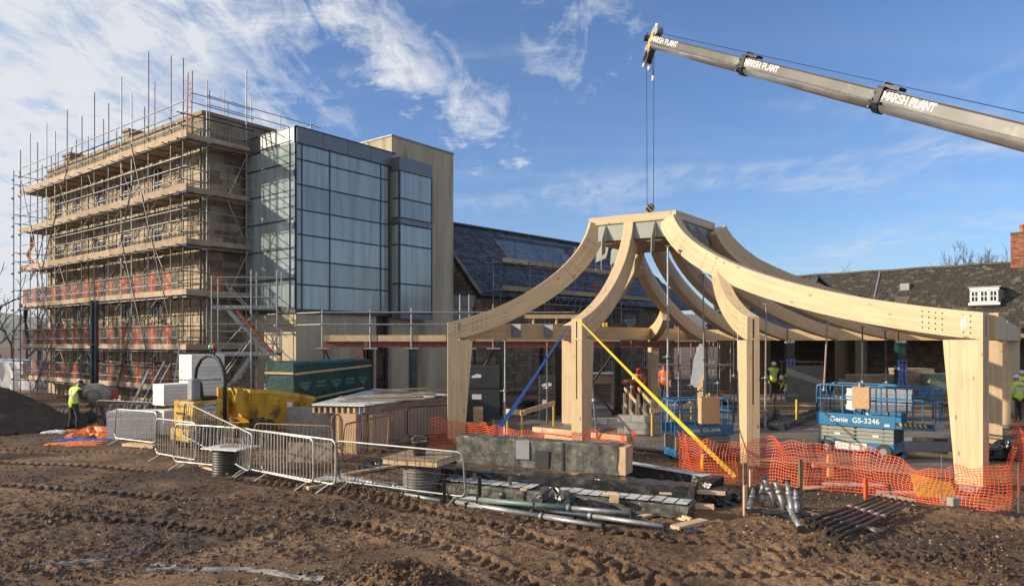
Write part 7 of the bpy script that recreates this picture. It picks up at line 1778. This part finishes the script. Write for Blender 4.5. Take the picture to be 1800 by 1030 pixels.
# ------------------------------------------------------------------ heap of short props
for i, (a, za, c, zc, lab) in enumerate((((1316, 898), .06, (1325, 859), .36, 'far left short prop in the upright heap'), ((1338, 889), .08, (1341, 850), .46, 'second short prop, crossing behind its neighbour'), ((1363, 891), .1, (1343, 839), .62, 'tallest short prop leaning up left in the heap'),
        ((1380, 898), .07, (1362, 844), .58, 'middle short prop with bluish tube'), ((1393, 903), .12, (1383, 846), .58, 'short prop with brown worn collar'), ((1402, 903), .05, (1398, 859), .44, 'far right short prop in the heap'), ((1408, 930), .03, (1385, 890), .2, 'thin prop rod sliding out of the front of the heap'))):
    lay(a, c, .046, M_galv, lab, za, zc, name='short_prop', grp='short props heaped between two timber stakes', r2=.038)
for i, (px, py, yaw, lab) in enumerate(((1330, 897, .2, 'left base plate of the short prop heap'), (1362, 900, -.05, 'long flat plate at the foot of the prop heap'), (1410, 902, .5, 'right base plate of the short prop heap'), (1384, 905, 1., 'upturned plate at the front of the prop heap'))):
    g = G(px, py, .05); b = MB(); b.box(g, (.42 if i == 1 else .26, .14, .015), yaw, M=(Matrix.Rotation(yaw, 3, 'Z') @ Matrix.Rotation(.25, 3, 'X'))); tag(b.build('base_plate', M_dsteel, None), lab, 'plate')
M_blk = mat('blackened_tube', (.022, .02, .02), (.045, .035, .03), .4, .4, scale=8, c3=(.13, .07, .04), s3=2.4)
for i in range(6):
    a = (1420+i*10, 916+i*6); c = (1545+i*12, 872+i*2.0)
    labs = ('rearmost of the black props lying on the earth', 'second black prop from the back', 'third black prop from the back with pink label', 'fourth black prop from the back', 'fifth black prop from the back', 'nearest black prop with open end towards the camera')
    p = G(*a, .08+.05*(i % 2)); q = G(*c, .14+.05*((i+1) % 2)); o = thing('black_prop', labs[i], 'steel prop', tuple(p), group='black props laid side by side'); d = (q-p).normalized()
    b = MB(); b.tube(p, p.lerp(q, .55), .032, 9); b.build('outer_tube', M_blk, o); b = MB(); b.tube(p.lerp(q, .54), q, .026, 9); b.build('inner_tube', mat('brown_tube', (.12, .09, .07), (.08, .06, .05), .5, .3), o)
    b = MB(); m_ = p.lerp(q, .56); b.tube(m_-d*.07, m_+d*.07, .037, 9); b.build('label_band', mat('pink_label', (.55, .4, .4), (.3, .2, .2), .6, scale=30), o)
    b = MB(); b.tube(p-d*.03, p+d*.06, .045, 9); b.tube(p+d*.03-UP*.05, p+d*.03+UP*.07, .02, 6); b.build('nut', M_blk, o)
    b = MB(); M_ = Matrix((d, d.cross(UP).normalized(), d.cross(UP).normalized().cross(d))).transposed(); b.box(q, (.012, .12, .12), M=M_); b.build('end_plate', M_greywood, o)
# ------------------------------------------------------------------ orange netting fences
def netting(pts, label, cell=.065, rows=14, seed=1, name='netting_fence', posts=(), lean=None):
    """pts: (px, py_bottom, height m)"""
    gs = [(G(p[0], p[1]), p[2], (p[3] if len(p) > 3 else 0.)) for p in pts]; P_ = []; S = [0]
    for a, c in zip(gs[:-1], gs[1:]): S.append(S[-1]+(c[0]-a[0]).length)
    n = int(S[-1]/cell); r_ = np.random.RandomState(seed); ph = r_.rand(8)*6.28
    o = thing(name, label, 'netting fence', tuple(gs[0][0]))
    def at(s, f):
        k = min(len(S)-2, max(0, next((i for i in range(len(S)-1) if S[i+1] >= s), len(S)-2))); t = (s-S[k])/(S[k+1]-S[k]); t2 = t*t*(3-2*t)
        g = gs[k][0].lerp(gs[k+1][0], t); h = gs[k][1]*(1-t2)+gs[k+1][1]*t2; z0 = gs[k][2]*(1-t2)+gs[k+1][2]*t2; d = (gs[k+1][0]-gs[k][0]).normalized(); nn = Vector((-d.y, d.x, 0))
        w = .05*math.sin(s*3.1+ph[0])+.04*math.sin(s*7.3+ph[1]+f*2)+.05*math.sin(f*4+s*1.7+ph[2]); dz = .02*math.sin(s*9+ph[3]+f*3)+.03*math.sin(s*2.3+ph[4])
        return g+nn*(w*(.4+f))+d*(.03*math.sin(f*6+s*2+ph[5])+.008*(r_.rand()-.5))+UP*(z0+.02+h*f+dz*f+.012*(r_.rand()-.5)+.05*f*(1-f)*math.sin(s*5.3+ph[6])+.03*f*math.sin(s*13+ph[7]))
    b = MB(); pts_ = [[at(S[-1]*i/n, j/rows) for j in range(rows+1)] for i in range(n+1)]
    hw, vw = .0065, .005; e = Vector((0, .004, 0))
    for i in range(n):
        for j in range(rows+1):
            p, q = pts_[i][j], pts_[i+1][j]; b.quad(p-UP*hw, q-UP*hw, q+UP*hw, p+UP*hw)
    for i in range(n+1):
        d = (pts_[min(i+1, n)][0]-pts_[max(i-1, 0)][0]).normalized()*vw
        for j in range(rows):
            p, q = pts_[i][j]-e, pts_[i][j+1]-e; b.quad(p-d, p+d, q+d, q-d)
    b.build('netting', M_net, o, kind='stuff')
    for (px, py, h) in posts:
        g = G(px, py); rod(o, 'fixing_pin', g-UP*.03, g+UP*h, .009, M_rust)
    return o
netting([(757, 790, .86), (820, 786, .72), (900, 796, .62), (1000, 806, .66), (1095, 812, .72), (1103, 822, .55)], 'sagging orange plastic mesh fence between the two left front columns', seed=2, posts=((800, 792, .95), (868, 794, .9), (953, 802, .85), (1095, 812, .85)), rows=12)
netting([(1196, 828, .9), (1240, 846, .86), (1300, 850, .78), (1350, 848, .95), (1418, 860, .96), (1500, 866, .92), (1560, 874, .80), (1612, 882, .56), (1650, 888, .70), (1720, 898, .78), (1775, 902, .82)], 'long sagging orange plastic mesh fence across the right front columns', seed=5, posts=((1203, 832, .95), (1414, 862, 1.05), (1525, 872, 1.0), (1655, 890, .95), (1790, 905, .9)), rows=15)
nt = netting([(1775, 900, 1.0), (1790, 880, 1.15), (1795, 850, 1.3), (1830, 838, 1.1)], 'bunched orange mesh hanging at the right end of the fence', seed=8, cell=.05, rows=20)
netting([(1100, 815, .62), (1112, 795, .5), (1108, 780, .35)], 'short return of orange mesh behind the largest wrapped beam', seed=9, rows=9)
netting([(1198, 828, .85), (1194, 810, .6)], 'short return of orange mesh at the small lift', seed=12, rows=10)
# yellow tarpaulin, concrete bases and rubble by the corner column
b = MB(); y_ = [P(1601, 832, 13.9), P(1612, 872, 13.7), P(1683, 878, 13.7), P(1672, 848, 13.9)]; 
b.prism([p for p in y_], (0, .03, 0)); tag(b.build('yellow_tarpaulin', mat('yellow_sheet', (.62, .58, .06), (.4, .38, .05), .5, bump=.5), None), 'yellow sheet behind the sagging netting left of the corner column', 'sheet')
crumple(1745, 893, .32, M_rub[0], 'rubble_pile', 'pale rubble at the foot of the corner column', 14, sz=.3, cat='rubble')
box_thing(1675, 893, .35, .3, .18, M_block, 'concrete_block_loose', 'loose grey block at the foot of the corner column', 'block', .2)
crumple(1740, 872, .25, M_navy, 'navy_sack', 'dark navy sack behind the netting by the corner column', 15, sz=.8, cat='sack')
crumple(1780, 905, .35, M_dark, 'mesh_scrap', 'dark plastic grid scrap at the right end of the netting', 16, sz=.15, sx=1.4, cat='scrap')
box_thing(1715, 800, 1.0, .5, .35, M_block, 'footing_block', 'grey concrete footing behind the right corner column', 'footing', .9)
crumple(1768, 800, .5, M_wrap2, 'black_plastic_heap', 'heap of black wrapped rolls beyond the corner column at the right edge', 18, sz=1.1)
box_thing(1430, 822, .55, .12, .1, M_osb, 'chipboard_offcut', 'flat chipboard offcut standing behind the netting', 'offcut', 0, .35); box_thing(1456, 838, .12, .1, .5, M_osb, 'chipboard_upright', 'small chipboard upright behind the netting', 'offcut')
tag(b.build('x', M_dark, None), 'x', 'x') if False else None
for i, (px, py, w, m, lab) in enumerate(((1500, 853, 1.2, M_frost, 'strip of white gritty membrane behind the netting, middle'), (1600, 868, 1.2, M_frost, 'strip of white gritty membrane behind the netting, right'), (1260, 838, .8, M_greywood, 'strip of muddy board behind the netting, left'))):
    g = G(px, py); b = MB(); b.box(g+UP*.02, (w, .25, .03), -.12); tag(b.build('ground_strip', m, None), lab, 'strip')
# ------------------------------------------------------------------ cement mixer and clutter by the scaffold
mx = thing('cement_mixer', 'tilted drum cement mixer on its stand beside the worker in yellow vest', 'cement mixer', tuple(G(172, 748)))
mo = G(172, 742); mo = v2((172-CX)/FOC*25.6, 25.6); c = mo+UP*1.12; axm = Vector((-.78, -.45, .30)).normalized()
b = MB(); b.lathe(c-axm*.42, [(.12, 0), (.30, .02), (.40, .2), (.42, .42), (.40, .55), (.26, .92), (.25, .95), (.22, .93), (.36, .55), (.3, .1), (.01, .06)], 24, axis=axm); b.build('drum', mat('mortar_splashed_drum', (.32, .29, .25), (.2, .18, .16), .8, scale=6, bump=.3, c3=(.42, .4, .36), s3=3), mx)
b = MB(); b.disc(c+axm*.50, axm, .30, 20, 0, .02); b.build('drum_mouth_shade', M_rubber, mx)  # dark disc drawn for the shade inside the drum mouth
b = MB(); 
for q_, e_ in ((Vector((-.45, -.1, 0)), Vector((-.12, 0, .8))), (Vector((.4, -.1, 0)), Vector((.1, 0, .8))), (Vector((0, .5, 0)), Vector((0, .1, .8)))): b.bar(mo+q_, mo+e_, .06, .06)
b.bar(mo+Vector((-.4, 0, .72)), mo+Vector((.45, 0, .85)), .08, .08); b.build('stand', M_dsteel, mx)
b = MB(); b.box(c+Vector((.42, .2, .02)), (.35, .3, .35), .4); b.build('motor_cover', mat('faded_red', (.35, .09, .06), None, .6), mx)
for s in (-1, 1): b = MB(); b.tube(mo+Vector((-.45, s*.25, .28)), mo+Vector((-.45, s*.25+.06, .28)), .24, 16); b.build('wheel', M_dsteel, mx)
b = MB(); b.path([c+axm*-.1+Vector((.0, -.5, 0))+Vector((.0, .0, .0))+Vector((.25*math.cos(t), 0, .25*math.sin(t))) for t in np.linspace(0, 2*math.pi, 15)], .015, 5); b.build('tipping_wheel', M_dsteel, mx)
crumple(165, 768, .62, M_tarpO, 'orange_tarpaulin', 'bright orange crumpled tarpaulin in front of the mixer', 21, sz=.72, cat='tarpaulin')
crumple(136, 773, .5, M_tarpB, 'blue_tarpaulin', 'blue crumpled sheet at the worker\'s feet', 22, sz=.22, cat='tarpaulin')
crumple(172, 774, .3, M_tarpB, 'blue_tarpaulin', 'blue sheet corner under the right of the orange tarpaulin', 26, sz=.3, cat='tarpaulin')
crumple(140, 779, .75, M_tarpO, 'orange_sheet', 'flat orange sheet lying closest to the camera by the worker', 23, sz=.08, cat='tarpaulin')
M_crate = M_galv
def slatpanel(px, Y, w, h, n, label, yaw, tilt, m=M_galv, z=0.):
    g = v2((px-CX)/FOC*Y, Y, z); a = Vector((math.cos(yaw), math.sin(yaw), 0)); nn = Vector((-a.y, a.x, 0)); u = (UP+nn*tilt).normalized(); o = thing('aluminium_frame', label, 'metal frame', tuple(g))
    for y in (0, h): b = MB(); b.bar(g+u*y, g+u*y+a*w, .05, .05); b.build('rail', m, o)
    for i in range(n+1): b = MB(); b.bar(g+a*(w*i/n)+u*.02, g+a*(w*i/n)+u*(h-.02), .05, .04, up=nn); b.build('slat', m, o)
slatpanel(70, 27.5, 1.2, .62, 7, 'leaning slatted aluminium panel behind the worker', 0, .9); slatpanel(182, 26.5, 1.3, .85, 5, 'aluminium frame leaning right of the mixer', 0, .8); slatpanel(215, 27.2, 1.1, .8, 3, 'second aluminium frame behind the white board packs', 0, .7)
for i, (a, c, m, lab) in enumerate((((222, 755), (262, 650), M_galv, 'broad aluminium pole leaning up right behind the white packs'), ((235, 750), (290, 635), M_galv, 'thin ladder stile leaning up right against the scaffold'), ((248, 748), (300, 640), M_galv, 'second thin stile leaning beside the first'), ((298, 745), (316, 603), M_galv, 'steep galvanised pole leaning on the scaffold'))):
    p = P(*a, 28.2); p.z = .02; q = P(*c, 29.6); b = MB(); b.bar(p, q, .1 if i == 0 else .045, .05); tag(b.build('leaning_pole', m, None), lab, 'pole')
r_ = random.Random(5)
for i in range(9):
    p = v2((60+i*28-CX)/FOC*28, 28.+r_.uniform(-.6, .5), .06+.05*(i % 3)); q = p+Vector((r_.uniform(1.2, 2.2), r_.uniform(-.3, .3), 0)); b = MB(); b.tube(p, q, .035, 6); tag(b.build('loose_tube', M_galv if i % 2 else M_dtube, None), ('scaffold tube lying at the far left beside the soil heap', 'scaffold tube behind the soil heap slope', 'scaffold tube left of the leaning slatted panel', 'scaffold tube behind the leaning slatted panel', 'scaffold tube directly behind the worker in the yellow vest', 'scaffold tube behind the cement mixer drum', 'scaffold tube right of the cement mixer', 'scaffold tube at the foot of the leaning poles', 'rightmost loose scaffold tube near the insulation stack')[i], 'tube', 'loose tubes along the scaffold foot')
stones(1600, lambda n: (27.3+rng.randn(n)*.45, (-21.0+rng.rand(n)*6.5)), 'rubble', M_rub[2], .03, .12)
# ------------------------------------------------------------------ white bulk bags at the far left
for i, (px, Y, w, h, lab) in enumerate(((4, 47, 3.0, 1.9, 'white bulk bag at the far left edge'), (38, 46, 2.6, 1.75, 'white bulk bag second from the left edge behind the scaffold'), (70, 48, 2.2, 1.6, 'white bulk bag third from the left edge'))):
    g = v2((px-CX)/FOC*Y, Y); o, d__, s__, u__ = wrapbeam(g-Vector((w/2, 0, 0)), g+Vector((w/2, 0, 0)), 1.4, h, M_film, lab, 'bulk_bag', 40+i, 8, 'bulk bag', wr=.09)
# ------------------------------------------------------------------ membrane in the foreground
def membrane(pts, wid, label, seed, name='geotextile_strip'):
    gs = [G(*p) for p in pts]; S = [0]
    for a, c in zip(gs[:-1], gs[1:]): S.append(S[-1]+(c-a).length)
    n = int(S[-1]/.03); m = 14; v = []; r_ = np.random.RandomState(seed)
    for i in range(n+1):
        s = S[-1]*i/n; k = min(len(S)-2, max(0, int(np.searchsorted(S, s))-1)); t = (s-S[k])/(S[k+1]-S[k]); g = gs[k].lerp(gs[k+1], t); w = wid*(.6+.6*float(vnoise(np.array([s*1.3]), np.array([seed*1.]), seed)[0]))
        for j in range(m+1):
            f = j/m-.5; x = g.x; y = g.y+f*w+.05*math.sin(s*5); v.append((x, y, f))
    v = np.array(v); z = ground_h(v[:, 0], v[:, 1]); fo = fbm(v[:, 0]*5, v[:, 1]*9, 3, seed+3); z = z+.012+.10*np.clip(fo-.42, 0, 1)*(1-(2*v[:, 2])**2)+np.where(np.abs(v[:, 2]) > .47, -.02, 0)
    V = np.stack([v[:, 0], v[:, 1], z], -1); ii = np.arange(n)[:, None]*(m+1)+np.arange(m)[None]; F_ = np.stack([ii, ii+m+1, ii+m+2, ii+1], -1).reshape(-1, 4)
    tag(link(name, npmesh(name, V, F_, [M_geo]), None), label, 'membrane')
membrane([(256, 1012), (330, 1004), (420, 1000), (500, 1012), (570, 1022)], .22, 'grey gritty membrane strip half buried at the bottom of the picture', 4)
membrane([(75, 1005), (120, 1000), (200, 985), (270, 955)], .2, 'ragged grey membrane edge rising from the bottom left', 6)
membrane([(250, 990), (310, 994)], .1, 'small torn membrane edge above the longer strip', 8)
# ------------------------------------------------------------------ people
def person(loc, yaw, pose, top, helmet, label, scale=1., sleeves=None, vest=True, group=None, cap=False):
    loc = Vector(loc); o = thing('person', label, 'person', tuple(loc), yaw, group)
    V = {}
    def a(n, x, y, z, r, p=None, r2=None): V[n] = ((x, y, z), (r, r2 or r), p)
    if pose == 'bend':
        a('pel', 0, -.12, .90, .15, None, .13); a('spine', 0, .03, 1.03, .15, 'pel', .12); a('chest', 0, .25, 1.08, .17, 'spine', .12); a('neck', 0, .40, 1.08, .06, 'chest'); a('head', 0, .47, 1.05, .075, 'neck'); a('crown', 0, .56, 1.0, .085, 'head')
        sh, el, wr = (.19, .30, 1.06), (.24, .36, .78), (.16, .50, .55); hip, kn, an = (.10, -.12, .86), (.14, .06, .48), (.15, -.06, .10)
    elif pose == 'work':
        a('pel', 0, -.02, .93, .15, None, .12); a('spine', 0, .0, 1.12, .145, 'pel', .115); a('chest', 0, .05, 1.33, .17, 'spine', .125); a('neck', 0, .11, 1.47, .06, 'chest'); a('head', 0, .17, 1.54, .078, 'neck'); a('crown', 0, .22, 1.62, .085, 'head')
        sh, el, wr = (.20, .06, 1.39), (.25, .07, 1.12), (.14, .32, 1.05); hip, kn, an = (.10, -.02, .88), (.13, .03, .49), (.14, -.04, .10)
    else:
        a('pel', 0, 0, .95, .15, None, .12); a('spine', 0, .0, 1.14, .145, 'pel', .115); a('chest', 0, .01, 1.36, .17, 'spine', .125); a('neck', 0, .03, 1.50, .06, 'chest'); a('head', 0, .05, 1.58, .078, 'neck'); a('crown', 0, .06, 1.67, .085, 'head')
        sh, el, wr = (.20, .0, 1.42), (.25, -.03, 1.14), (.25, .08, .90); hip, kn, an = (.10, 0, .90), (.12, .03, .50), (.13, -.02, .10)
    for s, t in ((-1, 'l'), (1, 'r')):
        a('sh'+t, s*sh[0], sh[1], sh[2], .075, 'chest'); a('el'+t, s*el[0], el[1]+.04*s*(pose == 'work'), el[2], .05, 'sh'+t); a('wr'+t, s*wr[0], wr[1]+.03*s, wr[2], .036, 'el'+t)
        dx = (Vector(wr)-Vector(el)).normalized(); a('hd'+t, s*(wr[0]+dx.x*.08), wr[1]+.03*s+dx.y*.08, wr[2]+dx.z*.08, .036, 'wr'+t, .022)
        a('hip'+t, s*hip[0], hip[1], hip[2], .105, 'pel'); a('kn'+t, s*kn[0], kn[1]+.03*s, kn[2], .07, 'hip'+t); a('an'+t, s*an[0], an[1]+.05*s, an[2], .052, 'kn'+t); a('toe'+t, s*(an[0]+.03), an[1]+.05*s+.19, .045, .048, 'an'+t, .035)
    names = list(V); me = bpy.data.meshes.new('skel'); me.from_pydata([V[n][0] for n in names], [(names.index(n), names.index(V[n][2])) for n in names if V[n][2]], [])
    ob = bpy.data.objects.new('skel', me); COL.objects.link(ob); ob.modifiers.new('s', 'SKIN'); ss = ob.modifiers.new('u', 'SUBSURF'); ss.levels = 2; ss.render_levels = 2
    for i, n in enumerate(names): me.skin_vertices[0].data[i].radius = V[n][1]; me.skin_vertices[0].data[i].use_root = (n == 'pel')
    dg = bpy.context.evaluated_depsgraph_get(); bm_ = bpy.data.meshes.new_from_object(ob.evaluated_get(dg)); bpy.data.objects.remove(ob)
    b = MB(); b.v = [tuple(v.co) for v in bm_.vertices]; nrm = [v.normal.copy() for v in bm_.vertices]
    segs = [(n, V[n][2]) for n in names if V[n][2]]
    def near(c):
        best = None
        for n, p in segs:
            p0, p1 = Vector(V[p][0]), Vector(V[n][0]); d = p1-p0; t = max(0, min(1, (c-p0).dot(d)/d.length_squared)); q = (c-p0-d*t).length-(V[n][1][0]*t+V[p][1][0]*(1-t))
            if best is None or q < best[0]: best = (q, n, t)
        return best[1], best[2]
    shell = []
    mats_ = [M_trou, M_navy if vest else top, M_skin, M_rubber]
    for p in bm_.polygons:
        c = p.center; n, t = near(c); m = 0
        if n[:2] in ('hi', 'kn'): m = 0
        elif n[:2] == 'an': m = 0 if t < .85 else 3
        elif n[:3] == 'toe': m = 3
        elif n in ('spine', 'chest') or n[:2] == 'sh': m = 1
        elif n[:2] in ('el', 'wr'): m = 1
        elif n[:2] == 'hd' or n in ('head', 'crown', 'neck'): m = 2
        b.face(list(p.vertices), m, True)
        if n in ('spine', 'chest') or (n[:2] == 'sh') or (not vest and n[:2] in ('el', 'wr')) or (n[:2] == 'hi' and n != 'hip' and c.z > V['pel'][0][2]-.02 and pose != 'bend'): shell.append(p)
    # fingers, nose, ears
    for s, t in ((-1, 'l'), (1, 'r')):
        h_ = Vector(V['hd'+t][0]); w_ = Vector(V['wr'+t][0]); d = (h_-w_).normalized(); sd_ = Vector((1, 0, 0)) if abs(d.x) < .9 else Vector((0, 1, 0)); cu = Vector((-s*.4, .0, -.6)) if pose != 'bend' else Vector((0, .3, -.5))
        for k, L_ in enumerate((.06, .07, .066, .05)):
            q = h_+sd_*((k-1.5)*.018)-d*.005; k1 = q+d*L_*.5; b.path([q, k1, k1+(d+cu*.5).normalized()*L_*.5], [.0095, .0085, .007], 6, 2)
        q = h_-d*.04+sd_*(.03*s); b.path([q, q+(d*.6+sd_*s*.5)*.045, q+(d*.9+sd_*s*.2)*.08], [.011, .0095, .008], 6, 2)
    hc = Vector(V['crown'][0]); hh = Vector(V['head'][0]); up = (hc-hh).normalized(); fw = (Vector((0, 1, 0))-up*up.y).normalized(); rt = fw.cross(up)
    fc = hh*.4+hc*.6+fw*.082
    b.path([fc+up*.02, fc+fw*.016-up*.012, fc+fw*.004-up*.02], [.008, .012, .009], 6, 2)
    for s in (-1, 1): e = hh*.5+hc*.5+rt*s*.082; b.path([e+up*.022, e+rt*s*.008, e-up*.022], [.008, .012, .007], 5, 2); q = fc+rt*s*.03+up*.025-fw*.008; b.tube(q, q+fw*.006, .007, 6, 3)
    b.tube(fc-up*.05-rt*.02, fc-up*.05+rt*.02, .004, 4, 3)
    b.build('body', mats_, o, local=True)
    # clothing shell over the torso
    k = MB(); ix = {}; zs = [b.v[i][2] for p in shell for i in p.vertices]
    for p in shell:
        f = []
        for i in p.vertices:
            if i not in ix: ix[i] = len(k.v); k.v.append(tuple(Vector(b.v[i])+nrm[i]*.016))
            f.append(ix[i])
        n, t = near(p.center); z = p.center.z
        band = 0
        if pose != 'bend':
            if n in ('spine', 'chest', 'hipl', 'hipr') and (abs(z-1.12) < .028 or abs(z-1.0) < .0): band = 1
            if n in ('chest', 'shl', 'shr') and z > 1.18 and abs(abs(p.center.x)-.10) < .022: band = 1
            if n[:2] in ('el', 'wr') and abs(t-.5) < .12: band = 1
        elif n == 'chest' and abs(t-.4) < .2: band = 1
        k.face(f, band, True)
    k.build('hi_vis_vest' if vest else 'hi_vis_jacket', [top, M_refl], o, local=True)
    # helmet
    h = MB(); pr = [(.112, 0), (.115, .015), (.108, .06), (.085, .105), (.045, .13), (.004, .138)]
    hb_ = hc-up*.022
    if cap: pr = [(.098, -.01), (.1, .03), (.088, .07), (.05, .095), (.004, .1)]
    h.lathe(hb_, pr, 18, axis=up, cap=True)
    n0 = len(h.v); pts = [hb_+rt*(.1*math.cos(t))+fw*(.085+.075*math.sin(t)) for t in np.linspace(0, math.pi, 9)]+[hb_-rt*.1+fw*.02, hb_+rt*.1+fw*.02]
    h.prism(pts, up*.008); hm = h.build('cap' if cap else 'safety_helmet', helmet, o, local=True)
    if cap: q = MB(); q.slab(hb_-rt*.015-fw*.1+up*.02, rt*.03, fw*.02, up*.06); q.build('white_stripe', M_white, o, local=True)
    return o
def pg(px, py): return G(px, py)
ps = person(v2((130-CX)/FOC*24.4, 24.4, .0), R(-28), 'work', M_hiY, M_navy, 'worker in yellow hi vis vest and dark cap looking down by the cement mixer', cap=True)
person((-7.35*0+(1096-CX)/FOC*31, 31., .25), R(-100), 'bend', M_hiO, M_hred, 'bending worker in orange jacket half hidden by the black steel column', vest=False)
person(((1123-CX)/FOC*31.3, 31.3, .15), R(170), 'work', M_hiO, M_hred, 'worker in orange jacket and red helmet looking down, second from the column', vest=False)
person(((1168-CX)/FOC*32, 32., .25), R(165), 'stand', M_hiO, M_hred, 'standing worker in orange jacket and red helmet right of the back column', vest=False)
person(((1359-CX)/FOC*32.5, 32.5, .35), R(185), 'stand', M_hiY, M_hwht, 'worker in dull yellow vest standing far back left of the wrapped column')
person(((1396-CX)/FOC*31.5, 31.5, .45), R(95), 'bend', M_hiY, M_hwht, 'bending worker in yellow jacket right of the wrapped column', vest=False)
person(((1789-CX)/FOC*26.2, 26.2, .05), R(5), 'stand', M_hiY, M_hwht, 'worker in yellow jacket and white helmet at the right edge, seen from behind', vest=False)
person(((1797-CX)/FOC*27.6, 27.6, .15), R(-20), 'stand', M_hiY, M_hwht, 'second worker in yellow jacket, farther back, cut by the right edge', vest=False)
# ------------------------------------------------------------------ bare trees
def bare_tree(loc, h, seed, label, levels=5, spread=.55, trunk=.035, n0=3, tw=.006, vis=True, group=None, kmax=3):
    r_ = random.Random(seed); o = thing('bare_tree', label, 'tree', tuple(loc), 0, group); tb, cb = MB(), MB(); loc = Vector(loc)
    def grow(p, d, L_, r, lv):
        pts = [p]; q = p; dd = d.copy(); ns = 3
        for i in range(ns): dd = (dd+Vector((r_.uniform(-1, 1), r_.uniform(-1, 1), r_.uniform(-.5, .9)))*.12).normalized(); q = q+dd*L_/ns; pts.append(q)
        rs = [r*(1-.35*i/ns) for i in range(ns+1)]; (tb if lv >= levels-1 else cb).path(pts, rs, 6 if lv > 2 else 3)
        if lv == 0: return
        k = r_.randint(2, kmax)+(1 if lv <= 2 else 0)
        for i in range(k):
            t = r_.uniform(.45, 1.) if i else 1.; b_ = pts[int(t*ns)] if t < 1 else q; ax = dd.orthogonal().normalized(); ax.rotate(Matrix.Rotation(r_.uniform(0, 6.28), 3, dd)); nd = (dd+ax*r_.uniform(spread*.5, spread*1.25)+UP*.08).normalized()
            grow(b_, nd, L_*r_.uniform(.62, .82), max(tw, r*.58), lv-1)
    grow(loc, UP.copy(), h*.30, h*trunk*.6, levels)
    tb.build('trunk', M_bark, o); cb.build('crown', M_bark, o); return o
bare_tree((P(1735, 470, 58).x, 58, 0), 14.1, 5, 'bare branched tree behind the tiled roof left of the brick chimney', 7, .6, tw=.014)
bare_tree((P(1700, 470, 60).x, 60, 0), 12.8, 8, 'bare bushy treetop left of the one by the chimney', 6, .7, tw=.014)
bare_tree((P(1765, 470, 56).x, 56, 0), 13.6, 11, 'bare treetop close to the brick chimney', 6, .6, tw=.014)
bare_tree((P(1392, 470, 62).x, 62, 0), 12.0, 9, 'small bare treetop over the roof beside the sweeping ribs', 5, .7, tw=.014)
r_ = random.Random(2)
for i in range(7):
    y = 75+i*6; k_ = -.735+i*.018; bare_tree((k_*y, y, 0), 9.5+r_.random()*4, 30+i, ('bare tree on the skyline at the far left edge, behind the bulk bags' if i < 1 else 'bare tree number %d' % i), 5, .65, tw=.03, group='bare trees beyond the scaffold at far left', kmax=2)
for o, w_ in zip([o for o in scene.objects if o.get('group') == 'bare trees beyond the scaffold at far left'], ('leftmost', 'second', 'third', 'fourth', 'fifth', 'sixth', 'rightmost')): o['label'] = w_+' bare winter tree counted from the left edge, seen beyond the scaffold end'
# bare trees standing left of the picture: they dapple the scaffold and show in the stair block's glass
for i, (x, y, h) in enumerate(((-44, 31, 17), (-50, 24, 19), (-46, 38, 17), (-54, 34, 20), (-42, 26, 14), (-47, 44, 17), (-52, 29, 18))):
    bare_tree((x, y, 0), h, 60+i, 'bare tree left of the site, '+('middle front', 'nearest the camera side', 'farthest from the camera', 'hindmost and tallest', 'smallest and closest to the soil heap', 'beyond the scaffold end', 'between the tallest two')[i], 6, .6, tw=.05, group='bare trees left of the site', kmax=3)
# ------------------------------------------------------------------ air between here and the far hills
hz, ht, hb_ = nodes('air'); ht.nodes.remove(hb_); pv = ht.nodes.new('ShaderNodeVolumePrincipled'); pv.inputs['Color'].default_value = (.86, .92, 1, 1); pv.inputs['Density'].default_value = .00017; pv.inputs['Anisotropy'].default_value = .2
ht.links.new(pv.outputs[0], [n for n in ht.nodes if n.type == 'OUTPUT_MATERIAL'][0].inputs['Volume'])
b = MB(); b.box((0, 2020, 59), (8600, 4400, 120)); b.build('haze', hz, None, kind='stuff')
